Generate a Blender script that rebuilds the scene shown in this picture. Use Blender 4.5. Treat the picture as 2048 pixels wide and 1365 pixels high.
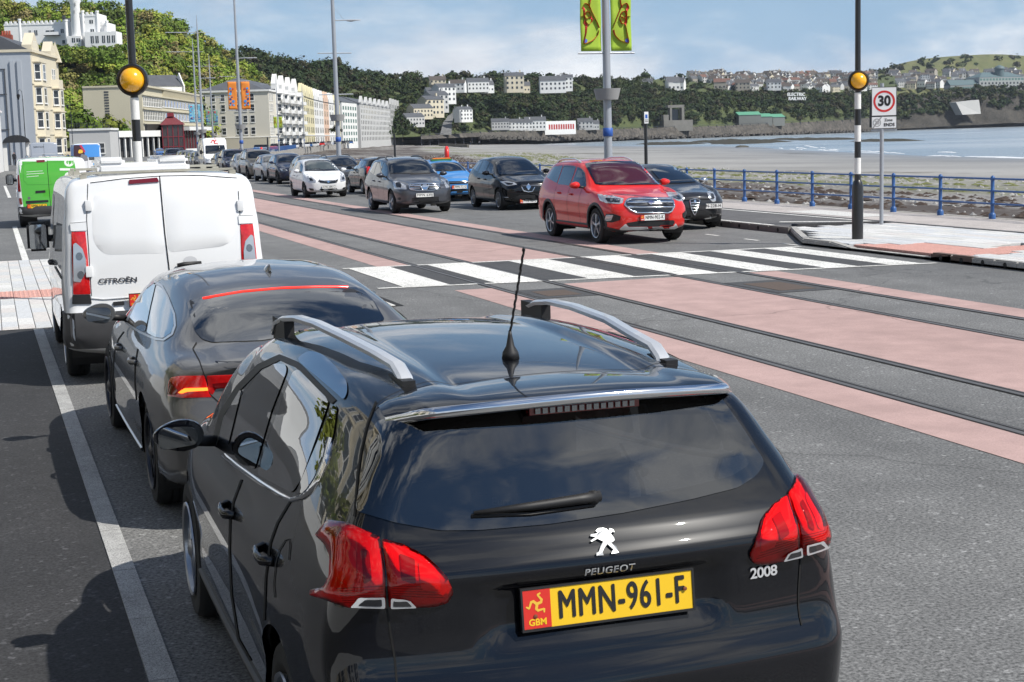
import bpy, bmesh, math, random
import numpy as np
from mathutils import Vector, Matrix
from mathutils.bvhtree import BVHTree
for o in list(bpy.data.objects): bpy.data.objects.remove(o)
random.seed(7); RNG = np.random.default_rng(7)
SC = bpy.context.scene; COL = SC.collection
R = math.radians
# ---------------------------------------------------------------- camera
FPX = 3100.0; CAMH = 2.23
YAW, PITCH, ROLL = R(18.3), R(-7.6), R(1.6)
FW = Vector((math.sin(YAW)*math.cos(PITCH), math.cos(YAW)*math.cos(PITCH), math.sin(PITCH)))
_r0 = Vector((math.cos(YAW), -math.sin(YAW), 0)); _u0 = _r0.cross(FW)
RT = _r0*math.cos(ROLL) - _u0*math.sin(ROLL); UP = _u0*math.cos(ROLL) + _r0*math.sin(ROLL)
CAM = Vector((0, 0, CAMH))
cam = bpy.data.cameras.new('camera'); cam.sensor_width = 36; cam.lens = FPX/2048*36
cam.clip_start = .1; cam.clip_end = 12000
co = bpy.data.objects.new('camera', cam); COL.objects.link(co)
co.matrix_world = Matrix(((RT.x, UP.x, -FW.x, CAM.x), (RT.y, UP.y, -FW.y, CAM.y), (RT.z, UP.z, -FW.z, CAM.z), (0, 0, 0, 1)))
SC.camera = co
def ray(x, y): return FW + RT*((x-1024)/FPX) - UP*((y-682.5)/FPX)
def gnd(x, y, z=0.0):
    d = ray(x, y); return CAM + d*((z-CAMH)/d.z)
def atd(x, y, dist):          # point at a given distance along the view axis
    return CAM + ray(x, y)*dist
def atY(x, y, Y):
    d = ray(x, y); return CAM + d*(Y/d.y)
# ---------------------------------------------------------------- world and sun
SUNV = Vector((.62, -.62, 1.0)).normalized()
world = bpy.data.worlds.new('World'); SC.world = world; world.use_nodes = True
SKYTINT = (.82, .98, 1.1, 1)
def build_world():
    nt = world.node_tree; N = nt.nodes; Lk = nt.links; N.clear()
    def nd(t, **k):
        n = N.new(t)
        for a, b in k.items(): setattr(n, a, b)
        return n
    out = nd('ShaderNodeOutputWorld'); mix = nd('ShaderNodeMixShader')
    sky = nd('ShaderNodeTexSky', sky_type='NISHITA', sun_disc=False)
    sky.sun_elevation = math.asin(SUNV.z); sky.sun_rotation = math.atan2(SUNV.x, SUNV.y)
    sky.air_density = 1.0; sky.dust_density = .25; sky.ozone_density = 1.6
    b1 = nd('ShaderNodeBackground'); b1.inputs[1].default_value = .080
    b2 = nd('ShaderNodeBackground'); b2.inputs[1].default_value = 1.0
    tc = nd('ShaderNodeTexCoord'); sep = nd('ShaderNodeSeparateXYZ')
    Lk.new(tc.outputs['Generated'], sep.inputs[0])
    def m(op, a, b=None, c=None):
        n = nd('ShaderNodeMath', operation=op)
        for i, v in enumerate((a, b, c)):
            if v is None: continue
            if isinstance(v, (int, float)): n.inputs[i].default_value = v
            else: Lk.new(v, n.inputs[i])
        return n.outputs[0]
    cmb = nd('ShaderNodeCombineXYZ'); Lk.new(sep.outputs[0], cmb.inputs[0]); Lk.new(sep.outputs[1], cmb.inputs[1]); Lk.new(m('MULTIPLY', sep.outputs[2], 2.6), cmb.inputs[2])
    def noise(scale, det, rough, dist, off):
        mp = nd('ShaderNodeMapping'); mp.inputs['Location'].default_value = off; Lk.new(cmb.outputs[0], mp.inputs[0])
        n = nd('ShaderNodeTexNoise'); n.inputs['Scale'].default_value = scale; n.inputs['Detail'].default_value = det
        n.inputs['Roughness'].default_value = rough; n.inputs['Distortion'].default_value = dist
        Lk.new(mp.outputs[0], n.inputs['Vector']); return n.outputs['Fac']
    def mrange(src, a, b, lo=0.0, hi=1.0):
        mr = nd('ShaderNodeMapRange', interpolation_type='SMOOTHSTEP'); Lk.new(src, mr.inputs[0])
        for k, v in ((1, a), (2, b), (3, lo), (4, hi)): mr.inputs[k].default_value = v
        return mr.outputs[0]
    n1 = noise(3.4, 8, .58, .25, (9.1, 2.7, 4.4)); n2 = noise(5.0, 6, .6, .2, (8.1, 5.2, 2)); n3 = noise(1.3, 3, .5, 0, (1.2, 4.0, 5))
    dens = m('ADD', m('MULTIPLY', n1, .7), m('MULTIPLY', n3, .5))
    cl = mrange(dens, .57, .70)
    veil = m('MULTIPLY', m('POWER', m('SUBTRACT', 1.0, m('MAXIMUM', sep.outputs[2], 0.0)), 14), .25)
    mask = m('MINIMUM', m('ADD', m('MULTIPLY', cl, .9), veil), 1.0)
    ramp = nd('ShaderNodeValToRGB'); Lk.new(n2, ramp.inputs[0])
    e = ramp.color_ramp.elements; e[0].position = .36; e[0].color = (.50, .55, .64, 1); e[1].position = .60; e[1].color = (.92, .94, .96, 1)
    Lk.new(ramp.outputs[0], b2.inputs[0])
    tint = nd('ShaderNodeMix', data_type='RGBA', blend_type='MULTIPLY'); tint.inputs[0].default_value = 1; tint.inputs[7].default_value = SKYTINT
    Lk.new(sky.outputs[0], tint.inputs[6])
    low = nd('ShaderNodeMix', data_type='RGBA'); low.inputs[7].default_value = (2.9, 5.3, 8.9, 1)
    Lk.new(m('MULTIPLY', m('POWER', m('SUBTRACT', 1.0, m('MAXIMUM', sep.outputs[2], 0.0)), 7), .92), low.inputs[0])
    Lk.new(tint.outputs[2], low.inputs[6]); Lk.new(low.outputs[2], b1.inputs[0])
    Lk.new(mask, mix.inputs[0]); Lk.new(b1.outputs[0], mix.inputs[1]); Lk.new(b2.outputs[0], mix.inputs[2]); Lk.new(mix.outputs[0], out.inputs[0])
build_world()
sun = bpy.data.lights.new('sun', 'SUN'); sun.energy = 4.9; sun.angle = R(.55); sun.color = (1.0, .955, .88)
so = bpy.data.objects.new('sun', sun); COL.objects.link(so)
so.rotation_euler = (-SUNV).to_track_quat('-Z', 'Y').to_euler(); so.location = (30, -30, 60)
vs = SC.view_settings; vs.view_transform = 'Standard'; vs.look = 'None'; vs.exposure = 0.18; vs.gamma = 1.0; vs.use_curve_mapping = False
SC.cycles.max_bounces = 6; SC.cycles.volume_bounces = 0; SC.cycles.transparent_max_bounces = 14; SC.cycles.glossy_bounces = 4; SC.cycles.diffuse_bounces = 2
SC.cycles.caustics_reflective = False; SC.cycles.caustics_refractive = False
# ---------------------------------------------------------------- materials
MATS = {}
def NT(name):
    m = bpy.data.materials.new(name); m.use_nodes = True
    return m, m.node_tree, m.node_tree.nodes['Principled BSDF']
def setin(b, **k):
    for a, v in k.items():
        a = a.replace('_', ' ')
        for nm in b.inputs.keys():
            if nm.lower() == a.lower():
                b.inputs[nm].default_value = v; break
def rgb(c): return (c[0], c[1], c[2], 1)
def plain(name, col, rough=.5, metal=0, var=.0, scale=6, bump=0, **k):
    """Principled with a little noise in colour and relief"""
    if name in MATS: return MATS[name]
    m, nt, b = NT(name); setin(b, base_color=rgb(col), roughness=rough, metallic=metal, **k)
    if var or bump:
        tc = nt.nodes.new('ShaderNodeTexCoord'); n = nt.nodes.new('ShaderNodeTexNoise')
        n.inputs['Scale'].default_value = scale; n.inputs['Detail'].default_value = 5
        nt.links.new(tc.outputs['Object'], n.inputs['Vector'])
        if var:
            r = nt.nodes.new('ShaderNodeMix'); r.data_type = 'RGBA'
            r.inputs[6].default_value = rgb([c*(1-var) for c in col]); r.inputs[7].default_value = rgb([min(1, c*(1+var)) for c in col])
            nt.links.new(n.outputs[0], r.inputs[0]); nt.links.new(r.outputs[2], b.inputs['Base Color'])
        if bump:
            bp = nt.nodes.new('ShaderNodeBump'); bp.inputs['Strength'].default_value = bump; bp.inputs['Distance'].default_value = .02
            nt.links.new(n.outputs[0], bp.inputs['Height']); nt.links.new(bp.outputs[0], b.inputs['Normal'])
    MATS[name] = m; return m
def paint(name, col, metal=.0, rough=.4, dirt=.015):
    if name in MATS: return MATS[name]
    m, nt, b = NT(name); setin(b, base_color=rgb(col), roughness=rough, metallic=metal, specular_ior_level=.08, coat_weight=1.0, coat_roughness=.025, coat_ior=1.5)
    tc = nt.nodes.new('ShaderNodeTexCoord'); n = nt.nodes.new('ShaderNodeTexNoise'); n.inputs['Scale'].default_value = 3.2; n.inputs['Detail'].default_value = 7
    nt.links.new(tc.outputs['Object'], n.inputs['Vector'])
    # road film: dustier towards the sills
    sp = nt.nodes.new('ShaderNodeSeparateXYZ'); nt.links.new(tc.outputs['Object'], sp.inputs[0])
    mr = nt.nodes.new('ShaderNodeMapRange'); nt.links.new(sp.outputs[2], mr.inputs[0])
    mr.inputs[1].default_value = .15; mr.inputs[2].default_value = .75; mr.inputs[3].default_value = dirt*5; mr.inputs[4].default_value = dirt
    mu = nt.nodes.new('ShaderNodeMath'); mu.operation = 'MULTIPLY'; nt.links.new(n.outputs[0], mu.inputs[0]); nt.links.new(mr.outputs[0], mu.inputs[1])
    mx = nt.nodes.new('ShaderNodeMix'); mx.data_type = 'RGBA'; mx.inputs[6].default_value = rgb(col); mx.inputs[7].default_value = (.22, .2, .17, 1)
    nt.links.new(mu.outputs[0], mx.inputs[0]); nt.links.new(mx.outputs[2], b.inputs['Base Color'])
    cr = nt.nodes.new('ShaderNodeMath'); cr.operation = 'MULTIPLY_ADD'; nt.links.new(mu.outputs[0], cr.inputs[0]); cr.inputs[1].default_value = .3; cr.inputs[2].default_value = .01
    nt.links.new(cr.outputs[0], b.inputs['Coat Roughness'])
    MATS[name] = m; return m
def glassmat(name, tint, ior=1.5, rough=.0, refl=1.0, k=1.7, base=.06):
    """thin tinted pane: clear-through by tint, Fresnel reflection"""
    if name in MATS: return MATS[name]
    m = bpy.data.materials.new(name); m.use_nodes = True; nt = m.node_tree; nt.nodes.clear()
    out = nt.nodes.new('ShaderNodeOutputMaterial'); mix = nt.nodes.new('ShaderNodeMixShader')
    tr = nt.nodes.new('ShaderNodeBsdfTransparent'); tr.inputs[0].default_value = rgb(tint)
    gl = nt.nodes.new('ShaderNodeBsdfGlossy'); gl.inputs['Roughness'].default_value = rough; gl.inputs[0].default_value = (refl, refl, refl, 1)
    fr = nt.nodes.new('ShaderNodeFresnel'); fr.inputs[0].default_value = ior
    ml = nt.nodes.new('ShaderNodeMath'); ml.operation = 'MULTIPLY_ADD'; ml.inputs[1].default_value = k; ml.inputs[2].default_value = base; ml.use_clamp = True
    nt.links.new(fr.outputs[0], ml.inputs[0]); nt.links.new(ml.outputs[0], mix.inputs[0])
    nt.links.new(tr.outputs[0], mix.inputs[1]); nt.links.new(gl.outputs[0], mix.inputs[2]); nt.links.new(mix.outputs[0], out.inputs[0])
    MATS[name] = m; return m
# ---------------------------------------------------------------- objects
def meshobj(name, verts, faces, mat, parent=None, smooth=False, mesh=None):
    if mesh is None:
        mesh = bpy.data.meshes.new(name)
        mesh.from_pydata([tuple(v) for v in verts], [], [tuple(f) for f in faces]); mesh.update()
        if smooth: mesh.polygons.foreach_set('use_smooth', [True]*len(mesh.polygons))
        if mat is not None: mesh.materials.append(mat)
    o = bpy.data.objects.new(name, mesh); COL.objects.link(o)
    if parent is not None: o.parent = parent
    return o
def bmobj(name, bm, mat, parent=None, smooth=False, angle=None):
    me = bpy.data.meshes.new(name); bm.normal_update(); bm.to_mesh(me); bm.free()
    if smooth: me.polygons.foreach_set('use_smooth', [True]*len(me.polygons))
    if smooth and angle: me.set_sharp_from_angle(angle=R(angle))
    for m_ in (mat if isinstance(mat, (list, tuple)) else [mat]): me.materials.append(m_)
    o = bpy.data.objects.new(name, me); COL.objects.link(o)
    if parent is not None: o.parent = parent
    return o
def tag(o, label=None, cat=None, group=None, kind=None):
    if label: o['label'] = label
    if cat: o['category'] = cat
    if group: o['group'] = group
    if kind: o['kind'] = kind
    return o
def thing(name, label, cat, loc=(0, 0, 0), rz=0, group=None):
    o = bpy.data.objects.new(name, None); COL.objects.link(o); o.empty_display_size = .2
    o.location = loc; o.rotation_euler = (0, 0, rz); return tag(o, label, cat, group)
def copy_tree(o, parent=None):
    c = o.copy(); COL.objects.link(c); c.parent = parent
    for ch in kids(o): copy_tree(ch, c)
    return c
_KID = {}
def kids(o):
    if not _KID or o.name not in _KID:
        _KID.clear()
        for q in bpy.data.objects:
            _KID.setdefault(q.name, [])
            if q.parent: _KID.setdefault(q.parent.name, []).append(q)
    return list(_KID[o.name])
def bbox(bm, x0, x1, y0, y1, z0, z1, M=None):
    vs_ = [bm.verts.new(v) for v in ((x0, y0, z0), (x1, y0, z0), (x1, y1, z0), (x0, y1, z0), (x0, y0, z1), (x1, y0, z1), (x1, y1, z1), (x0, y1, z1))]
    if M is not None:
        for v in vs_: v.co = M @ v.co
    for f in ((3, 2, 1, 0), (4, 5, 6, 7), (0, 1, 5, 4), (1, 2, 6, 5), (2, 3, 7, 6), (3, 0, 4, 7)): bm.faces.new([vs_[i] for i in f])
    return vs_
def boxo(name, x0, x1, y0, y1, z0, z1, mat, parent=None, bev=0):
    bm = bmesh.new(); bbox(bm, x0, x1, y0, y1, z0, z1)
    if bev: bmesh.ops.bevel(bm, geom=list(bm.edges), offset=bev, segments=2, profile=.7, affect='EDGES')
    return bmobj(name, bm, mat, parent, smooth=bool(bev), angle=50)
def lathe(bm, prof, M=None, n=24, cap=True):
    """prof: list of (radius, z) revolved round z"""
    rings = []
    for r, z in prof:
        ring = []
        for i in range(n):
            a = 2*math.pi*i/n; v = Vector((r*math.cos(a), r*math.sin(a), z))
            ring.append(bm.verts.new(M @ v if M is not None else v))
        rings.append(ring)
    for a, b in zip(rings, rings[1:]):
        for i in range(n): bm.faces.new((a[i], a[(i+1) % n], b[(i+1) % n], b[i]))
    if cap: bm.faces.new(rings[0][::-1]); bm.faces.new(rings[-1])
def tube(bm, pts, r, n=10, cap=True, rb=None):
    """round bar through points, radius r (number or list)"""
    pts = [Vector(p) for p in pts]; rs = r if isinstance(r, (list, tuple)) else [r]*len(pts); rings = []
    for i, p in enumerate(pts):
        d = (pts[min(i+1, len(pts)-1)] - pts[max(i-1, 0)]).normalized()
        u = d.cross(Vector((0, 0, 1))); u = u if u.length > 1e-3 else d.cross(Vector((1, 0, 0))); u.normalize(); w = d.cross(u)
        ra, rbx = rs[i], (rb if rb else rs[i])
        rings.append([bm.verts.new(p + u*math.cos(2*math.pi*k/n)*ra + w*math.sin(2*math.pi*k/n)*rbx) for k in range(n)])
    for a, b in zip(rings, rings[1:]):
        for k in range(n): bm.faces.new((a[k], b[k], b[(k+1) % n], a[(k+1) % n]))
    if cap: bm.faces.new(rings[0]); bm.faces.new(rings[-1][::-1])
def textmesh(s, size, bold=.0, xs=1.0, align='CENTER', depth=0, spacing=1.0, shear=0):
    cu = bpy.data.curves.new('lettering', 'FONT'); cu.body = s; cu.size = size; cu.align_x = align; cu.align_y = 'CENTER'
    cu.offset = bold; cu.extrude = depth; cu.space_character = spacing; cu.resolution_u = 4; cu.shear = shear
    o = bpy.data.objects.new('lettering', cu)
    me = bpy.data.meshes.new_from_object(o)
    bpy.data.objects.remove(o); bpy.data.curves.remove(cu)
    if xs != 1.0:
        for v in me.vertices: v.co.x *= xs
    return me
def texto(name, s, size, mat, parent, M, fit=None, dup=0, **k):
    me = textmesh(s, size, **k)
    if fit:
        xs_ = [v.co.x for v in me.vertices]; w = max(xs_)-min(xs_); c_ = (max(xs_)+min(xs_))/2
        for v in me.vertices: v.co.x = (v.co.x-c_)*fit/w
    if dup:      # heavier strokes: three overlaid copies
        bm = bmesh.new(); bm.from_mesh(me)
        for i_, (dx, dy) in enumerate(((-1, 0), (1, 0), (0, 1), (0, -1))):
            m2 = me.copy(); m2.transform(Matrix.Translation((dx*dup, dy*dup, .00006*(i_+1)))); bm.from_mesh(m2); bpy.data.meshes.remove(m2)
        bm.to_mesh(me); bm.free()
    me.transform(M); me.materials.clear(); me.materials.append(mat)
    o = bpy.data.objects.new(name, me); COL.objects.link(o); o.parent = parent; return o
def frame(o, r, u):           # matrix: local x->r, y->u, z->r x u, at o
    r = Vector(r).normalized(); n = r.cross(Vector(u)).normalized(); u = n.cross(r); o = Vector(o)
    return Matrix(((r.x, u.x, n.x, o.x), (r.y, u.y, n.y, o.y), (r.z, u.z, n.z, o.z), (0, 0, 0, 1)))
# body poses
walkJ = ([(0, 0, .95), (0, .02, 1.2), (0, .02, 1.42), (0, .03, 1.52), (0, .05, 1.66), (-.1, 0, .9), (-.11, .12, .5), (-.11, .0, .08), (-.11, .14, .03), (.1, 0, .9), (.11, .1, .5), (.11, .3, .1), (.11, .44, .06), (-.19, .02, 1.4), (-.24, -.05, 1.12), (-.22, .06, .86), (.19, .02, 1.4), (.24, .08, 1.12), (.22, .2, .9)], [(0, 1), (1, 2), (2, 3), (3, 4), (0, 5), (5, 6), (6, 7), (7, 8), (0, 9), (9, 10), (10, 11), (11, 12), (2, 13), (13, 14), (14, 15), (2, 16), (16, 17), (17, 18)])
walkR = [.13, .13, .14, .055, .1, .09, .065, .045, .035, .09, .065, .045, .035, .06, .045, .035, .06, .045, .035]
seatJ = ([(0, 0, .1), (0, -.04, .35), (0, -.05, .55), (0, -.03, .64), (0, 0, .76), (-.1, .25, .1), (-.1, .48, .05), (.1, .25, .1), (.1, .48, .05), (-.2, -.03, .52), (-.25, .1, .32), (-.14, .34, .40), (.2, -.03, .52), (.25, .1, .32), (.14, .34, .40)], [(0, 1), (1, 2), (2, 3), (3, 4), (0, 5), (5, 6), (0, 7), (7, 8), (2, 9), (9, 10), (10, 11), (2, 12), (12, 13), (13, 14)])
seatR = [.15, .15, .15, .055, .1, .09, .07, .09, .07, .07, .055, .035, .07, .055, .035]
def pose_mesh(J, rad):
    me = bpy.data.meshes.new('body'); me.from_pydata(J[0], J[1], []); o = bpy.data.objects.new('body', me); COL.objects.link(o)
    o.modifiers.new('skin', 'SKIN'); sd = me.skin_vertices[0].data
    for i, r_ in enumerate(rad): sd[i].radius = (r_, r_)
    sd[0].use_root = True; sb = o.modifiers.new('sub', 'SUBSURF'); sb.levels = 2
    m2 = bpy.data.meshes.new_from_object(o.evaluated_get(bpy.context.evaluated_depsgraph_get())); bpy.data.objects.remove(o); bpy.data.meshes.remove(me); return m2
POSE = dict(walk=pose_mesh(walkJ, walkR), seat=pose_mesh(seatJ, seatR))
# ---------------------------------------------------------------- vehicle builder
def pchip(pts):
    x = np.array([p[0] for p in pts], float); y = np.array([p[1] for p in pts], float)
    if len(x) == 1: return lambda q: np.full_like(np.asarray(q, float), y[0])
    h = np.diff(x); d = np.diff(y)/h; n = len(x); m = np.zeros(n)
    for i in range(1, n-1):
        if d[i-1]*d[i] > 0:
            w1, w2 = 2*h[i]+h[i-1], h[i]+2*h[i-1]; m[i] = (w1+w2)/(w1/d[i-1]+w2/d[i])
    m[0], m[-1] = d[0], d[-1]
    def f(q):
        q = np.clip(np.asarray(q, float), x[0], x[-1]); i = np.clip(np.searchsorted(x, q, side='right')-1, 0, n-2)
        t = (q-x[i])/h[i]
        return (y[i]*(1+2*t)*(1-t)**2 + h[i]*m[i]*t*(1-t)**2 + y[i+1]*t*t*(3-2*t) + h[i]*m[i+1]*t*t*(t-1))
    return f
def ringspline(P, counts):
    """P (k,2) control points; symmetric about x=0 at both ends"""
    G = np.vstack([[-P[1][0], P[1][1]], P, [-P[-2][0], P[-2][1]]]); out = []
    d = np.maximum(np.linalg.norm(np.diff(G, axis=0), axis=1), 1e-5)
    T = [None]*len(G)
    for i in range(1, len(G)-1): T[i] = ((G[i]-G[i-1])/d[i-1]*d[i] + (G[i+1]-G[i])/d[i]*d[i-1])/(d[i-1]+d[i])
    for s, c in enumerate(counts):
        i = s+1; t = np.linspace(0, 1, c, endpoint=False)[:, None]; h = d[i]
        out.append(G[i]*(1+2*t)*(1-t)**2 + h*T[i]*t*(1-t)**2 + G[i+1]*t*t*(3-2*t) + h*T[i+1]*t*t*(t-1))
    out.append(P[-1:]); return np.vstack(out)
def inpoly(poly, q):
    poly = np.asarray(poly, float); x, y = q[:, 0], q[:, 1]; r = np.zeros(len(q), bool); j = len(poly)-1
    for i in range(len(poly)):
        xi, yi = poly[i]; xj, yj = poly[j]
        c = ((yi > y) != (yj > y)) & (x < (xj-xi)*(y-yi)/((yj-yi) if yj != yi else 1e-9)+xi); r ^= c; j = i
    return r
def area(p):
    p = np.asarray(p); return .5*np.sum(p[:, 0]*np.roll(p[:, 1], -1)-np.roll(p[:, 0], -1)*p[:, 1])
def rnd(poly, r, n=5):
    """round the corners of a polygon; r number or list per corner"""
    P = [np.array(p, float) for p in poly]; k = len(P); rs = r if isinstance(r, (list, tuple)) else [r]*k; out = []
    for i in range(k):
        a, b, c = P[i-1], P[i], P[(i+1) % k]; la, lc = np.linalg.norm(a-b), np.linalg.norm(c-b)
        q = min(rs[i], la*.48, lc*.48)
        if q <= 0: out.append(b); continue
        s, e = b+(a-b)/la*q, b+(c-b)/lc*q
        for t in np.linspace(0, 1, n): out.append(s*(1-t)**2+2*b*t*(1-t)+e*t*t)
    return np.array(out)
def dense(poly, cell, closed=True):
    P = np.asarray(poly, float); out = []; k = len(P)
    for i in range(k if closed else k-1):
        a, b = P[i], P[(i+1) % k]; n = max(1, int(np.ceil(np.linalg.norm(b-a)/cell)))
        for t in np.arange(n)/n: out.append(a+(b-a)*t)
    if not closed: out.append(P[-1])
    return np.array(out)
def inset(poly, d):
    P = np.asarray(poly, float)
    if area(P) < 0: d = -d
    e = np.roll(P, -1, 0)-P; e /= np.maximum(np.linalg.norm(e, axis=1), 1e-9)[:, None]; nrm = np.stack([-e[:, 1], e[:, 0]], 1)
    m = nrm+np.roll(nrm, 1, 0); ln = np.maximum(np.linalg.norm(m, axis=1), .5)[:, None]
    return P+m/ln*d*np.minimum(2/ln, 1.6)
class Car:
    CNT = [4, 3, 5, 7, 5, 8, 8, 4, 7, 7]
    def __init__(s, S, name, label, cat, loc, rz, paintmat, group=None, nst=1.0):
        s.S = S; s.L = S['L']; s.W = S['W']; s.root = thing(name, label, cat, loc, rz, group)
        s.Mw = Matrix.Translation(Vector(loc)) @ Matrix.Rotation(rz, 4, 'Z'); s.Mi = s.Mw.inverted()
        s.paint = paintmat; s.k = nst; s.shell(); s.holes = np.zeros(len(s.F), bool)
    def ring(s, y):
        S = s.S; c = s.c; w = s.W*float(c['plan'](y)); zb = float(c['zb'](y)); zm = float(c['zm'](y)); zsh = float(c['zsh'](y)); zbl = float(c['zbl'](y)); zr = float(c['zr'](y))
        cr = float(c['crown'](y)); wre = float(c['wre'](y)); wb = w-float(c['wbl'](y)); zre = zr-cr
        lo = S.get('lower', .03)
        P5 = np.array((wb, zbl)); P7 = np.array((wre, zre)); bul = S.get('bulge', .018)
        n = np.array((P7[1]-P5[1], -(P7[0]-P5[0]))); n = n/max(np.linalg.norm(n), 1e-6)
        P6 = (P5+P7)/2+n*bul*min(1, np.linalg.norm(P7-P5)/.4)
        return np.array([(0, zb), (w*.8, zb), (w-lo, zb+.05), (w-lo*.3, zm), (w, zsh), P5, P6, P7, (wre*.86, zre+cr*.42), (wre*.5, zre+cr*.82), (0, zr)])
    def shell(s):
        S = s.S; s.c = {k: pchip(S[k]) for k in ('plan', 'zb', 'zm', 'zsh', 'zbl', 'wbl', 'zr', 'crown', 'wre', 'rear', 'front')}
        L, W = s.L, s.W; rr, rf = S.get('rr', .12), S.get('rf', .15); k = s.k
        cnt = [max(2, int(round(c*k))) for c in s.CNT]; i1 = cnt[0]
        st = [(rr*(1-math.sin(a)), rr*(1-math.cos(a))) for a in np.linspace(math.pi/2, 0, 7)]
        st += [(y, 0) for y in np.linspace(rr, L-rf, int((L-rr-rf)/.034*k)+2)[1:-1]]
        st += [(L-rf*(1-math.sin(a)), rf*(1-math.cos(a))) for a in np.linspace(0, math.pi/2, 7)]
        V = []; kz = S.get('kz', .35)
        for y, ins in st:
            q = ringspline(s.ring(y), cnt); wmx = q[:, 0].max(); zc = (q[:, 1].max()+q[:, 1].min())/2; hh = q[:, 1].max()-zc
            q = np.stack([q[:, 0]*(1-ins/wmx), zc+(q[:, 1]-zc)*(1-ins*kz/hh)], 1)
            full = np.vstack([q, (q[1:-1]*[-1, 1])[::-1]])
            V.append(np.stack([full[:, 0], np.full(len(full), y), full[:, 1]], 1))
        m = len(V[0]); F = []; ns = len(V); nq = (m+2)//2
        for a in range(ns-1):
            for b in range(m): F.append((a*m+b, a*m+(b+1) % m, (a+1)*m+(b+1) % m, (a+1)*m+b))
        Vs = list(np.vstack(V)); nx = int(30*k)
        for e, base in ((0, 0), (1, (ns-1)*m)):
            rows = []
            for i in range(i1, nq):
                r_ = Vs[base+i]; l_ = Vs[base+(m-i) % m] if i < nq-1 else r_
                if i == nq-1: rows.append([base+i]*(nx+1)); continue
                ids = [base+(m-i)]
                for t in np.linspace(-1, 1, nx+1)[1:-1]: Vs.append(np.array((r_[0]*t, r_[1], r_[2]))); ids.append(len(Vs)-1)
                ids.append(base+i); rows.append(ids)
            for A, B in zip(rows, rows[1:]):
                for j in range(nx):
                    f = [A[j], A[j+1], B[j+1], B[j]] if e == 0 else [A[j], B[j], B[j+1], A[j+1]]
                    f = list(dict.fromkeys(f))
                    if len(f) > 2: F.append(tuple(f))
        V = np.array(Vs); x, y, z = V[:, 0], V[:, 1].copy(), V[:, 2]
        wr = np.clip(1-y/S.get('Lr', .9), 0, 1)**1.5; wf = np.clip(1-(L-y)/S.get('Lf', .8), 0, 1)**1.5
        V[:, 1] = y + wr*(s.c['rear'](z)+S.get('bowr', .06)*(np.abs(x)/W)**2.2) - wf*(s.c['front'](z)+S.get('bowf', .16)*(np.abs(x)/W)**2.4)
        if 'sculpt' in S: V = S['sculpt'](V, W, L)
        s.V, s.F = V, F
        s.bvh = BVHTree.FromPolygons([Vector(v) for v in V], F)
        Q = np.array([f if len(f) == 4 else f+(f[2],) for f in F]); P = V[Q]
        s.cen = P.mean(1); nn = np.cross(P[:, 2]-P[:, 0], P[:, 3]-P[:, 1]); s.nrm = nn/np.maximum(np.linalg.norm(nn, axis=1), 1e-9)[:, None]
        s.vc = V.mean(0)
    # projections: 2D point -> local ray
    def rayl(s, proj, p):
        if proj == 'R': return Vector((4, p[0], p[1])), Vector((-1, 0, 0))
        if proj == 'L': return Vector((-4, p[0], p[1])), Vector((1, 0, 0))
        if proj == 'rear': return Vector((p[0], -4, p[1])), Vector((0, 1, 0))
        if proj == 'front': return Vector((p[0], s.L+4, p[1])), Vector((0, -1, 0))
        if proj == 'top': return Vector((p[0], p[1], 6)), Vector((0, 0, -1))
        o = s.Mi @ CAM; d = (s.Mi.to_3x3() @ ray(p[0], p[1])).normalized(); return o, d
    def hit(s, proj, p, off=0.0, mir=False):
        o, d = s.rayl(proj, p); h, n, i, _ = s.bvh.ray_cast(o, d)
        if h is None:
            t = (Vector(s.vc)-o).dot(d); h, n, i, _ = s.bvh.find_nearest(o+d*t)
        if n.dot(d) > 0: n = -n
        q = h+n*off
        return Vector((-q.x, q.y, q.z)) if mir else q
    def cut(s, proj, poly, mir=False):
        C = s.cen.copy(); Nn = s.nrm.copy()
        if mir: C[:, 0] *= -1; Nn[:, 0] *= -1
        sgn = 1
        if proj in 'RL': sx = 1 if proj == 'R' else -1; ok = C[:, 0]*sx > .25; q = C[:, 1:3]
        elif proj == 'rear': ok = C[:, 1] < s.L*.45; q = C[:, [0, 2]]
        elif proj == 'front': ok = C[:, 1] > s.L*.55; q = C[:, [0, 2]]
        elif proj == 'top': ok = C[:, 2] > .6; q = C[:, :2]
        else:
            Mw = np.array(s.Mw); w = C@Mw[:3, :3].T+Mw[:3, 3]-np.array(CAM); zc = w@np.array(FW)
            q = np.stack([1024+FPX*(w@np.array(RT))/zc, 682.5-FPX*(w@np.array(UP))/zc], 1)
            nw = Nn@Mw[:3, :3].T; ok = (nw*w).sum(1) < 0
            if mir: pass
        h = ok & inpoly(poly, q)
        s.holes |= h
    def arch(s, yc, zc, r):
        C = s.cen; d = np.hypot(C[:, 1]-yc, C[:, 2]-zc)
        s.holes |= (d < r) & (np.abs(C[:, 0]) > s.W*.5) & (C[:, 2] < zc+r)
        s.arches = getattr(s, 'arches', []) + [(yc, zc, r)]
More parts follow.
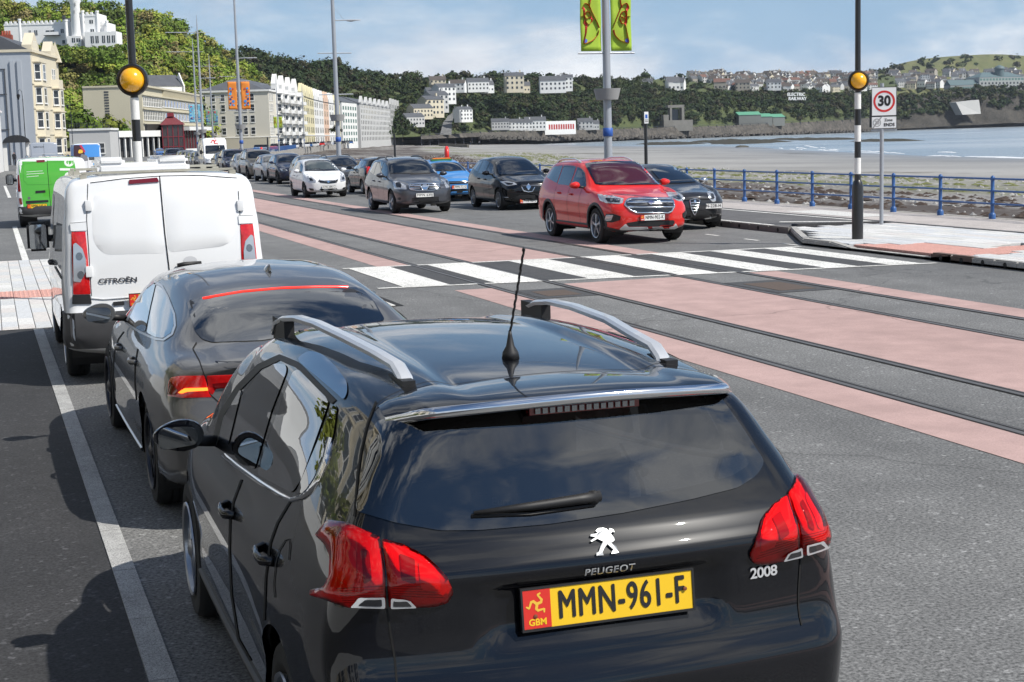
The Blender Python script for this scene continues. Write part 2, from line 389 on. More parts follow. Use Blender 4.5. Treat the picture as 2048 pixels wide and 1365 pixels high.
    def patch(s, name, mat, proj, poly, off=.004, cell=.06, pillow=0, mir=False, parent=None, smooth=True, thick=0):
        bm = bmesh.new(); P = np.asarray(poly, float)
        if area(P) < 0: P = P[::-1]
        bm.faces.new([bm.verts.new((p[0], p[1], 0)) for p in P])
        lo, hi = P.min(0), P.max(0)
        for ax in (0, 1):
            n = max(1, int(math.ceil((hi[ax]-lo[ax])/cell)))
            for t in range(1, n):
                c = lo[ax]+(hi[ax]-lo[ax])*t/n; co_ = [0, 0, 0]; no = [0, 0, 0]; co_[ax] = c; no[ax] = 1
                bmesh.ops.bisect_plane(bm, geom=bm.verts[:]+bm.edges[:]+bm.faces[:], plane_co=co_, plane_no=no, dist=1e-6)
        bnd = set(v for e in bm.edges if len(e.link_faces) == 1 for v in e.verts)
        if pillow:
            Pd = dense(P, cell*.5); w_ = .3*min(hi-lo)
        for v in bm.verts:
            pl = 0
            if pillow and v not in bnd:
                t_ = min(1.0, float(np.min(np.hypot(Pd[:, 0]-v.co.x, Pd[:, 1]-v.co.y)))/w_); pl = pillow*math.sqrt(max(0, 1-(1-t_)**2))
            v.co = s.hit(proj, (v.co.x, v.co.y), off+pl, mir)
        if thick:      # give the panel an edge that turns back to the body
            be = [e for e in bm.edges if len(e.link_faces) == 1]
            ret = bmesh.ops.extrude_edge_only(bm, edges=be)
            for v in ret['geom']:
                if isinstance(v, bmesh.types.BMVert):
                    h, n, i, _ = s.bvh.find_nearest(Vector((-v.co.x, v.co.y, v.co.z)) if mir else v.co)
                    h = Vector((-h.x, h.y, h.z)) if mir else h
                    v.co = h
        bmesh.ops.recalc_face_normals(bm, faces=bm.faces[:])
        # face outwards
        f0 = max(bm.faces, key=lambda f: f.calc_area()); bm.normal_update()
        h, n, i, _ = s.bvh.find_nearest(Vector((-1, 1, 1))*f0.calc_center_median() if mir else f0.calc_center_median())
        if mir: n = Vector((-n.x, n.y, n.z))
        cc = Vector((0, s.L/2, .7)); oo = f0.calc_center_median()-cc
        if f0.normal.dot(oo) < 0: bmesh.ops.reverse_faces(bm, faces=bm.faces[:])
        return bmobj(name, bm, mat, parent or s.root, smooth=smooth, angle=40 if thick else None)
    def ringpatch(s, name, mat, proj, poly, w, off=.003, mir=False, parent=None, cell=.06):
        A = dense(poly, cell); B = inset(A, w)
        V = [s.hit(proj, p, off, mir) for p in A]+[s.hit(proj, p, off, mir) for p in B]; n = len(A)
        F = [(i, (i+1) % n, n+(i+1) % n, n+i) for i in range(n)]
        return meshobj(name, V, F, mat, parent or s.root, smooth=True)
    def strip(s, name, mat, proj, line, w, off=.003, cell=.05, mir=False, parent=None, closed=False, thick=0):
        P = dense(line, cell, closed); t = np.gradient(P, axis=0) if not closed else np.roll(P, -1, 0)-np.roll(P, 1, 0)
        t /= np.maximum(np.linalg.norm(t, axis=1), 1e-9)[:, None]; nn = np.stack([-t[:, 1], t[:, 0]], 1)*w/2
        n = len(P); rows = [[s.hit(proj, p, off, mir) for p in P+nn], [s.hit(proj, p, off, mir) for p in P-nn]]
        if thick: rows = [[s.hit(proj, p, -.002, mir) for p in P+nn], [s.hit(proj, p, thick, mir) for p in P+nn*.75], [s.hit(proj, p, thick, mir) for p in P-nn*.75], [s.hit(proj, p, -.002, mir) for p in P-nn]]
        V = [v for r_ in rows for v in r_]; F = []
        for a in range(len(rows)-1):
            for i in range(n if closed else n-1): F.append((a*n+i, a*n+(i+1) % n, (a+1)*n+(i+1) % n, (a+1)*n+i))
        return meshobj(name, V, F, mat, parent or s.root, smooth=True)
    def window(s, name, mat, proj, poly, frit=.03, mir=False, cell=.08, off=.004, hole=True, fritmat=None, r=None):
        """glass pane + black edge ring + opening in the body"""
        P = np.asarray(poly, float)
        if hole: s.cut(proj, inset(dense(P, cell), frit*.45), mir)
        g = s.patch(name, mat, proj, P, off, cell, mir=mir)
        s.ringpatch('seal', fritmat or MATS['black_trim'], proj, P, frit, off-.002, mir, g, cell)
        return g
    def text(s, name, mat, proj, txt, c, size, off=.004, parent=None, flip=1, rot=0, **k):
        me = textmesh(txt, size, **k)
        for v in me.vertices:
            a, b = v.co.x*flip, v.co.y*(-1 if proj == 'cam' else 1); q = s.hit(proj, (c[0]+a*math.cos(rot)-b*math.sin(rot), c[1]+a*math.sin(rot)+b*math.cos(rot)), off); v.co = q
        me.materials.clear(); me.materials.append(mat)
        o = bpy.data.objects.new(name, me); COL.objects.link(o); o.parent = parent or s.root; return o
    def finish(s, interior=True, people=()):
        keep = [f for f, h in zip(s.F, s.holes) if not h]
        V = s.V.copy()
        # pull the wheel-arch edge onto its circle
        if hasattr(s, 'arches'):
            from collections import Counter
            ec = Counter()
            for f in keep:
                for a, b in zip(f, f[1:]+f[:1]): ec[(min(a, b), max(a, b))] += 1
            bv = set(v for e, c in ec.items() if c == 1 for v in e)
            for v in bv:
                for yc, zc, r in s.arches:
                    d = math.hypot(V[v, 1]-yc, V[v, 2]-zc)
                    if abs(d-r) < .06 and abs(V[v, 0]) > s.W*.6: V[v, 1] = yc+(V[v, 1]-yc)*r/d; V[v, 2] = zc+(V[v, 2]-zc)*r/d
        used = sorted(set(i for f in keep for i in f)); mp = {u: i for i, u in enumerate(used)}
        s.body = meshobj('body', V[used], [tuple(mp[i] for i in f) for f in keep], s.paint, s.root, smooth=True)
        bm = bmesh.new(); bm.from_mesh(s.body.data); bmesh.ops.remove_doubles(bm, verts=bm.verts[:], dist=1e-5); bmesh.ops.recalc_face_normals(bm, faces=bm.faces[:]); bm.to_mesh(s.body.data)
        if interior:
            bm.normal_update(); z0 = s.S.get('lin_z', .55)
            for v in bm.verts: v.co = v.co - v.normal*.025
            bmesh.ops.delete(bm, geom=[f for f in bm.faces if f.calc_center_median().z < z0], context='FACES')
            bmobj('inner_lining', bm, MATS['interior'], s.root)
            s.cabin()
        else: bm.free()
        # wheel wells and floor
        for yc, zc, r in getattr(s, 'arches', []):
            for sx in (-1, 1):
                A = np.linspace(R(-28), R(208), 22); V_ = []; F_ = []
                for i, a in enumerate(A):
                    for rr_, xx in ((r+.008, s.W*.93), (r+.008, s.W*.48), (.05, s.W*.47)): V_.append((sx*xx, yc+rr_*math.cos(a), zc+rr_*math.sin(a)))
                for i in range(len(A)-1):
                    for k in (0, 1): F_.append((i*3+k, i*3+k+1, i*3+k+4, i*3+k+3))
                meshobj('wheel_well', V_, F_, MATS['black_trim'], s.root)
        zb = s.S['zb'][len(s.S['zb'])//2][1]
        boxo('underbody', -s.W*.62, s.W*.62, .35, s.L-.35, zb+.01, zb+.2, MATS['black_trim'], s.root)
        return s.root
    def cabin(s):
        c = s.S.get('cab')
        if not c: return
        y0, y1, zs = c['rear'], c['front'], c['seat']       # rear seat back, front seat back, cushion height
        hw = s.W*.8
        def seat(x, y, w, lean=.12, head=True, hh=.58):
            bm = bmesh.new()
            bbox(bm, x-w/2, x+w/2, y, y+.5, zs-.12, zs); bbox(bm, x-w/2, x+w/2, y-.1, y+.04, zs-.05, zs+hh)
            if head: bbox(bm, x-.12, x+.12, y-.16, y-.06, zs+hh+.05, zs+hh+.24); bbox(bm, x-.06, x+.06, y-.12, y-.1, zs+hh-.02, zs+hh+.08)
            bmesh.ops.bevel(bm, geom=list(bm.edges), offset=.03, segments=2, affect='EDGES')
            return bmobj('seat', bm, MATS['seat_fabric'], s.root, smooth=True, angle=50)
        seat(-s.W*.42, y1, .5); seat(s.W*.42, y1, .5)
        if y0 is not None: seat(0, y0, hw*1.5, head=False, hh=.5)
        bm = bmesh.new(); yd = c['dash']; zd = c['dashz']
        vs_ = bbox(bm, -s.W*.78, s.W*.78, yd-.35, yd+.15, zd-.35, zd); bmesh.ops.bevel(bm, geom=list(bm.edges), offset=.06, segments=2, affect='EDGES')
        d = bmobj('dashboard', bm, MATS['interior'], s.root, smooth=True, angle=50)
        bm = bmesh.new(); M = Matrix.Translation((s.W*.42, yd-.5, zd-.05)) @ Matrix.Rotation(R(65), 4, 'X')
        tube(bm, [M @ Vector((.18*math.cos(a), .18*math.sin(a), 0)) for a in np.linspace(0, 2*math.pi, 21)], .014, 6, cap=False)
        bbox(bm, -.17, .17, -.02, .02, -.01, .01, M)
        bmobj('steering_wheel', bm, MATS['interior'], s.root, smooth=True)
        boxo('floor_pan', -s.W*.85, s.W*.85, (y0 or y1)-.3, yd, zs-.3, zs-.14, MATS['interior'], s.root)
RIMS = {}
def rim_mesh(style, r):
    key = (style, round(r, 3))
    if key in RIMS: return RIMS[key]
    bm = bmesh.new(); M = Matrix.Rotation(R(90), 4, 'Y')
    lathe(bm, [(r*.97, -.17), (r*.97, -.03), (r*1.0, .0), (r*1.03, .005), (r*1.02, .012), (r*.95, .006), (r*.92, -.02), (r*.9, -.15)], M, 40, cap=False)
    lathe(bm, [(.02, -.14), (r*.88, -.14)], M, 32, cap=False)
    n, sp, w0, w1 = dict(five=(5, 0, .05, .075), double=(5, .22, .026, .032), ten=(10, 0, .022, .03), cover=(7, 0, .06, .07), six=(6, .16, .03, .04))[style]
    for i in range(n):
        for sgn in ((-1, 1) if sp else (0,)):
            a = 2*math.pi*i/n+sgn*sp*.35; b = 2*math.pi*i/n+sgn*sp
            c0 = Vector((0, math.cos(a), math.sin(a)))*r*.16; c1 = Vector((0, math.cos(b), math.sin(b)))*r*.95
            t = (c1-c0).normalized(); q = Vector((1, 0, 0)).cross(t)
            vv = []
            for c_, w_, d_ in ((c0, w0, .0), (c0*.45+c1*.55, (w0+w1)/2*.9, -.006), (c1, w1, -.012)):
                for xx, ww in ((-.06+d_, 1), (d_, .75)): vv += [bm.verts.new(c_+q*w_*ww*.5+Vector((xx, 0, 0))), bm.verts.new(c_-q*w_*ww*.5+Vector((xx, 0, 0)))]
            for k in (0, 4):
                for A in ((0, 1, 5, 4), (2, 6, 7, 3), (0, 4, 6, 2), (1, 3, 7, 5)): bm.faces.new([vv[k+j] for j in A])
    lathe(bm, [(r*.24, -.05), (r*.23, .0), (r*.12, .012), (.01, .014)], M, 20, cap=False)
    bmesh.ops.recalc_face_normals(bm, faces=bm.faces[:])
    me = bpy.data.meshes.new('wheel'); bm.to_mesh(me); bm.free(); me.polygons.foreach_set('use_smooth', [True]*len(me.polygons)); me.set_sharp_from_angle(angle=R(35)); RIMS[key] = me; return me
TYRES = {}
def tyre_mesh(r, rim, w):
    key = (round(r, 3), round(rim, 3), w)
    if key in TYRES: return TYRES[key]
    bm = bmesh.new(); M = Matrix.Rotation(R(90), 4, 'Y'); h = w/2; t = r-rim
    pr = [(rim, -h*.8-h), (rim+t*.35, -h-h), (rim+t*.8, -h*.98-h), (r-.012, -h*.86-h), (r-.002, -h*.7-h)]
    for g in (-.45, -.1, .25): pr += [(r, g*h-.006-h+.0), (r-.008, g*h-.005-h), (r-.008, g*h+.005-h), (r, g*h+.006-h)]
    pr += [(r-.002, h*.7-h), (r-.012, h*.86-h), (rim+t*.8, h*.98-h), (rim+t*.35, 0.004), (rim+t*.1, -h*.1), (rim, -h*.2)]
    lathe(bm, pr, M, 48, cap=False); bmesh.ops.recalc_face_normals(bm, faces=bm.faces[:])
    me = bpy.data.meshes.new('tyre'); bm.to_mesh(me); bm.free(); me.polygons.foreach_set('use_smooth', [True]*len(me.polygons)); me.set_sharp_from_angle(angle=R(40)); TYRES[key] = me; return me
def wheels(car, ys, r, rim, style, mat, track=None, w=.21, steer=0):
    track = track or car.W-.02
    for yi, y in enumerate(ys):
        for sx in (-1, 1):
            key = ('m', mat.name); me = rim_mesh(style, rim)
            if not me.materials: me.materials.append(mat)
            if me.materials[0] != mat:
                k2 = (style, round(rim, 3), mat.name)
                if k2 not in RIMS: RIMS[k2] = me.copy(); RIMS[k2].materials.clear(); RIMS[k2].materials.append(mat)
                me = RIMS[k2]
            o = meshobj('wheel', None, None, None, car.root, mesh=me); o.location = (sx*(track-.012), y, r); o.rotation_euler = (random.uniform(0, 1.2), 0, (math.pi if sx < 0 else 0)+(steer if yi else 0))
            tm = tyre_mesh(r, rim, w)
            if not tm.materials: tm.materials.append(MATS['rubber'])
            meshobj('tyre', None, None, None, o, mesh=tm)
def mirror(car, y, z, x, mat, size=1.0, glass=True, fwd=True, capmat=None):
    for sx in (-1, 1):
        bm = bmesh.new(); c = Vector((sx*x, y, z))
        if size > 1.2:
            bbox(bm, -.115, .115, -.05, .07, -.17, .15, Matrix.Translation(c)); bmesh.ops.bevel(bm, geom=list(bm.edges), offset=.035, segments=3, affect='EDGES')
        else: bmesh.ops.create_icosphere(bm, subdivisions=3, radius=1)
        for v in (bm.verts if size <= 1.2 else ()):
            q = v.co.copy(); q.y = max(q.y, -.15) if q.y < 0 else q.y   # flat rear
            f = 1.0-.22*(q.x*sx)
            v.co = Vector((q.x*.125*size, q.y*.10*size, q.z*.078*size*f))+c
        m = bmobj('mirror', bm, capmat or mat, car.root, smooth=True, angle=50)
        if glass:
            P = rnd([(-.105*size, -.055*size), (.095*size, -.045*size), (.085*size, .045*size), (-.10*size, .058*size)], .04*size)
            meshobj('mirror_glass', [(c.x+sx*-p[0], c.y-.02*size-.026+.2*p[0], c.z+p[1]) for p in P], [tuple(range(len(P)))], MATS['mirror_glass'], m) if size <= 1.2 else meshobj('mirror_glass', [(c.x+q[0], c.y-.053, c.z+q[1]) for q in rnd([(-.09, -.145), (.09, -.145), (.09, .125), (-.09, .125)], .03)], [tuple(range(20))], MATS['mirror_glass'], m)
        bm = bmesh.new(); tube(bm, [(c.x-sx*.08*size, c.y+.01, c.z-.03), (c.x-sx*.2*size, c.y+.06, c.z-.05)], .028*size, 8)
        bmobj('mirror_arm', bm, MATS['black_trim'], m, smooth=True)
def plate(car, x, y, z, nx, text, front, lean=0, mats=None, flag=True, w=.52, h=.111, xs=.86, size=.098, off=.012, red=None, parent=None):
    """number plate: board, lettering, red national panel"""
    s = -1 if front else 1
    r = Vector((s*math.cos(nx), s*math.sin(nx), 0)); u = Vector((0, (1 if not front else -1)*math.sin(lean), math.cos(lean)))
    M = frame((x, y, z), r, u)
    ym = MATS['plate_white'] if front else MATS['plate_yellow']
    if mats: ym = mats
    bm = bmesh.new(); bbox(bm, -w/2, w/2, -h/2, h/2, -off, 0, M); b = bmobj('number_plate', bm, ym, parent or car.root)
    bm = bmesh.new()
    for a in ((-w/2-.006, w/2+.006, -h/2-.007, -h/2), (-w/2-.006, w/2+.006, h/2, h/2+.006), (-w/2-.006, -w/2, -h/2, h/2), (w/2, w/2+.006, -h/2, h/2)): bbox(bm, a[0], a[1], a[2], a[3], -off, .003, M)
    bmobj('plate_surround', bm, MATS['black_trim'], b)
    x0 = -w/2
    if flag:
        x0 = -w/2+.082
        bm = bmesh.new(); bbox(bm, -w/2, x0, -h/2+.001, h/2-.001, -off+.001, .0015, M); bmobj('national_panel', bm, MATS['plate_red'], b)
        texto('lettering', 'GBM', .026, MATS['plate_yellow'] if not front else MATS['plate_white'], b, M @ Matrix.Translation((-w/2+.041, -h/2+.018, .0022)), bold=.0008)
        me = triskelion(.034); me.transform(M @ Matrix.Translation((-w/2+.041, .014, .0022))); me.materials.append(MATS['plate_gold']); o = bpy.data.objects.new('emblem', me); COL.objects.link(o); o.parent = b
    texto('lettering', text, size, MATS['plate_black'], b, M @ Matrix.Translation(((x0+w/2)/2, 0, .0022)), fit=(w/2-x0)*.88, dup=.0016, spacing=1.1)
    return b
def triskelion(r):
    """three bent running legs joined at the thigh"""
    bm = bmesh.new()
    leg = [(0, -.12), (.45, -.1), (.62, .18), (.42, .62), (.62, .70), (.60, .82), (.28, .78), (.24, .66), (.40, .2), (.32, .12), (0, .14)]
    for k in range(3):
        a = 2*math.pi*k/3+.3
        bm.faces.new([bm.verts.new((r*(x*math.cos(a)-y*math.sin(a)), r*(x*math.sin(a)+y*math.cos(a)), k*.00005)) for x, y in leg])
    me = bpy.data.meshes.new('emblem'); bm.to_mesh(me); bm.free(); return me
def handle(car, proj, y, z, mat, l=.2, mir=False):
    sx = 1 if proj == 'R' else -1
    p0 = car.hit(proj, (y-l/2, z)); p1 = car.hit(proj, (y+l/2, z)); bm = bmesh.new()
    q = Vector((sx*.035, 0, 0))
    tube(bm, [p0, p0+q+Vector((0, .03, 0)), (p0+p1)/2+q*1.15, p1+q+Vector((0, -.03, 0)), p1], .011, 8, rb=.017)
    return bmobj('door_handle', bm, mat, car.root, smooth=True)
def std_mats():
    plain('black_trim', (.012, .012, .013), .55); plain('interior', (.025, .025, .028), .8); plain('seat_fabric', (.05, .05, .055), .9)
    plain('rubber', (.018, .018, .018), .85, var=.3, scale=30, bump=.1); plain('chrome', (.75, .76, .78), .08, 1.0); plain('satin_silver', (.72, .73, .74), .33, .55, coat_weight=.4)
    plain('alloy', (.42, .43, .45), .3, .9); plain('alloy_dark', (.06, .06, .065), .35, .8); plain('alloy_black', (.02, .02, .022), .35, .3)
    plain('plate_yellow', (.80, .50, .015), .45); plain('plate_white', (.8, .8, .78), .4); plain('plate_red', (.62, .03, .02), .4); plain('plate_black', (.012, .012, .014), .5); plain('plate_gold', (.75, .45, .05), .4)
    plain('plastic_grey', (.045, .045, .048), .6, var=.2, scale=12); plain('mirror_glass', (.55, .58, .6), .02, 1.0)
    plain('lamp_clear', (.55, .56, .58), .12, .6, coat_weight=1.0); plain('lamp_bezel', (.28, .29, .3), .15, .8); plain('lamp_black', (.01, .01, .012), .2, coat_weight=1.0)
    plain('shut_line', (.004, .004, .004), .9); plain('white_paint_trim', (.8, .8, .79), .3, coat_weight=.6)
    glassmat('glass_tint', (.06, .065, .068)); glassmat('glass_mid', (.33, .36, .35)); glassmat('glass_clear', (.62, .68, .66)); glassmat('lens_clear', (.86, .88, .9))
    m, nt, b = NT('lamp_red'); setin(b, base_color=(.62, .012, .012, 1), roughness=.12, coat_weight=1.0, coat_roughness=.02); MATS['lamp_red'] = m
    tc = nt.nodes.new('ShaderNodeTexCoord'); w = nt.nodes.new('ShaderNodeTexVoronoi'); w.inputs['Scale'].default_value = 38; nt.links.new(tc.outputs['Object'], w.inputs['Vector'])
    mx = nt.nodes.new('ShaderNodeMix'); mx.data_type = 'RGBA'; mx.inputs[6].default_value = (.66, .014, .014, 1); mx.inputs[7].default_value = (.46, .006, .008, 1)
    nt.links.new(w.outputs['Distance'], mx.inputs[0]); nt.links.new(mx.outputs[2], b.inputs['Base Color'])
    plain('lamp_red_dark', (.16, .003, .005), .12, coat_weight=1.0, coat_roughness=.02)
    plain('lamp_red_mid', (.8, .05, .04), .15, coat_weight=1.0, coat_roughness=.02)
    m, nt, b = NT('lamp_lit_red'); setin(b, base_color=(.8, .02, .01, 1), emission_color=(1, .05, .03, 1), emission_strength=.8, roughness=.2); MATS['lamp_lit_red'] = m
    m, nt, b = NT('lamp_lit_orange'); setin(b, base_color=(.9, .1, .02, 1), emission_color=(1, .22, .02, 1), emission_strength=2.2, roughness=.2); MATS['lamp_lit_orange'] = m
    glassmat('lens_red', (.98, .05, .04), k=1.0, base=.0); plain('reflector', (.72, .70, .70), .35, .1, var=.15, scale=60); plain('reflector_bright', (.92, .90, .88), .3); plain('reflector_dark', (.28, .26, .26), .4)
    plain('lamp_amber', (.75, .22, .02), .2, coat_weight=1.0)
std_mats()
# ---------------------------------------------------------------- ground
def ground_mat(name, c0, c1, speck=90, big=.35, rough=.85, bump=.1, dist=.004, chips=.0, lanes=.0, sp=(.42, 1.65)):
    """aggregate speckle + broad stains + fine relief (+ pale chips, wheel lanes along y), world metres"""
    if name in MATS: return MATS[name]
    m, nt, b = NT(name); N = nt.nodes; L = nt.links; tc = N.new('ShaderNodeTexCoord')
    def noise(sc, det, rg=.6, scl=None):
        n = N.new('ShaderNodeTexNoise'); n.inputs['Scale'].default_value = sc; n.inputs['Detail'].default_value = det; n.inputs['Roughness'].default_value = rg
        if scl: mp = N.new('ShaderNodeMapping'); mp.inputs['Scale'].default_value = scl; L.new(tc.outputs['Object'], mp.inputs[0]); L.new(mp.outputs[0], n.inputs['Vector'])
        else: L.new(tc.outputs['Object'], n.inputs['Vector'])
        return n.outputs['Fac']
    def ramp(src, p0, v0, p1, v1):
        r = N.new('ShaderNodeValToRGB'); el = r.color_ramp.elements; el[0].position = p0; el[1].position = p1; el[0].color = rgb(v0) if isinstance(v0, tuple) else (v0, v0, v0, 1); el[1].color = rgb(v1) if isinstance(v1, tuple) else (v1, v1, v1, 1); L.new(src, r.inputs[0]); return r.outputs[0]
    def mul(a, b_, f=1.0, mode='MULTIPLY'):
        mx = N.new('ShaderNodeMix'); mx.data_type = 'RGBA'; mx.blend_type = mode; mx.inputs[0].default_value = f; L.new(a, mx.inputs[6]); L.new(b_, mx.inputs[7]); return mx.outputs[2]
    n2 = noise(speck, 3, .7); col = mul(ramp(noise(big, 9, .66), .3, c0, .72, c1), ramp(n2, .33, sp[0], .67, sp[1]))
    col = mul(col, ramp(noise(big*9, 5, .6), .35, .88, .7, 1.1))
    if chips:
        v = N.new('ShaderNodeTexVoronoi'); v.inputs['Scale'].default_value = speck*.6; L.new(tc.outputs['Object'], v.inputs['Vector']); r_ = ramp(v.outputs['Color'], .80, 1.0, .97, 1.0+chips); col = mul(col, r_)
    if lanes:
        col = mul(col, ramp(noise(1.0, 4, .6, (1.1, .018, 1)), .38, 1-lanes, .66, 1+lanes)); w = N.new('ShaderNodeTexVoronoi'); w.feature = 'DISTANCE_TO_EDGE'; w.inputs['Scale'].default_value = .16
        mp = N.new('ShaderNodeVectorMath'); mp.operation = 'ADD'; nn = N.new('ShaderNodeTexNoise'); nn.inputs['Scale'].default_value = .9; nn.inputs['Detail'].default_value = 6; L.new(tc.outputs['Object'], nn.inputs['Vector']); L.new(tc.outputs['Object'], mp.inputs[0]); L.new(nn.outputs['Color'], mp.inputs[1]); L.new(mp.outputs[0], w.inputs['Vector'])
        col = mul(col, ramp(w.outputs['Distance'], .0008, .62, .0030, 1.0))
    L.new(col, b.inputs['Base Color'])
    bp = N.new('ShaderNodeBump'); bp.inputs['Strength'].default_value = bump; bp.inputs['Distance'].default_value = dist; L.new(n2, bp.inputs['Height']); L.new(bp.outputs[0], b.inputs['Normal'])
    b.inputs['Roughness'].default_value = rough; MATS[name] = m; return m
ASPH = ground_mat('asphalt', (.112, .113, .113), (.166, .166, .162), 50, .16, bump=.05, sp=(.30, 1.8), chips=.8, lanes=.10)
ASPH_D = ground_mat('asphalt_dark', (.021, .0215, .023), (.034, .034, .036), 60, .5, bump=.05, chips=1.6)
PINK = ground_mat('pink_tarmac', (.385, .262, .24), (.455, .312, .288), 95, .25, bump=.03, lanes=.04, sp=(.86, 1.14))
WPAINT = ground_mat('road_paint', (.58, .57, .53), (.80, .79, .75), 45, 1.1, .6, .05, lanes=.08)
GRANITE = ground_mat('granite_strip', (.26, .26, .255), (.40, .40, .39), 140, 1.6, .75, .15)
KERB = ground_mat('kerb_concrete', (.30, .29, .27), (.42, .41, .39), 110, 1.5, .8, .2)
WALK = ground_mat('walkway_concrete', (.36, .33, .31), (.47, .43, .41), 60, .4, .85, .15)
STEEL = plain('rail_steel', (.13, .12, .11), .45, .35, var=.3, scale=3)
GROOVE = plain('rail_groove', (.012, .011, .01), .8)
def sheet(name, x0, x1, y0, y1, z, mat, parent=None, kind=None):
    o = meshobj(name, [(x0, y0, z), (x1, y0, z), (x1, y1, z), (x0, y1, z)], [(0, 1, 2, 3)], mat, parent)
    if kind: o['kind'] = kind
    return o
def polysheet(name, pts, z, mat, parent=None, kind=None, depth=0):
    n = len(pts); V = [(p[0], p[1], z) for p in pts]; F = [tuple(range(n))]
    if depth:
        V += [(p[0], p[1], z-depth) for p in pts]; F += [(i, i+n, (i+1) % n+n, (i+1) % n) for i in range(n)]
    o = meshobj(name, V, F, mat, parent); bm = bmesh.new(); bm.from_mesh(o.data); bmesh.ops.recalc_face_normals(bm, faces=bm.faces[:])
    bm.to_mesh(o.data); bm.free()
    if kind: o['kind'] = kind
    return o
# prom edge (top of sea wall), nearest to farthest
PROM = [(20.75, -60), (20.75, 110), (22.5, 150), (27, 190), (36, 240), (58.2, 327), (80.6, 424), (112.4, 552), (176, 757), (262, 1000)]
road = polysheet('road', [(-60, -60), (15.75, -60), (15.75, 31.0), (15.9, 110), (18, 160), (25, 210), (50, 330), (72, 424), (104, 552), (168, 757), (254, 1000), (-60, 1000)], 0, ASPH, kind='structure')
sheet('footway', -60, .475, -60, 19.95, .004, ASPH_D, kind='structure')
# granite strip along the bays, one stone after another
y = 4.6; k = 0
strip_root = tag(bpy.data.objects.new('kerb_strip', None), kind='structure'); COL.objects.link(strip_root)
while y < 19.6:
    l = .9; xr = .60-.0085*(y-6); xr2 = .60-.0085*(y+l-6)
    polysheet('kerb_stone', [(xr-.115, y), (xr, y), (xr2, y+l-.008), (xr2-.115, y+l-.008)], .012, GRANITE, strip_root, depth=.02); y += l
sheet('bay_line', .47, .60, 30.9, 46.5, .006, WPAINT, road); sheet('bay_line', .60, 2.6, 35.6, 35.72, .0062, WPAINT, road)
sheet('bay_line', .65, .8, 74, 98, .006, WPAINT, road)
# tramway: pink bands, rails
tw = tag(bpy.data.objects.new('tramway', None), kind='structure'); COL.objects.link(tw)
for x0, x1 in ((6.27, 6.845), (7.945, 9.83), (11.0, 11.5)):
    sheet('pink_paving', x0, x1, -60, 21.55, .004, PINK, tw); sheet('pink_paving', x0, x1, 25.7, 170, .004, PINK, tw)
for x in (6.9, 7.885, 9.885, 10.94):
    sheet('rail_groove', x-.07, x+.07, -60, 170, .0062, GROOVE, tw)
    boxo('rail', x-.052, x+.008, -60, 170, -.02, .009, STEEL, tw); boxo('rail_keeper', x+.036, x+.052, -60, 170, -.02, .009, STEEL, tw)
# manhole frames and patches between the rails
for x0, x1, y0, y1 in ((7.0, 7.8, 20.0, 20.9), (9.98, 10.85, 18.9, 20.2)): sheet('tarmac_patch', x0, x1, y0-.25, y1+.1, .0048, MATS['zebra_dark'] if 'zebra_dark' in MATS else ground_mat('zebra_dark', (.045, .046, .048), (.07, .07, .072), 60, .5, chips=.6), tw); boxo('drain_cover', x0+.15, x1-.15, y0, y1-.2, -.02, .008, plain('rusty_iron', (.09, .065, .05), .8, var=.4, scale=30), tw)
# zebra crossing
def zy(x, far): return (26.2-.072*(x-6)) if far else (22.45-.135*(x-6))
for x0, x1 in ((5.74, 6.45), (7.12, 7.83), (8.58, 9.3), (9.98, 10.62), (11.25, 11.82), (12.38, 12.92), (13.45, 13.98)):
    gaps = sorted([g for g in (6.9, 7.885, 9.885, 10.94) if x0 < g < x1]); xs = [x0]+[v for g in gaps for v in (g-.06, g+.06)]+[x1]
    for a, b_ in zip(xs[::2], xs[1::2]):
        polysheet('zebra_stripe', [(a, zy(a, 0)), (b_, zy(b_, 0)), (b_, zy(b_, 1)), (a, zy(a, 1))], .0075, WPAINT, road)
for far in (0, 1):
    xs = [5.35 if not far else 5.65, 6.84, 6.96, 7.825, 7.945, 9.825, 9.945, 10.88, 11.0, 14.2]
    for a, b_ in zip(xs[::2], xs[1::2]):
        s = .13 if far else -.13
        P = [(a, zy(a, far)), (b_, zy(b_, far)), (b_, zy(b_, far)+s), (a, zy(a, far)+s)]; polysheet('give_way_line', P if far else P[::-1], .0078, WPAINT, road)
for x0, x1 in ((6.45, 7.12), (7.83, 8.58), (9.3, 9.98), (10.62, 11.25), (11.82, 12.38), (12.92, 13.45)):
    polysheet('dark_stripe', [(x0, zy(x0, 0)), (x1, zy(x1, 0)), (x1, zy(x1, 1)), (x0, zy(x0, 1))], .0052, ground_mat('zebra_dark', (.045, .046, .048), (.07, .07, .072), 60, .5, chips=.6), road)
for yy in (26.0, 27.6, 29.4, 31.2, 38, 39.6): sheet('bay_dash', 14.30, 14.38, yy, yy+.62, .005, WPAINT, road)
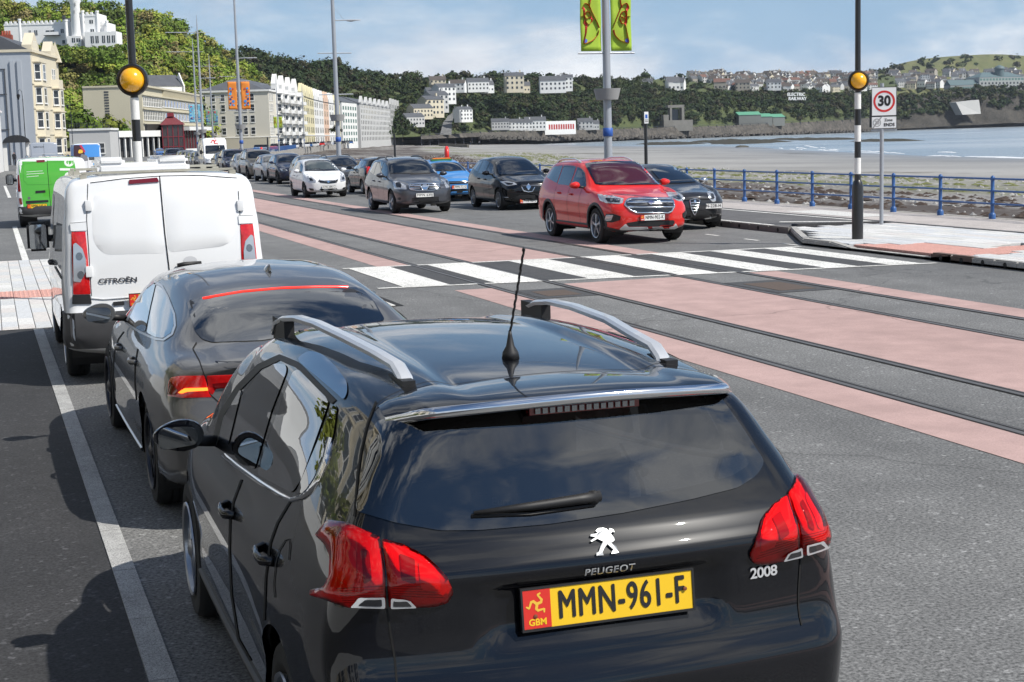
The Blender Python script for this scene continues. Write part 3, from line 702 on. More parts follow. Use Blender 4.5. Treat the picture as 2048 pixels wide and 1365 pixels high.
# pavers: long narrow slabs of mixed pale granite
PAV = [ground_mat('paver_%d' % i, tuple(c*.93 for c in col), col, 130, 2, .8, .1) for i, col in enumerate(((.58, .575, .55), (.63, .625, .61), (.51, .52, .525), (.54, .555, .57), (.57, .545, .525), (.55, .55, .535)))]
TACT = ground_mat('tactile_pink', (.50, .27, .23), (.60, .34, .29), 90, 2, .8, .1)
def pavers(root, x0, x1, y0, y1, z, cw, lens, skip=None, inside=None, seed=1):
    rg = random.Random(seed); x = x0; meshes = {}
    while x < x1-.02:
        yy = y0+rg.uniform(-.3, 0)
        while yy < y1:
            l = rg.choice(lens); a, b_ = max(yy, y0), min(yy+l, y1)
            ok = b_-a > .06 and not (skip and skip(x+cw/2, (a+b_)/2)) and (inside is None or inside(x+cw/2, (a+b_)/2))
            if ok:
                key = (round(b_-a, 2), rg.randrange(6))
                if key not in meshes:
                    bm = bmesh.new(); w, h = cw-.008, key[0]-.008
                    bbox(bm, 0, w, 0, h, -.05, 0); bmesh.ops.bevel(bm, geom=[e for e in bm.edges if all(v.co.z > -.01 for v in e.verts)], offset=.004, segments=1, affect='EDGES')
                    me = bpy.data.meshes.new('paver'); bm.to_mesh(me); bm.free(); me.materials.append(PAV[key[1]]); meshes[key] = me
                o = meshobj('paver', None, None, None, root, mesh=meshes[key]); o.location = (x, a, z+rg.uniform(-.0015, .0015))
            yy += l
        x += cw
def tactile(root, x0, x1, y0, y1, z, s=.4):
    bm = bmesh.new(); bbox(bm, 0, s-.008, 0, s-.008, -.05, 0)
    n = 6
    for i in range(n):
        for j in range(n): lathe(bm, [(.02, 0), (.013, .005)], Matrix.Translation(((i+.5)*s/n, (j+.5)*s/n, 0)), 6)
    me = bpy.data.meshes.new('tactile_slab'); bm.to_mesh(me); bm.free(); me.materials.append(TACT)
    x = x0
    while x < x1-.01:
        yy = y0
        while yy < y1-.01:
            o = meshobj('tactile_slab', None, None, None, root, mesh=me); o.location = (x, yy, z); yy += s
        x += s
lp = sheet('crossing_paving', -8, 5.1, 19.95, 27.0, .006, GROOVE, kind='structure')
sheet('crossing_paving', -8, 1.0, 27.0, 32.4, .006, GROOVE, lp); pavers(lp, -.2, .98, 20.0, 24.1, .014, .2, (.45, .6, .75)); pavers(lp, -.2, .98, 24.9+.5, 32.3, .014, .2, (.45, .6, .75), seed=3)
tactile(lp, -.2, .95, 24.13, 25.3, .016); pavers(lp, .98, 5.0, 20.0, 26.9, .0142, .67, (.9, 1.1), seed=8)
# ---------------------------------------------------------------- sea-side pavement
isl = [(14.42, -60), (14.42, 21.3), (14.42, 26.0), (15.9, 29.3), (16.4, 30.2), (18.5, 29.6), (18.5, -60)]
island = polysheet('crossing_island', isl, .045, GROOVE, kind='structure', depth=.04)
def inside_isl(x, yy): return bool(inpoly([(14.62, -60), (14.62, 25.9), (16.2, 29.3), (18.4, 29.2), (18.4, -60)], np.array([[x, yy]]))[0])
pavers(island, 14.62, 18.5, 15.6, 29.5, .10, .3, (.6, .75, .9), skip=lambda x, yy: 21.2 < yy < 24.3 and x < 15.9 or 21.2 < yy < 22.5, inside=inside_isl, seed=5)
tactile(island, 14.62, 15.8, 21.3, 24.2, .09); tactile(island, 15.82, 18.4, 21.3, 22.4, .09)
# kerb stones with drain holes
HOLE = GROOVE
kr = tag(bpy.data.objects.new('kerb', None), kind='structure'); COL.objects.link(kr)
def kerbstone(p, q, z0, z1, w=.16, hole=False, mat=None, name='kerb_stone'):
    p, q = Vector((p[0], p[1], 0)), Vector((q[0], q[1], 0)); d = (q-p); l = d.length; d.normalize(); n = Vector((d.y, -d.x, 0))
    M = Matrix(((d.x, n.x, 0, p.x), (d.y, n.y, 0, p.y), (0, 0, 1, 0), (0, 0, 0, 1))); bm = bmesh.new()
    v = bbox(bm, .004, l-.004, 0, w, -.05, 1, M)
    for i, u in enumerate(v):
        if i in (4, 7): u.co.z = z0
        if i in (5, 6): u.co.z = z1
    bmesh.ops.bevel(bm, geom=[e for e in bm.edges if all(u.co.z > .02 for u in e.verts)], offset=.02, segments=2, affect='EDGES')
    o = bmobj(name, bm, mat or KERB, kr, smooth=True, angle=40)
    if hole:
        bm = bmesh.new(); c_ = p+d*(l/2)-n*.002; lathe(bm, [(.045, -.001), (.045, .002)], frame(c_+Vector((0, 0, .06)), (d.x, d.y, 0), (0, 0, 1)) if True else None, 14)
        bmobj('drain_hole', bm, HOLE, o)
yy = 10.0
while yy < 21.2:
    last = yy > 20.6
    kerbstone((14.42, yy), (14.42, yy+.56), .13, .13 if not last else .13, hole=True, mat=plain('kerb_brown', (.11, .075, .06), .8) if last else None); yy += .56
kerbstone((14.42, 21.2), (14.42, 22.0), .13, .05); 
for a in np.arange(22.0, 24.3, .75): kerbstone((14.42, a), (14.42, a+.75), .05, .05)
kerbstone((14.42, 24.25), (14.42, 25.0), .05, .13); kerbstone((14.42, 25.0), (14.42, 26.0), .13, .13)
kerbstone((14.42, 26.0), (15.2, 27.7), .13, .13); kerbstone((15.2, 27.7), (15.95, 29.3), .13, .13)
yy = 29.0
while yy < 60: kerbstone((15.75, yy), (15.75, yy+.9), .13, .13, hole=True, mat=plain('kerb_dark', (.16, .15, .14), .8, var=.3)); yy += .9
boxo('kerb_run', 15.75, 15.92, 60, 118, -.05, .13, KERB, kr)
cyc = polysheet('cycle_lane', [(15.92, 29.3), (16.6, 30.4), (18.5, 29.7), (18.5, 120), (15.92, 120)], .11, ground_mat('cycle_asphalt', (.085, .083, .084), (.12, .117, .117), 95, .3, chips=.5), kind='structure', depth=.1)
sheet('lane_line', 15.98, 16.1, 30.2, 110, .116, WPAINT, cyc); polysheet('lane_line', [(18.2, 29.9), (18.32, 29.9), (18.32, 110), (18.2, 110)], .116, WPAINT, cyc)
polysheet('lane_line', [(18.0, 29.9), (18.4, 29.8), (16.75, 31.2), (16.6, 31.0)], .1165, WPAINT, cyc)
walk = polysheet('promenade_walkway', [(18.52, -60)]+[(18.52, 120), (20.0, 150), (24.5, 190), (33, 240)]+[(36.3, 240), (27.3, 190), (22.8, 150), (21.0, 110), (21.0, -60)], .10, WALK, kind='structure', depth=.1)
boxo('edging', 18.46, 18.56, -60, 110, .05, .118, ground_mat('edging_dark', (.12, .12, .12), (.18, .18, .18), 90), walk)
sheet('walkway_slab', 18.9, 19.9, 31.5, 35.0, .106, PAV[0], walk)
# ---------------------------------------------------------------- sea wall, beach, sea
SEA = -4.5
def beach_mat():
    m, nt, b = NT('beach'); N = nt.nodes; L = nt.links; tc = N.new('ShaderNodeTexCoord')
    def noise(sc, det=6, rough=.6, sx=1, sy=1):
        mp = N.new('ShaderNodeMapping'); mp.inputs['Scale'].default_value = (sx, sy, 1); L.new(tc.outputs['Object'], mp.inputs[0])
        n = N.new('ShaderNodeTexNoise'); n.inputs['Scale'].default_value = sc; n.inputs['Detail'].default_value = det; n.inputs['Roughness'].default_value = rough; L.new(mp.outputs[0], n.inputs['Vector']); return n.outputs[0]
    at = N.new('ShaderNodeAttribute'); at.attribute_name = 'shore'      # 0 at the wall, 1 at the waterline
    def ramp(src, *st):
        r = N.new('ShaderNodeValToRGB'); L.new(src, r.inputs[0]); el = r.color_ramp.elements
        while len(el) < len(st): el.new(.5)
        for e, (p, c) in zip(el, st): e.position = p; e.color = rgb(c)
        return r.outputs[0]
    def mix(f, a, b_, mode='MIX'):
        x = N.new('ShaderNodeMix'); x.data_type = 'RGBA'; x.blend_type = mode
        for i, v in ((0, f), (6, a), (7, b_)):
            if isinstance(v, (int, float)): x.inputs[i].default_value = v
            elif isinstance(v, tuple): x.inputs[i].default_value = rgb(v)
            else: L.new(v, x.inputs[i])
        return x.outputs[2]
    def mth(op, a, b_):
        x = N.new('ShaderNodeMath'); x.operation = op
        for i, v in enumerate((a, b_)):
            if isinstance(v, (int, float)): x.inputs[i].default_value = v
            else: L.new(v, x.inputs[i])
        return x.outputs[0]
    big = noise(.03, 7); mid = noise(.22, 7, .65); fine = noise(2.2, 4, .7); streak = noise(.05, 7, .62, 1, .35)
    sand = ramp(big, (.3, (.215, .21, .20)), (.5, (.29, .283, .268)), (.7, (.36, .35, .33)))
    shingle = ramp(fine, (.35, (.10, .09, .085)), (.48, (.24, .23, .215)), (.62, (.46, .45, .43)))
    s = mth('ADD', at.outputs['Fac'], mth('MULTIPLY', mth('SUBTRACT', mid, .5), .10))
    base = mix(ramp(s, (.38, (1, 1, 1)), (.48, (0, 0, 0))), sand, shingle)
    # wrack lines: dark brown near the wall, green further out
    wr = mth('MULTIPLY', ramp(s, (.0, (1, 1, 1)), (.26, (.9, .9, .9)), (.30, (0, 0, 0))), ramp(mth('ADD', mth('MULTIPLY', streak, .5), mth('MULTIPLY', fine, .5)), (.455, (0, 0, 0)), (.51, (1, 1, 1))))
    base = mix(wr, base, (.045, .03, .022))
    gr = mth('MULTIPLY', ramp(s, (.27, (0, 0, 0)), (.31, (1, 1, 1)), (.40, (1, 1, 1)), (.46, (0, 0, 0))), ramp(mth('ADD', mth('MULTIPLY', streak, .6), mth('MULTIPLY', fine, .4)), (.5, (0, 0, 0)), (.56, (.9, .9, .9))))
    base = mix(gr, base, (.12, .13, .035))
    sp = mth('MULTIPLY', ramp(s, (.3, (0, 0, 0)), (.42, (1, 1, 1)), (.9, (1, 1, 1)), (1.0, (0, 0, 0))), ramp(mth('ADD', mth('MULTIPLY', streak, .75), mth('MULTIPLY', mid, .25)), (.57, (0, 0, 0)), (.63, (.75, .75, .75))))
    base = mix(sp, base, (.11, .10, .08)); wet = ramp(s, (.45, (0, 0, 0)), (.8, (.5, .5, .5)), (1.0, (1, 1, 1)))
    base = mix(wet, base, mix(1.0, base, (.72, .74, .78), 'MULTIPLY')); L.new(base, b.inputs['Base Color'])
    rr = N.new('ShaderNodeMapRange'); L.new(wet, rr.inputs[0]); rr.inputs[3].default_value = .85; rr.inputs[4].default_value = .32; L.new(rr.outputs[0], b.inputs['Roughness'])
    bp = N.new('ShaderNodeBump'); bp.inputs['Strength'].default_value = .5; bp.inputs['Distance'].default_value = .12; L.new(fine, bp.inputs['Height']); L.new(bp.outputs[0], b.inputs['Normal'])
    return m
def build_beach():
    WL = [(21.0, -60), (21.0, 30), (21.0, 110), (22.7, 150), (27.2, 190), (36.2, 240), (58.4, 327), (80.8, 424), (112.6, 552), (176.2, 757), (262, 1000), (330, 1180)]
    SL = [(150, 60), (170, 225), (178, 270), (197, 332), (220, 410), (245, 470), (258, 530), (262, 600), (275, 690), (292, 780), (312, 880), (345, 1010)]
    n = 160; t = np.linspace(0, 1, n)
    def res(P):
        P = np.array(P, float); d = np.concatenate([[0], np.cumsum(np.linalg.norm(np.diff(P, axis=0), axis=1))]); return P
    k = np.linspace(0, 1, len(WL)); A = np.stack([np.interp(t, k, [p[i] for p in WL]) for i in (0, 1)], 1); B = np.stack([np.interp(t, k, [p[i] for p in SL]) for i in (0, 1)], 1)
    rows = np.concatenate([np.linspace(0, .3, 22), np.linspace(.3, 1.0, 26)[1:], [1.12, 1.5]])
    V = []; sh = []
    for r_ in rows:
        P = A+(B-A)*r_; z = -1.9-2.55*min(r_, 1.0)**.9 - (.6 if r_ > 1.05 else 0) - (3 if r_ > 1.2 else 0)
        nz = .12*np.sin(P[:, 0]*.31+P[:, 1]*.17)+.10*np.sin(P[:, 1]*.43-P[:, 0]*.21)+.06*RNG.standard_normal(n)*(r_ < .3)
        V.append(np.stack([P[:, 0], P[:, 1], z+nz*(1-min(r_, 1))], 1)); sh += [r_]*n
    m = len(rows); F = [(a*n+i, (a+1)*n+i, (a+1)*n+i+1, a*n+i+1) for a in range(m-1) for i in range(n-1)]
    o = meshobj('beach', np.vstack(V), F, beach_mat(), smooth=True); o['kind'] = 'structure'
    at = o.data.attributes.new('shore', 'FLOAT', 'POINT'); at.data.foreach_set('value', [float(v) for v in sh])
    o.data.polygons.foreach_set('use_smooth', [True]*len(o.data.polygons))
    # sea wall face
    V = []; F = []
    for i, p in enumerate(WL): V += [(p[0]-.25, p[1], .105), (p[0], p[1], .105), (p[0]+.05, p[1], -3.2)]
    for i in range(len(WL)-1):
        for k2 in (0, 1): F.append((i*3+k2, i*3+k2+1, i*3+k2+4, i*3+k2+3))
    w = meshobj('sea_wall', V, F, ground_mat('sea_wall_concrete', (.24, .23, .21), (.38, .36, .33), 20, .5)); tag(w, 'pale concrete sea wall between the promenade and the beach', 'wall')
    # loose weed and stones on the upper beach
    bv = BVHTree.FromObject(o, bpy.context.evaluated_depsgraph_get())
    for nm, cnt, col, s0, s1, r0, r1, fl in (('seaweed', 4200, (.05, .032, .022), .01, .21, .10, .38, .3), ('green_weed', 1500, (.13, .14, .04), .19, .37, .12, .4, .25), ('beach_stones', 3500, (.36, .35, .33), .1, .45, .05, .15, .7)):
        V = []; F = []
        for q in range(cnt):
            tt = RNG.uniform(.03, .55); rr = RNG.uniform(s0, s1)
            if nm == 'seaweed': rr = (RNG.choice([.13, .17, .21, .25])+RNG.normal(0, .012)); rr = max(rr, .005)
            if nm == 'green_weed': rr = RNG.choice([.31, .36, .41])+RNG.normal(0, .010)
            i = tt*(n-2); i0 = int(i); fr_ = i-i0; A_, B_ = A[i0]*(1-fr_)+A[i0+1]*fr_, B[i0]*(1-fr_)+B[i0+1]*fr_; P = A_+(B_-A_)*rr; z = -1.9-2.55*rr**.9
            s = RNG.uniform(r0, r1); nn = 6; b0 = len(V); an = RNG.uniform(0, 6)
            jy = RNG.uniform(-2, 2)
            for kk in range(nn):
                a = 6.283*kk/nn+an; V.append((P[0]+s*1.4*math.cos(a)*RNG.uniform(.6, 1.2), P[1]+jy+s*2*math.sin(a)*RNG.uniform(.6, 1.2), z+.02))
            V.append((P[0], P[1]+jy, z+s*fl+.08))
            F += [(b0+kk, b0+(kk+1) % nn, b0+nn) for kk in range(nn)]
        ob = meshobj(nm, V, F, plain(nm+'_mat', col, .85, var=.45, scale=1.5)); tag(ob, dict(seaweed='dark brown seaweed strewn in lines on the upper beach', green_weed='green weed in bands across the shingle beach', beach_stones='pale loose stones scattered on the shingle')[nm], dict(seaweed='seaweed', green_weed='weed', beach_stones='stones')[nm], kind='stuff')
build_beach()
def sea_mat():
    m, nt, b = NT('sea'); N = nt.nodes; L = nt.links; setin(b, base_color=(.10, .16, .20, 1), roughness=.22, ior=1.33, specular_ior_level=.5)
    tc = N.new('ShaderNodeTexCoord'); mp = N.new('ShaderNodeMapping'); mp.inputs['Rotation'].default_value = (0, 0, R(35)); mp.inputs['Scale'].default_value = (1, .35, 1); L.new(tc.outputs['Object'], mp.inputs[0])
    n = N.new('ShaderNodeTexNoise'); n.inputs['Scale'].default_value = .45; n.inputs['Detail'].default_value = 7; n.inputs['Roughness'].default_value = .65; L.new(mp.outputs[0], n.inputs['Vector'])
    bp = N.new('ShaderNodeBump'); bp.inputs['Strength'].default_value = .55; bp.inputs['Distance'].default_value = .6; L.new(n.outputs[0], bp.inputs['Height']); L.new(bp.outputs[0], b.inputs['Normal'])
    n2 = N.new('ShaderNodeTexNoise'); n2.inputs['Scale'].default_value = .012; n2.inputs['Detail'].default_value = 5; L.new(tc.outputs['Object'], n2.inputs['Vector'])
    r = N.new('ShaderNodeValToRGB'); r.color_ramp.elements[0].position = .35; r.color_ramp.elements[0].color = (.23, .28, .32, 1); r.color_ramp.elements[1].position = .68; r.color_ramp.elements[1].color = (.36, .40, .43, 1)
    L.new(n2.outputs[0], r.inputs[0]); L.new(r.outputs[0], b.inputs['Base Color']); return m
sea = sheet('sea', -300, 9000, -2500, 9000, SEA, sea_mat(), kind='structure')
def breakers():
    S = [(168, 215), (178, 270), (197, 332), (220, 410), (250, 480)]
    rg = random.Random(4); foam = plain('foam', (.8, .82, .83), .6)
    bm = bmesh.new()
    for off, cnt in ((3, 12), (8, 7), (15, 4)):
        for q in range(cnt):
            t = rg.uniform(0, 3.95); i = int(t); f = t-i; x = S[i][0]*(1-f)+S[i+1][0]*f+off+rg.uniform(-2, 2); y_ = S[i][1]*(1-f)+S[i+1][1]*f
            l = rg.uniform(3, 14); dx, dy = S[i+1][0]-S[i][0], S[i+1][1]-S[i][1]; d = math.hypot(dx, dy); dx, dy = dx/d, dy/d; w = rg.uniform(.12, .3)
            P = []
            for s_ in np.linspace(-1, 1, 9): P.append((x+dx*l*s_, y_+dy*l*s_, SEA+.03+.22*max(0, 1-s_*s_)*rg.uniform(.5, 1)))
            a = [bm.verts.new((p[0]-dy*w, p[1]+dx*w, SEA+.01)) for p in P]; b_ = [bm.verts.new(p) for p in P]; c_ = [bm.verts.new((p[0]+dy*w*2, p[1]-dx*w*2, SEA+.01)) for p in P]
            for k in range(8): bm.faces.new((a[k], a[k+1], b_[k+1], b_[k])); bm.faces.new((b_[k], b_[k+1], c_[k+1], c_[k]))
    o = bmobj('breaking_waves', bm, foam, smooth=True); tag(o, 'low white breaking waves along the water edge', 'waves', kind='stuff')
breakers()
# ---------------------------------------------------------------- street furniture
BLUE = plain('railing_blue', (.026, .095, .28), .4, var=.18, scale=9, coat_weight=.3)
POLE_GREY = plain('pole_grey', (.36, .38, .41), .4, .3, var=.08, scale=2)
BLK = plain('pole_black', (.012, .012, .013), .35, coat_weight=.4); WHT = plain('pole_white', (.72, .72, .70), .4, var=.06)
def tube_o(name, pts, r, mat, parent, n=12, **k):
    bm = bmesh.new(); tube(bm, pts, r, n, **k); return bmobj(name, bm, mat, parent, smooth=True, angle=50)
def fence():
    f = thing('railing', 'blue three-rail seafront railing along the promenade edge', 'railing', (20.7, 0, .1))
    bm = bmesh.new(); lathe(bm, [(.075, 0), (.075, .10), (.055, .125), (.04, .14), (.04, .30), (.048, .31), (.048, .35), (.04, .36), (.04, .58), (.048, .59), (.048, .63), (.04, .64), (.04, .84), (.05, .85), (.05, .90), (.035, .93), (.01, .945)], None, 12)
    me = bpy.data.meshes.new('post'); bm.to_mesh(me); bm.free(); me.materials.append(BLUE); me.polygons.foreach_set('use_smooth', [True]*len(me.polygons)); me.set_sharp_from_angle(angle=R(40))
    n = 0; yy = 28.9-1.97*8
    while yy < 112:
        o = meshobj('post', None, None, None, f, mesh=me); o.location = (0, yy, 0); yy += 1.97
    for z in (.33, .61, .875): tube_o('rail', [(0, 10, z), (0, 112, z)], .022, BLUE, f, 8)
    # the run that follows the bay
    bm = bmesh.new(); P = [Vector((x-.3, y_, .1)) for x, y_ in PROM[1:]]
    for a, b in zip(P, P[1:]):
        d = b-a; L = d.length; k = max(2, int(L/(2.2 if a.y < 330 else 6)))
        for i in range(k):
            q = a.lerp(b, i/k); bbox(bm, q.x-.05, q.x+.05, q.y-.05, q.y+.05, .1, 1.05)
        for z in (.45, .72, 1.0): tube(bm, [a+Vector((0, 0, z-.05)), b+Vector((0, 0, z-.05))], .03, 4)
    o = bmobj('railing', bm, BLUE); tag(o, 'blue railing curving away round the far side of the bay', 'railing', kind='stuff')
fence()
def beacon(base, zg, rg, rd, s, label, ztop=6.5):
    b = thing('belisha_beacon', label, 'beacon', base)
    tube_o('pole', [(0, 0, zg-.9), (0, 0, zg), (0, 0, ztop)], [.056*s, .054*s, .048*s], BLK, b, 16)
    # striped shaft
    z = zg-rd-.02; i = 0; zl = 1.08*s
    while z > zl+.02:
        z2 = max(z-.30*s, zl); bm = bmesh.new(); lathe(bm, [(.060*s, z2), (.060*s, z)], None, 18); bmobj('band', bm, WHT if i % 2 == 0 else BLK, b, smooth=True, angle=50); z = z2; i += 1
    bm = bmesh.new(); lathe(bm, [(.105*s, 0), (.105*s, .98*s), (.085*s, 1.06*s), (.062*s, 1.10*s)], None, 20); bmobj('base_sleeve', bm, BLK, b, smooth=True, angle=40)
    # globe set in a round black shield that faces the traffic
    d = Vector((CAM.x-base[0], CAM.y-base[1], 0)).normalized() if False else Vector((-.35, -.94, 0)).normalized(); c = Vector((0, 0, zg))+d*.06
    M = frame(c, (-d.y, d.x, 0), (0, 0, 1)); M = frame(c, (d.y*-1, d.x, 0), (0, 0, 1))
    bm = bmesh.new(); lathe(bm, [(rg*.9, -.05), (rd*.98, -.05), (rd, -.02), (rd*.97, .02), (rd*.86, .028), (rg*1.0, .015)], M, 36, cap=False); lathe(bm, [(.01, -.05), (rd*.98, -.05)], M, 36, cap=False); bmobj('shield', bm, BLK, b, smooth=True, angle=40)
    bm = bmesh.new(); bmesh.ops.create_uvsphere(bm, u_segments=32, v_segments=20, radius=rg, matrix=Matrix.Translation(c))
    m, nt, bs = NT('beacon_amber'); setin(bs, base_color=(.88, .42, .01, 1), roughness=.22, coat_weight=.6, subsurface_weight=.0); bmobj('globe', bm, MATS.setdefault('beacon_amber', m), b, smooth=True)
q = atd(275.5, 310, 21.7); beacon((q.x, q.y, 0), 3.12, .170, .224, 1.0, 'amber globe crossing beacon on striped pole beyond the white van')
beacon((15.33, 25.54, .1), 2.93, .148, .196, 1.0, 'amber globe crossing beacon on striped pole standing on the pale island paving')
def sign30():
    b = thing('road_sign', 'square 30 speed limit sign with Zone ENDS plate on grey post', 'sign', (17.97, 28.97, .1))
    tube_o('post', [(0, 0, 0), (0, 0, 2.98)], .042, POLE_GREY, b, 14)
    n = Vector((-.40, -.92, 0)).normalized(); r = Vector((.92, -.40, 0)).normalized(); zt = 3.0
    M = frame(n*.06+Vector((.045, 0, 0)), r, (0, 0, 1)); wsg = plain('sign_white', (.78, .78, .78), .4); rd = plain('sign_red', (.60, .025, .025), .4); bk = plain('sign_black', (.012, .012, .012), .5); gy = plain('sign_grey', (.33, .33, .33), .5)
    def board(x0, x1, z0, z1): 
        bm = bmesh.new(); bbox(bm, x0, x1, z0, z1, -.012, 0, M); bmesh.ops.bevel(bm, geom=[e for e in bm.edges], offset=.004, segments=1, affect='EDGES'); return bmobj('plate', bm, wsg, b)
    def rect(p, x0, x1, z0, z1, w, mat):
        bm = bmesh.new()
        for a in ((x0, x1, z0, z0+w), (x0, x1, z1-w, z1), (x0, x0+w, z0+w, z1-w), (x1-w, x1, z0+w, z1-w)): bbox(bm, a[0], a[1], a[2], a[3], .0005, .002, M)
        bmobj('border', bm, mat, p)
    p = board(-.262, .262, 2.295, 2.90); rect(p, -.262, .262, 2.295, 2.90, .010, bk)
    def ring(p, c, r0, r1, mat, z=.003):
        bm = bmesh.new(); n_ = 48; A = [[bm.verts.new(M @ Vector((c[0]+rr*math.cos(6.2832*i/n_), c[1]+rr*math.sin(6.2832*i/n_), z))) for i in range(n_)] for rr in (r0, r1)]
        for i in range(n_): bm.faces.new((A[0][i], A[1][i], A[1][(i+1) % n_], A[0][(i+1) % n_]))
        bmobj('ring', bm, mat, p)
    ring(p, (0, 2.60), .182, .225, rd); texto('numeral', '30', .29, bk, p, M @ Matrix.Translation((0, 2.60, .0035)), bold=.012, xs=.92)
    p = board(-.262, .262, 2.03, 2.285); rect(p, -.262, .262, 2.03, 2.285, .008, bk)
    ring(p, (-.15, 2.155), .070, .086, gy); texto('numeral', '20', .115, gy, p, M @ Matrix.Translation((-.15, 2.155, .0035)), bold=.004, xs=.9)
    bm = bmesh.new(); vs_ = [bm.verts.new(M @ Vector((x_, z_, .0045))) for x_, z_ in ((-.25, 2.045), (-.215, 2.045), (-.04, 2.27), (-.075, 2.27))]; bm.faces.new(vs_); bmobj('bar', bm, gy, p)
    texto('lettering', 'Zone', .078, bk, p, M @ Matrix.Translation((.09, 2.205, .0035)), bold=.002); texto('lettering', 'ENDS', .092, bk, p, M @ Matrix.Translation((.105, 2.105, .0035)), bold=.003)
    bm = bmesh.new(); bbox(bm, -.30, .20, 2.06, 2.72, -.05, -.03, M); bmobj('back_board', bm, BLK, b)
    bm = bmesh.new(); bbox(bm, -.27, .27, 2.03-.045, 2.03-.015, -.03, -.014, M); bmobj('bracket', bm, POLE_GREY, b)
sign30()
def banner_mat(name, bg, a, b_, dots, sc):
    m, nt, bs = NT(name); N = nt.nodes; L = nt.links; tc = N.new('ShaderNodeTexCoord')
    n = N.new('ShaderNodeTexNoise'); n.inputs['Scale'].default_value = 3; L.new(tc.outputs['Object'], n.inputs['Vector'])
    mx = N.new('ShaderNodeMix'); mx.data_type = 'RGBA'; mx.inputs[6].default_value = rgb(bg); mx.inputs[7].default_value = rgb(b_); L.new(n.outputs[0], mx.inputs[0]); L.new(mx.outputs[2], bs.inputs['Base Color']); bs.inputs['Roughness'].default_value = .7
    MATS[name] = m; return m
BAN = [banner_mat('banner_green', (.22, .42, .02), 0, (.42, .55, .05), 0, 1), banner_mat('banner_orange', (.62, .16, .02), 0, (.72, .26, .03), 0, 1), banner_mat('banner_blue', (.12, .36, .5), 0, (.25, .5, .6), 0, 1), banner_mat('banner_teal', (.08, .2, .2), 0, (.2, .3, .2), 0, 1)]
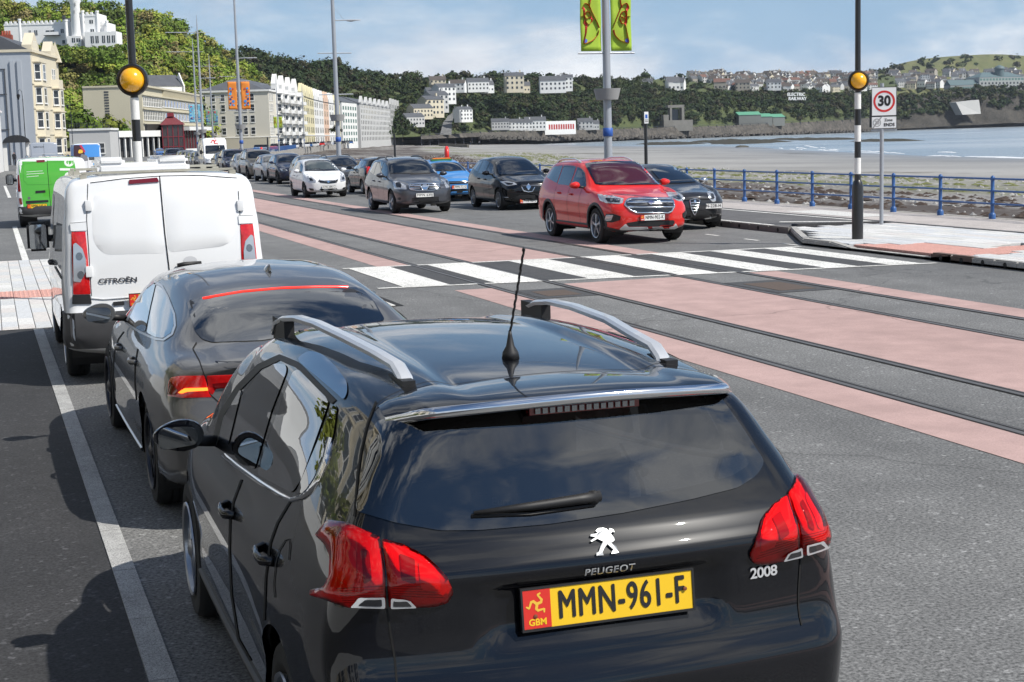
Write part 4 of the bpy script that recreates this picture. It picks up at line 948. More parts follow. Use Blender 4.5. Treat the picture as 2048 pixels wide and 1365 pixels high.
def lamp_column(x, y_, label, banner=None, rot=0.0):
    t = thing('street_lamp', label, 'street lamp', (x, y_, .1), rot, 'tall grey promenade lamp columns')
    tube_o('column', [(0, 0, 0), (0, 0, .02), (0, 0, .5), (0, 0, 8), (0, 0, 12.8), (0, 0, 14.6)], [.22, .145, .132, .108, .075, .02], POLE_GREY, t, 18)
    bm = bmesh.new(); lathe(bm, [(.12, 3.1), (.335, 3.1), (.42, 3.44), (.40, 3.44), (.33, 3.16), (.12, 3.16)], None, 28, cap=False); bmobj('collar', bm, plain('collar_grey', (.30, .30, .30), .5), t, smooth=True, angle=40)
    bm = bmesh.new(); lathe(bm, [(.142, 1.98), (.155, 1.99), (.155, 2.23), (.142, 2.24)], None, 22, cap=False); bmobj('blue_band', bm, plain('band_blue', (.03, .10, .38), .5), t, smooth=True)
    for z in (4.52, 6.72): tube_o('banner_arm', [(-.93, 0, z), (.93, 0, z)], .028, POLE_GREY, t, 8)
    for s, z, l in ((-1, 12.9, 3.1), (1, 8.45, 1.5)):
        tube_o('lamp_arm', [(0, 0, z), (s*l*.55, 0, z+.02)], .03, POLE_GREY, t, 8); tube_o('stay', [(0, 0, z+.75), (s*l*.4, 0, z+.04)], .008, POLE_GREY, t, 5)
        bm = bmesh.new(); a, b = s*l*.5, s*l
        P = [(a, .05, .04), (a+s*.25, .11, .07), (a+s*.5, .12, .02), (b, .07, .0)]
        rings = [[bm.verts.new((px_, sy*w, z+dz)) for sy, dz in ((-1, .0), (-.6, -hh), (.6, -hh), (1, 0), (.5, .05), (-.5, .05))] for px_, w, hh in P]
        for r0, r1 in zip(rings, rings[1:]):
            for k in range(6): bm.faces.new((r0[k], r0[(k+1) % 6], r1[(k+1) % 6], r1[k]))
        bm.faces.new(rings[0]); bm.faces.new(rings[-1]); bmesh.ops.recalc_face_normals(bm, faces=bm.faces[:])
        bmobj('luminaire', bm, POLE_GREY, t, smooth=True, angle=40)
    tube_o('arm_tail', [(0, 0, 12.9), (1.2, 0, 12.9)], .022, POLE_GREY, t, 6)
    if banner is not None:
        for s in (-1, 1):
            n1, n2 = 6, 14; V = []; F = []
            for j in range(n2+1):
                for i in range(n1+1):
                    u, v = i/n1, j/n2; V.append((s*(.16+.68*u), .03*math.sin(v*5+s)*math.sin(math.pi*u)+.02*math.sin(u*4+v*9), 4.58+2.1*v))
            for j in range(n2):
                for i in range(n1): a = j*(n1+1)+i; F.append((a, a+1, a+n1+2, a+n1+1))
            o = meshobj('banner', V, F, BAN[banner], t, smooth=True)
            sm = o.modifiers.new('t', 'SOLIDIFY'); sm.thickness = .004
            # painted figure: interlaced loops
            cols = [((.58, .05, .03), (.05, .1, .5)), ((.02, .05, .25), (.05, .3, .6)), ((.55, .04, .04), (.3, .03, .1)), ((.1, .05, .05), (.2, .2, .05))][banner]
            def pm(u, v): 
                uu = .16+.68*u; return Vector((s*uu, .03*math.sin(v*5+s)*math.sin(math.pi*u)+.02*math.sin(u*4+v*9)-.014, 4.58+2.1*v))
            if banner == 0:
                loops = [[(.10, .32), (.30, .50), (.55, .66), (.80, .70), (.85, .60), (.72, .42), (.80, .22), (.90, .10), (.70, .12), (.40, .16), (.15, .24), (.10, .32)], [(.5, .5), (.68, .46), (.8, .5), (.7, .58), (.5, .56), (.4, .46), (.55, .38), (.7, .4), (.75, .5)], [(.55, .6), (.45, .72), (.42, .85), (.5, .95)], [(.12, .98), (.3, .90), (.6, .86), (.85, .88), (.85, .97)], [(.7, .5), (.98, .5)]]
                for lp_ in loops:
                    P = dense(lp_, .04, closed=False); 
                    P = np.stack([np.convolve(np.pad(P[:, k], 2, mode='edge'), np.ones(5)/5, 'valid') for k in (0, 1)], 1)
                    tube_o('painted_loop', [pm(*p) for p in P], .062, plain('banner_red', (.62, .05, .03), .7), o, 6, rb=.004)
                bm = bmesh.new(); lathe(bm, [(.001, 0), (.06, 0)], frame(pm(.78, .15)+Vector((0, -.006, 0)), (1, 0, 0), (0, 0, 1)), 18, cap=False); bmobj('painted_dot', bm, plain('banner_dot', (.08, .14, .6), .6), o)
            else:
                rg = random.Random(banner*7)
                for k in range(16):
                    v = rg.uniform(.12, .9); w = .12+.33*abs(math.sin(v*math.pi*1.9)); u = .9-w*rg.uniform(.2, 1.5)
                    bm = bmesh.new(); lathe(bm, [(.001, 0), (rg.uniform(.05, .12), 0)], frame(pm(min(.9, max(.1, u)), v)+Vector((0, -.004-k*.0007, 0)), (1, 0, 0), (0, 0, 1)), 12, cap=False)
                    bmobj('painted_dot', bm, plain('ban_%d_%d' % (banner, k % 4), [(.02, .04, .16), (.04, .22, .55), (.45, .03, .06), (.06, .35, .6)][k % 4], .7), o)
    return t
lamp_column(18.2, 45.0, 'tall grey lamp column with green and red banners behind the red car', 0)
lamp_column(18.0, 83.5, 'tall grey lamp column without banners between the white and black parked hatchbacks')
lamp_column(18.4, 120.5, 'grey lamp column with orange butterfly banners in front of the white hotel', 1)
lamp_column(20.2, 157, 'slim grey lamp column without banners right of the blue banner', None)
lamp_column(23.8, 190, 'grey lamp column with pale blue and red banners by the concrete hotel', 2)
lamp_column(30.5, 226, 'small grey lamp column with dark teal banners before the cream hotel', 3)
lamp_column(40, 262, 'thin distant lamp column with no banner between the hotels', None)
lamp_column(53, 300, 'thin distant lamp column with small green banners by the white hotel', 0)
lamp_column(68, 352, 'faint distant lamp column in front of the yellow terrace', None)
def post_sign(x, y_, h, label, plate_=True):
    t = thing('sign_post', label, 'sign post', (x, y_, .1)); tube_o('post', [(0, 0, 0), (0, 0, h)], .05, BLK, t, 12)
    if plate_:
        o = boxo('plate', -.065, .065, -.075, -.055, h-.12, h+.22, plain('sign_white', (.78, .78, .78)), t)
        boxo('symbol', -.035, .035, -.079, -.0752, h+.03, h+.14, plain('sign_blue', (.02, .12, .5), .4), o)
        for k in range(2): boxo('text_line', -.05, .05, -.079, -.0752, h-.08+k*.05, h-.06+k*.05, BLK, o)
post_sign(18.3, 42.3, 2.45, 'black post with small white and blue parking plate right of the near lamp column')
post_sign(18.1, 71.5, 2.3, 'plain black post above the grey estate car', False); post_sign(18.3, 108, 2.4, 'plain black post by the distant parked cars', False)
def lifebuoy(x, y_, label, rz=0):
    t = thing('lifebuoy', label, 'lifebuoy', (x, y_, 1.02), rz); bm = bmesh.new(); n, k = 28, 10
    V = []; F = []
    for i in range(n):
        a = 6.2832*i/n
        for j in range(k):
            b = 6.2832*j/k; r_ = .29+.09*math.cos(b); V.append((.09*math.sin(b), r_*math.cos(a), .36+r_*math.sin(a)))
    for i in range(n):
        for j in range(k): F.append((i*k+j, i*k+(j+1) % k, ((i+1) % n)*k+(j+1) % k, ((i+1) % n)*k+j))
    meshobj('ring', V, F, plain('buoy_red', (.72, .035, .03), .35), t, smooth=True); boxo('bracket', -.03, .03, -.05, .05, -.9, .1, plain('buoy_red', (.72, .035, .03)), t)
lifebuoy(20.55, 71.2, 'red lifebuoy ring mounted on the railing behind the blue car', R(-12)); q = atd(523, 300, 126); lifebuoy(q.x, q.y, 'distant red lifebuoy ring by the second banner column', R(-12))
# ---------------------------------------------------------------- foliage
def foliage_mat():
    m, nt, b = NT('foliage'); at = nt.nodes.new('ShaderNodeAttribute'); at.attribute_name = 'tint'; nt.links.new(at.outputs['Color'], b.inputs['Base Color'])
    setin(b, roughness=.75, specular_ior_level=.15); MATS['foliage'] = m
foliage_mat()
def crowns(name, cen, rad, leaves, size, pal, rg, squash=.8, parent=None):
    """cen (n,3) centres, rad (n,), leaves per crown: one mesh of leaf-clump faces with an uneven outline"""
    n = len(cen); K = leaves
    d = rg.standard_normal((n, K, 3)); d /= np.linalg.norm(d, axis=2, keepdims=True); d[:, :, 2] = np.where(d[:, :, 2] < -.3, -d[:, :, 2], d[:, :, 2])
    ph = rg.uniform(0, 6.28, (n, 1, 3)); lob = 1+.22*np.sin(d[:, :, :1]*5+ph[:, :, :1])+.2*np.sin(d[:, :, 1:2]*6+ph[:, :, 1:2])+.16*np.sin(d[:, :, 2:]*7+ph[:, :, 2:])
    rr = rad[:, None, None]*lob*rg.uniform(.62, 1.03, (n, K, 1)); P = cen[:, None, :]+d*rr*np.array([1, 1, squash])
    nn = d+rg.standard_normal((n, K, 3))*.45; nn /= np.linalg.norm(nn, axis=2, keepdims=True)
    u = np.cross(nn, rg.standard_normal((n, K, 3))); u /= np.linalg.norm(u, axis=2, keepdims=True); v = np.cross(nn, u)
    s = size*(rad/rad.mean())[:, None, None]**.5*rg.uniform(.6, 1.35, (n, K, 1))
    Q = np.stack([P-u*s-v*s*.5, P+u*s*.3-v*s, P+u*s+v*s*.4, P-u*s*.2+v*s], 2).reshape(-1, 3); nf = n*K
    me = bpy.data.meshes.new(name); me.vertices.add(nf*4); me.vertices.foreach_set('co', Q.ravel()); me.loops.add(nf*4); me.loops.foreach_set('vertex_index', np.arange(nf*4, dtype=np.int32))
    me.polygons.add(nf); me.polygons.foreach_set('loop_start', np.arange(0, nf*4, 4, dtype=np.int32)); me.update(calc_edges=True)
    pal = np.array(pal); tree = pal[rg.integers(0, len(pal), n)]*rg.uniform(.8, 1.2, (n, 1)); leaf = tree[:, None, :]*rg.uniform(.8, 1.2, (n, K, 1))
    col = np.concatenate([np.repeat(leaf.reshape(-1, 3), 4, 0), np.ones((nf*4, 1))], 1)
    at = me.attributes.new('tint', 'FLOAT_COLOR', 'POINT'); at.data.foreach_set('color', col.ravel().astype(np.float32)); me.materials.append(MATS['foliage'])
    o = bpy.data.objects.new(name, me); COL.objects.link(o)
    if parent: o.parent = parent
    return o
def terrain(name, cols, mat, nu=120, nv=26, amp=1.0, seed=0, kind='structure'):
    """cols: (px, [(py, dist) base..crest]); a hillside through those points"""
    k = len(cols[0][1]); xs = np.linspace(cols[0][0], cols[-1][0], nu)
    PY = [pchip([(c[0], c[1][i][0]) for c in cols])(xs) for i in range(k)]; D = [pchip([(c[0], c[1][i][1]) for c in cols])(xs) for i in range(k)]
    t = np.linspace(0, k-1, nv); G = np.zeros((nu, nv, 3)); rg = np.random.default_rng(seed)
    for a in range(nu):
        fy = pchip([(i, PY[i][a]) for i in range(k)])(t); fd = pchip([(i, D[i][a]) for i in range(k)])(t)
        for b in range(nv): G[a, b] = atd(xs[a], fy[b], fd[b])
    G[:, 1:-1, 2] += amp*(np.sin(G[:, 1:-1, 0]*.11+G[:, 1:-1, 1]*.07)+.6*np.sin(G[:, 1:-1, 0]*.23-G[:, 1:-1, 1]*.19))+rg.normal(0, amp*.3, (nu, nv-2))
    # back slope so that the hill is solid
    B1 = G[:, -1]+(G[:, -1]-np.array(CAM))*.10; B1[:, 2] = G[:, -1, 2]*.8; B2 = G[:, -1]+(G[:, -1]-np.array(CAM))*.35; B2[:, 2] = -6
    GG = np.concatenate([G, B1[:, None], B2[:, None]], 1); m = nv+2
    F = [(a*m+b, (a+1)*m+b, (a+1)*m+b+1, a*m+b+1) for a in range(nu-1) for b in range(m-1)]
    o = meshobj(name, GG.reshape(-1, 3), F, mat, smooth=True); o['kind'] = kind; return o, G
def on_grid(G, n, rg, v0=0, v1=1, keep=None):
    nu, nv = G.shape[:2]; out = []
    while len(out) < n:
        a, b = rg.uniform(0, nu-1.01), rg.uniform(v0*(nv-1), v1*(nv-1)-.01); i, j = int(a), int(b); f, g = a-i, b-j
        p = (G[i, j]*(1-f)+G[i+1, j]*f)*(1-g)+(G[i, j+1]*(1-f)+G[i+1, j+1]*f)*g
        if keep is None or keep(p): out.append(p)
    return np.array(out)
def topx(p):
    v = Vector(p)-CAM; z = v.dot(FW); return 1024+FPX*v.dot(RT)/z, 682.5-FPX*v.dot(UP)/z
def forest(name, label, G, n, r0, r1, leaves, size, pal, seed, v0=0, v1=1, keep=None, lift=.35):
    rg = np.random.default_rng(seed); P = on_grid(G, n, rg, v0, v1, keep); rad = rg.uniform(r0, r1, n); P[:, 2] += rad*lift
    o = crowns(name, P, rad, leaves, size, pal, rg); return tag(o, label, 'woodland', kind='stuff')
SOIL = ground_mat('hill_soil', (.045, .065, .02), (.08, .095, .03), 2, .05, .9, .3, dist=.3)
GRASS = ground_mat('hill_grass', (.085, .105, .03), (.15, .145, .05), 1.2, .02, .9, .2, dist=.3)
ROCK = ground_mat('cliff_rock', (.030, .028, .023), (.085, .076, .062), .9, .06, .9, .8, dist=2)
# castle hill
hill, GA = terrain('castle_hill', [(-160, [(300, 300), (230, 345), (130, 385), (20, 430)]), (0, [(298, 300), (225, 350), (125, 400), (22, 440)]), (60, [(297, 305), (225, 350), (125, 400), (16, 440)]), (120, [(297, 320), (225, 360), (120, 405), (22, 445)]), (200, [(296, 330), (220, 370), (110, 410), (20, 450)]), (260, [(295, 345), (200, 380), (100, 420), (36, 460)]), (330, [(293, 370), (190, 400), (110, 440), (48, 475)]), (400, [(291, 400), (200, 430), (140, 460), (82, 490)]), (450, [(290, 430), (215, 450), (160, 480), (110, 505)]), (520, [(288, 560), (235, 570), (190, 580), (165, 590)]), (600, [(286, 690), (250, 695), (215, 700), (195, 705)])], SOIL, 110, 24, .8)
def not_castle(p):
    x, y_ = topx(p); return (Vector(p)-CAM).dot(FW) > 408 or not (0 < x < 245 and 30 < y_ < 96)
forest('hill_woodland', 'spring green trees covering the steep hillside under the white castle', GA, 1250, 1.1, 3.6, 330, .27, [(.20, .27, .04), (.13, .20, .03), (.27, .29, .05), (.20, .17, .07), (.10, .14, .035), (.24, .23, .07), (.17, .25, .035), (.23, .28, .05)], 3, .02, 1.0, not_castle)
# dark ridge behind, headland round the bay
ridge, GB = terrain('wooded_ridge', [(430, [(284, 640), (220, 700), (160, 760), (116, 820)]), (480, [(283, 650), (210, 720), (150, 780), (108, 830)]), (520, [(282, 660), (210, 730), (160, 790), (114, 840)]), (560, [(281, 680), (220, 750), (170, 800), (132, 850)]), (640, [(279, 720), (220, 780), (170, 830), (136, 880)]), (720, [(277, 780), (230, 830), (185, 880), (153, 930)]), (800, [(275, 840), (235, 890), (190, 930), (160, 980)]), (900, [(270, 900), (225, 950), (195, 980), (158, 1020)]), (1000, [(266, 960), (225, 1000), (195, 1030), (160, 1080)]), (1100, [(263, 1020), (225, 1050), (195, 1080), (162, 1130)]), (1200, [(261, 1080), (222, 1100), (195, 1130), (162, 1190)]), (1300, [(258, 1130), (215, 1150), (192, 1180), (160, 1260)]), (1420, [(254, 1190), (210, 1215), (186, 1240), (156, 1400)]), (1560, [(250, 1260), (208, 1285), (184, 1310), (156, 1500)]), (1700, [(247, 1330), (210, 1350), (186, 1380), (154, 1620)]), (1790, [(243, 1380), (214, 1400), (192, 1440), (152, 1700)])], SOIL, 150, 26, 1.2, 5)
DARKP = [(.028, .045, .016), (.036, .054, .018), (.05, .064, .022), (.044, .042, .022), (.03, .05, .02)]
forest('ridge_woodland', 'dark green woodland on the long ridge behind the bay', GB, 2000, 2.6, 5.2, 130, .62, DARKP, 8, .05, 1.0, lambda p: not (1300 < topx(p)[0] < 1800 and topx(p)[1] < 192))
forest('estate_gardens', 'garden trees and hedges among the houses on the far brow', GB, 330, 1.2, 2.6, 70, .5, DARKP, 31, .6, 1.0, lambda p: 1290 < topx(p)[0] < 1795 and topx(p)[1] < 194)
rg_ = np.random.default_rng(77); PP = [atd(x, y_, d) for x, y_, d in [(500, 112, 825), (515, 114, 830), (530, 118, 838), (640, 134, 880), (655, 130, 882), (668, 128, 885), (905, 152, 1018), (930, 152, 1020), (985, 152, 1060), (1010, 155, 1075), (1030, 158, 1080), (1100, 155, 1120), (1130, 157, 1130), (1290, 152, 1260), (1400, 175, 1250), (1550, 150, 1500), (1630, 148, 1580), (1360, 155, 1300), (1450, 165, 1330)]]
ORD = 'first second third fourth fifth sixth seventh eighth ninth tenth eleventh twelfth thirteenth fourteenth fifteenth sixteenth seventeenth eighteenth nineteenth'.split()
PP.sort(key=lambda p: topx(p)[0])
for i, p in enumerate(PP):
    t = thing('far_tree', 'dark rounded tree on the far ridge skyline, %s from the left' % ORD[i], 'tree', (p.x, p.y, p.z-6), 0, 'skyline trees on the far ridge')
    r_ = rg_.uniform(3.5, 6); tube_o('trunk', [(0, 0, -3), (0, 0, 5)], [.5, .25], plain('bark', (.06, .045, .03), .9), t, 6); crowns('crown', np.array([[0, 0, 6.0], [2.2, 0, 5], [-2, .5, 4.6]]), np.array([r_, r_*.7, r_*.7])*.8, 90, .9, DARKP, rg_, parent=t)
grassy, GC = terrain('grass_hill', [(1690, [(215, 1700), (185, 1850), (165, 2000), (158, 2200)]), (1750, [(215, 1750), (185, 1900), (160, 2100), (146, 2300)]), (1800, [(215, 1800), (185, 1950), (150, 2150), (128, 2350)]), (1850, [(215, 1850), (185, 2000), (145, 2200), (118, 2400)]), (1920, [(215, 1900), (185, 2050), (140, 2250), (112, 2450)]), (1990, [(215, 1950), (185, 2100), (138, 2300), (109, 2500)]), (2060, [(215, 2000), (185, 2150), (140, 2350), (113, 2550)]), (2200, [(215, 2050), (185, 2200), (150, 2400), (128, 2600)])], GRASS, 60, 20, 2.0, 9)
forest('gorse_scrub', 'dark scrub and hedges dotted over the far grassy hill', GC, 150, 3, 8, 40, 1.8, DARKP, 12, .25, .95, lambda p: (topx(p)[0] < 1800 and topx(p)[1] < 150) or random.random() < .25, .1)
cliff, GD = terrain('sea_cliff', [(1730, [(262, 1480), (240, 1490), (222, 1520), (205, 1600)]), (1800, [(258, 1500), (235, 1515), (212, 1540), (198, 1650)]), (1860, [(255, 1520), (232, 1535), (206, 1560), (194, 1700)]), (1905, [(252, 1540), (232, 1560), (205, 1590), (182, 1750)]), (1955, [(250, 1560), (225, 1580), (190, 1610), (178, 1800)]), (2010, [(247, 1580), (220, 1590), (188, 1620), (176, 1850)]), (2080, [(245, 1600), (218, 1610), (186, 1640), (175, 1900)]), (2250, [(240, 1640), (215, 1650), (190, 1680), (176, 1950)])], ROCK, 90, 26, 2.2, 11)
forest('cliff_scrub', 'dark scrub clinging to the sea cliff at the right', GD, 520, 2.5, 5, 70, 1.1, DARKP+[(.07, .075, .03)], 14, .35, 1.0)
# sea wall and roadway round the far shore
def far_wall():
    T = [(842, 272, 845), (960, 265, 915), (1100, 262, 1000), (1280, 257, 1100), (1450, 252, 1180), (1600, 245, 1260), (1700, 240, 1310), (1760, 234, 1360)]; B = [(842, 279), (960, 274), (1100, 277), (1280, 275), (1450, 270), (1600, 266), (1700, 262), (1760, 258)]
    V = []; F = []
    for (x, y_, d), (bx, by) in zip(T, B): a = atd(x, y_, d); b = atd(bx, by, d-6); V += [a+(a-CAM)*.05*Vector((1, 1, 0)) if False else Vector((a.x*1.06, a.y*1.06, a.z+.3)), a, b]
    for i in range(len(T)-1):
        for k in (0, 1): F.append((i*3+k, i*3+k+1, i*3+k+4, i*3+k+3))
    o = meshobj('harbour_wall', V, F, ground_mat('old_stone', (.045, .040, .034), (.105, .094, .08), .5, .08, .9, .2, dist=.5)); tag(o, 'long dark stone sea wall under the far cliffs', 'wall')
    bm = bmesh.new()
    for (x, y_, d), (x2, y2, d2) in zip(T, T[1:]):
        k = int((x2-x)/16)
        for i in range(k):
            f = i/k; a = atd(x+(x2-x)*f, y_+(y2-y_)*f, d+(d2-d)*f); bbox(bm, a.x-.3, a.x+.3, a.y-1, a.y+.2, a.z-6, a.z+.4)
        a, b = atd(x, y_-2.5, d), atd(x2, y2-2.5, d2); tube(bm, [a, b], .12, 4)
    bmobj('buttress', bm, plain('old_iron', (.05, .055, .07), .8), o)
    # tide rocks
    V = []; F = []; rg = random.Random(6)
    for q in range(420):
        x = rg.uniform(960, 1760); by = np.interp(x, [b[0] for b in B], [b[1] for b in B]); p = atd(x, by+rg.uniform(-1.5, 2.5), np.interp(x, [t[0] for t in T], [t[2] for t in T])-rg.uniform(6, 16)); s = rg.uniform(.6, 2.2); b0 = len(V)
        for k in range(6): a = 1.047*k; V.append((p.x+s*math.cos(a)*rg.uniform(.7, 1.3), p.y+s*math.sin(a)*rg.uniform(.7, 1.3), p.z-1))
        V.append((p.x, p.y, p.z+s*.6)); F += [(b0+k, b0+(k+1) % 6, b0+6) for k in range(6)]
    o = meshobj('tide_rocks', V, F, plain('wet_rock', (.045, .04, .034), .7, var=.4, scale=.3)); tag(o, 'dark rocks at the foot of the far sea wall', 'rocks', kind='stuff')
far_wall()
def weed_bank(pts, d, label):
    """low dark reef showing above the shallow water"""
    rg = random.Random(len(pts)); V = []; F = []
    for x0, x1, y_, w in pts:
        for q in range(130):
            x = rg.uniform(x0, x1); p = gnd(x, y_+rg.uniform(-w, w)*math.sin(math.pi*(x-x0)/(x1-x0)), SEA+.1); s = rg.uniform(1.5, 4.5); b0 = len(V)
            for k in range(6): a = 1.047*k; V.append((p.x+s*2*math.cos(a), p.y+s*2.5*math.sin(a), SEA-.05))
            V.append((p.x, p.y, SEA+.2+s*.16)); F += [(b0+k, b0+(k+1) % 6, b0+6) for k in range(6)]
    o = meshobj('reef', V, F, plain('reef_weed', (.035, .032, .02), .9, var=.5, scale=.4)); tag(o, label, 'reef', kind='stuff')
weed_bank([(1400, 1560, 284, 4), (1300, 1385, 288, 2)], 0, 'dark weedy reef lying in the shallows of the bay'); weed_bank([(1560, 1700, 279, 1.2), (1740, 1810, 282, .8)], 0, 'thin dark reef streaks further out in the bay')
# ---------------------------------------------------------------- buildings
WINM = {}
WGLASS = plain('window_glass', (.03, .035, .042), .06, coat_weight=.5); WFRAME = plain('window_frame', (.74, .74, .72), .5); SLATE = plain('slate', (.085, .09, .10), .6, var=.3, scale=.7, bump=.2)
WGLASS_B = plain('window_blue_panel', (.06, .16, .42), .4)
def winmesh(w, h, arch=False, frame_=WFRAME, glass=WGLASS, bars=1, d=.12):
    key = (round(w, 2), round(h, 2), arch, frame_.name, glass.name, bars)
    if key in WINM: return WINM[key]
    bm = bmesh.new(); f = min(.09, w*.12)
    # local: x along wall, y outwards(-), z up ; origin at bottom centre
    for a in ((-w/2-f, -w/2, -f, h+f), (w/2, w/2+f, -f, h+f), (-w/2, w/2, h, h+f), (-w/2, w/2, -f, 0)): bbox(bm, a[0], a[1], -.07, .02, a[2], a[3])
    bbox(bm, -w/2-f*1.6, w/2+f*1.6, -.16, -.0, -f-.10, -f)
    if bars: bbox(bm, -w/2, w/2, -.03, .01, h*.48, h*.53)
    if bars > 1: bbox(bm, -.03, .03, -.03, .01, 0, h)
    nf = len(bm.faces); v = [bm.verts.new(p) for p in ((-w/2, -.012, 0), (w/2, -.012, 0), (w/2, -.012, h), (-w/2, -.012, h))]; g = bm.faces.new(v)
    me = bpy.data.meshes.new('window'); bm.normal_update(); 
    bmesh.ops.recalc_face_normals(bm, faces=[q for q in bm.faces if q != g])
    g.material_index = 1; bm.to_mesh(me); bm.free(); me.materials.append(frame_); me.materials.append(glass); WINM[key] = me; return me
class Bld:
    """box building: A, B base points of the front, depth behind it; front normal to the right of A->B"""
    def __init__(s, name, label, cat, A, B, depth, z0, z1, wall, group=None):
        A, B = Vector((A[0], A[1], 0)), Vector((B[0], B[1], 0)); s.len = (B-A).length; d = (B-A).normalized(); n = Vector((d.y, -d.x, 0))
        s.M = Matrix(((d.x, -n.x, 0, A.x), (d.y, -n.y, 0, A.y), (0, 0, 1, z0), (0, 0, 0, 1)))      # local x along front, y into the building, z up
        s.root = bpy.data.objects.new(name, None); COL.objects.link(s.root); s.root.matrix_world = s.M; tag(s.root, label, cat, group); s.h = z1-z0; s.dep = depth; s.wall = wall
        boxo('wall', 0, s.len, 0, depth, -3, s.h, wall, s.root)
    def win(s, face, u, z, w, h, many=None, **k):
        me = winmesh(w, h, **k); o = meshobj('window', None, None, None, s.root, mesh=me)
        if face == 'front': o.location = (u, -.002, z)
        elif face == 'end0': o.location = (-.002, s.dep-u, z); o.rotation_euler = (0, 0, R(-90))
        elif face == 'end1': o.location = (s.len+.002, u, z); o.rotation_euler = (0, 0, R(90))
        return o
    def grid(s, face, u0, u1, n, zs, w, h, **k):
        for i in range(n):
            for z in zs: s.win(face, u0+(u1-u0)*(i+.5)/n, z, w, h, **k)
    def far_grid(s, u0, u1, n, zs, w, h, glass=WGLASS, face='front'):
        bm = bmesh.new()
        for i in range(n):
            for z in zs:
                u = u0+(u1-u0)*(i+.5)/n
                if face == 'front': bbox(bm, u-w/2, u+w/2, -.05, .02, z, z+h)
                else: bbox(bm, -.05, .02, u-w/2, u+w/2, z, z+h)
        o = bmobj('windows', bm, glass, s.root); o['kind'] = 'stuff'; return o
    def band(s, z, h=.25, out=.18, mat=None, end=True):
        boxo('cornice', -out if end else 0, s.len+out, -out, s.dep*.98, z, z+h, mat or s.wall, s.root)
    def roof(s, kind, h, mat=SLATE, over=.25, ridge='x', inset_=0):
        L, D, z = s.len, s.dep, s.h+.004; o = over
        if kind == 'hip': V = [(-o, -o, z), (L+o, -o, z), (L+o, D+o, z), (-o, D+o, z), (D*.5, D/2, z+h), (L-D*.5, D/2, z+h)] if L > D else [(-o, -o, z), (L+o, -o, z), (L+o, D+o, z), (-o, D+o, z), (L/2, L*.5, z+h), (L/2, D-L*.5, z+h)]; F = [(0, 1, 5, 4), (1, 2, 5), (2, 3, 4, 5), (3, 0, 4)] if L > D else [(0, 1, 4), (1, 2, 5, 4), (2, 3, 5), (3, 0, 4, 5)]
        elif ridge == 'x': V = [(-o, -o, z), (L+o, -o, z), (L+o, D+o, z), (-o, D+o, z), (-o, D/2, z+h), (L+o, D/2, z+h)]; F = [(0, 1, 5, 4), (2, 3, 4, 5), (0, 4, 3), (1, 2, 5)]
        else: V = [(-o, -o, z), (L+o, -o, z), (L+o, D+o, z), (-o, D+o, z), (L/2, -o, z+h), (L/2, D+o, z+h)]; F = [(0, 3, 5, 4), (1, 4, 5, 2), (0, 4, 1), (3, 2, 5)]
        s.rf = meshobj('roof', V, F, mat, s.root); return s.rf
    def chimney(s, u, v, z, w=.9, h=1.6, mat=None, pots=3, potm=None):
        c = boxo('chimney', u-w/2, u+w/2, v-w*.9, v+w*.9, z-1.5, z+h, mat or s.wall, s.root)
        bm = bmesh.new()
        for i in range(pots): lathe(bm, [(.16, 0), (.13, .55)], Matrix.Translation((u, v-w*.7+1.4*w*(i+.5)/pots, z+h)), 8)
        bmobj('chimney_pots', bm, potm or plain('terracotta', (.38, .09, .05), .8), c)
    def gable(s, u, w, h, z=None, mat=None, d=1.2, roofm=SLATE):
        z = s.h if z is None else z; bm = bmesh.new()
        P = [(u-w/2, z), (u+w/2, z), (u+w/2, z+h*.35), (u, z+h), (u-w/2, z+h*.35)]
        f = [bm.verts.new((a, -.06, b)) for a, b in P]; g = [bm.verts.new((a, d, b)) for a, b in P]; bm.faces.new(f); bm.faces.new(g[::-1])
        for i in range(5): bm.faces.new((f[i], g[i], g[(i+1) % 5], f[(i+1) % 5]))
        bmesh.ops.recalc_face_normals(bm, faces=bm.faces[:]); return bmobj('gable', bm, mat or s.wall, s.root)
    def bay(s, u, w, z0, z1, d=.9, mat=None, floors=(), wh=1.9, rail=False):
        bm = bmesh.new(); P = [(u-w/2, 0), (u-w*.32, -d), (u+w*.32, -d), (u+w/2, 0)]
        a = [bm.verts.new((x, y_, z0)) for x, y_ in P]; b = [bm.verts.new((x, y_, z1)) for x, y_ in P]
        for i in range(3): bm.faces.new((a[i], a[i+1], b[i+1], b[i]))
        bm.faces.new(b); bm.faces.new(a[::-1]); bmesh.ops.recalc_face_normals(bm, faces=bm.faces[:]); o = bmobj('bay', bm, mat or s.wall, s.root)
        for z in floors:
            m = winmesh(w*.36, wh); q = meshobj('window', None, None, None, o, mesh=m); q.location = (u, -d-.002, z)
            m = winmesh(w*.16, wh)
            for sg in (-1, 1):
                q = meshobj('window', None, None, None, o, mesh=m); an = math.atan2(d, w*.18); q.location = (u+sg*w*.41, -d*.5, z); q.rotation_euler = (0, 0, sg*an)
            bmm = bmesh.new(); bbox(bmm, u-w*.5, u+w*.5, -d-.08, 0, z+wh+.25, z+wh+.42); bmobj('bay_cornice', bmm, mat or s.wall, o)
        return o
def XY(px, d): p = atd(px, 297-.028*px, d); return (p.x, p.y)
CREAM = plain('render_cream', (.62, .56, .43), .8, var=.10, scale=.5); WHITE = plain('render_white', (.72, .72, .70), .8, var=.06, scale=.5); PALEGREY = plain('render_grey', (.40, .43, .47), .8, var=.06, scale=.3)
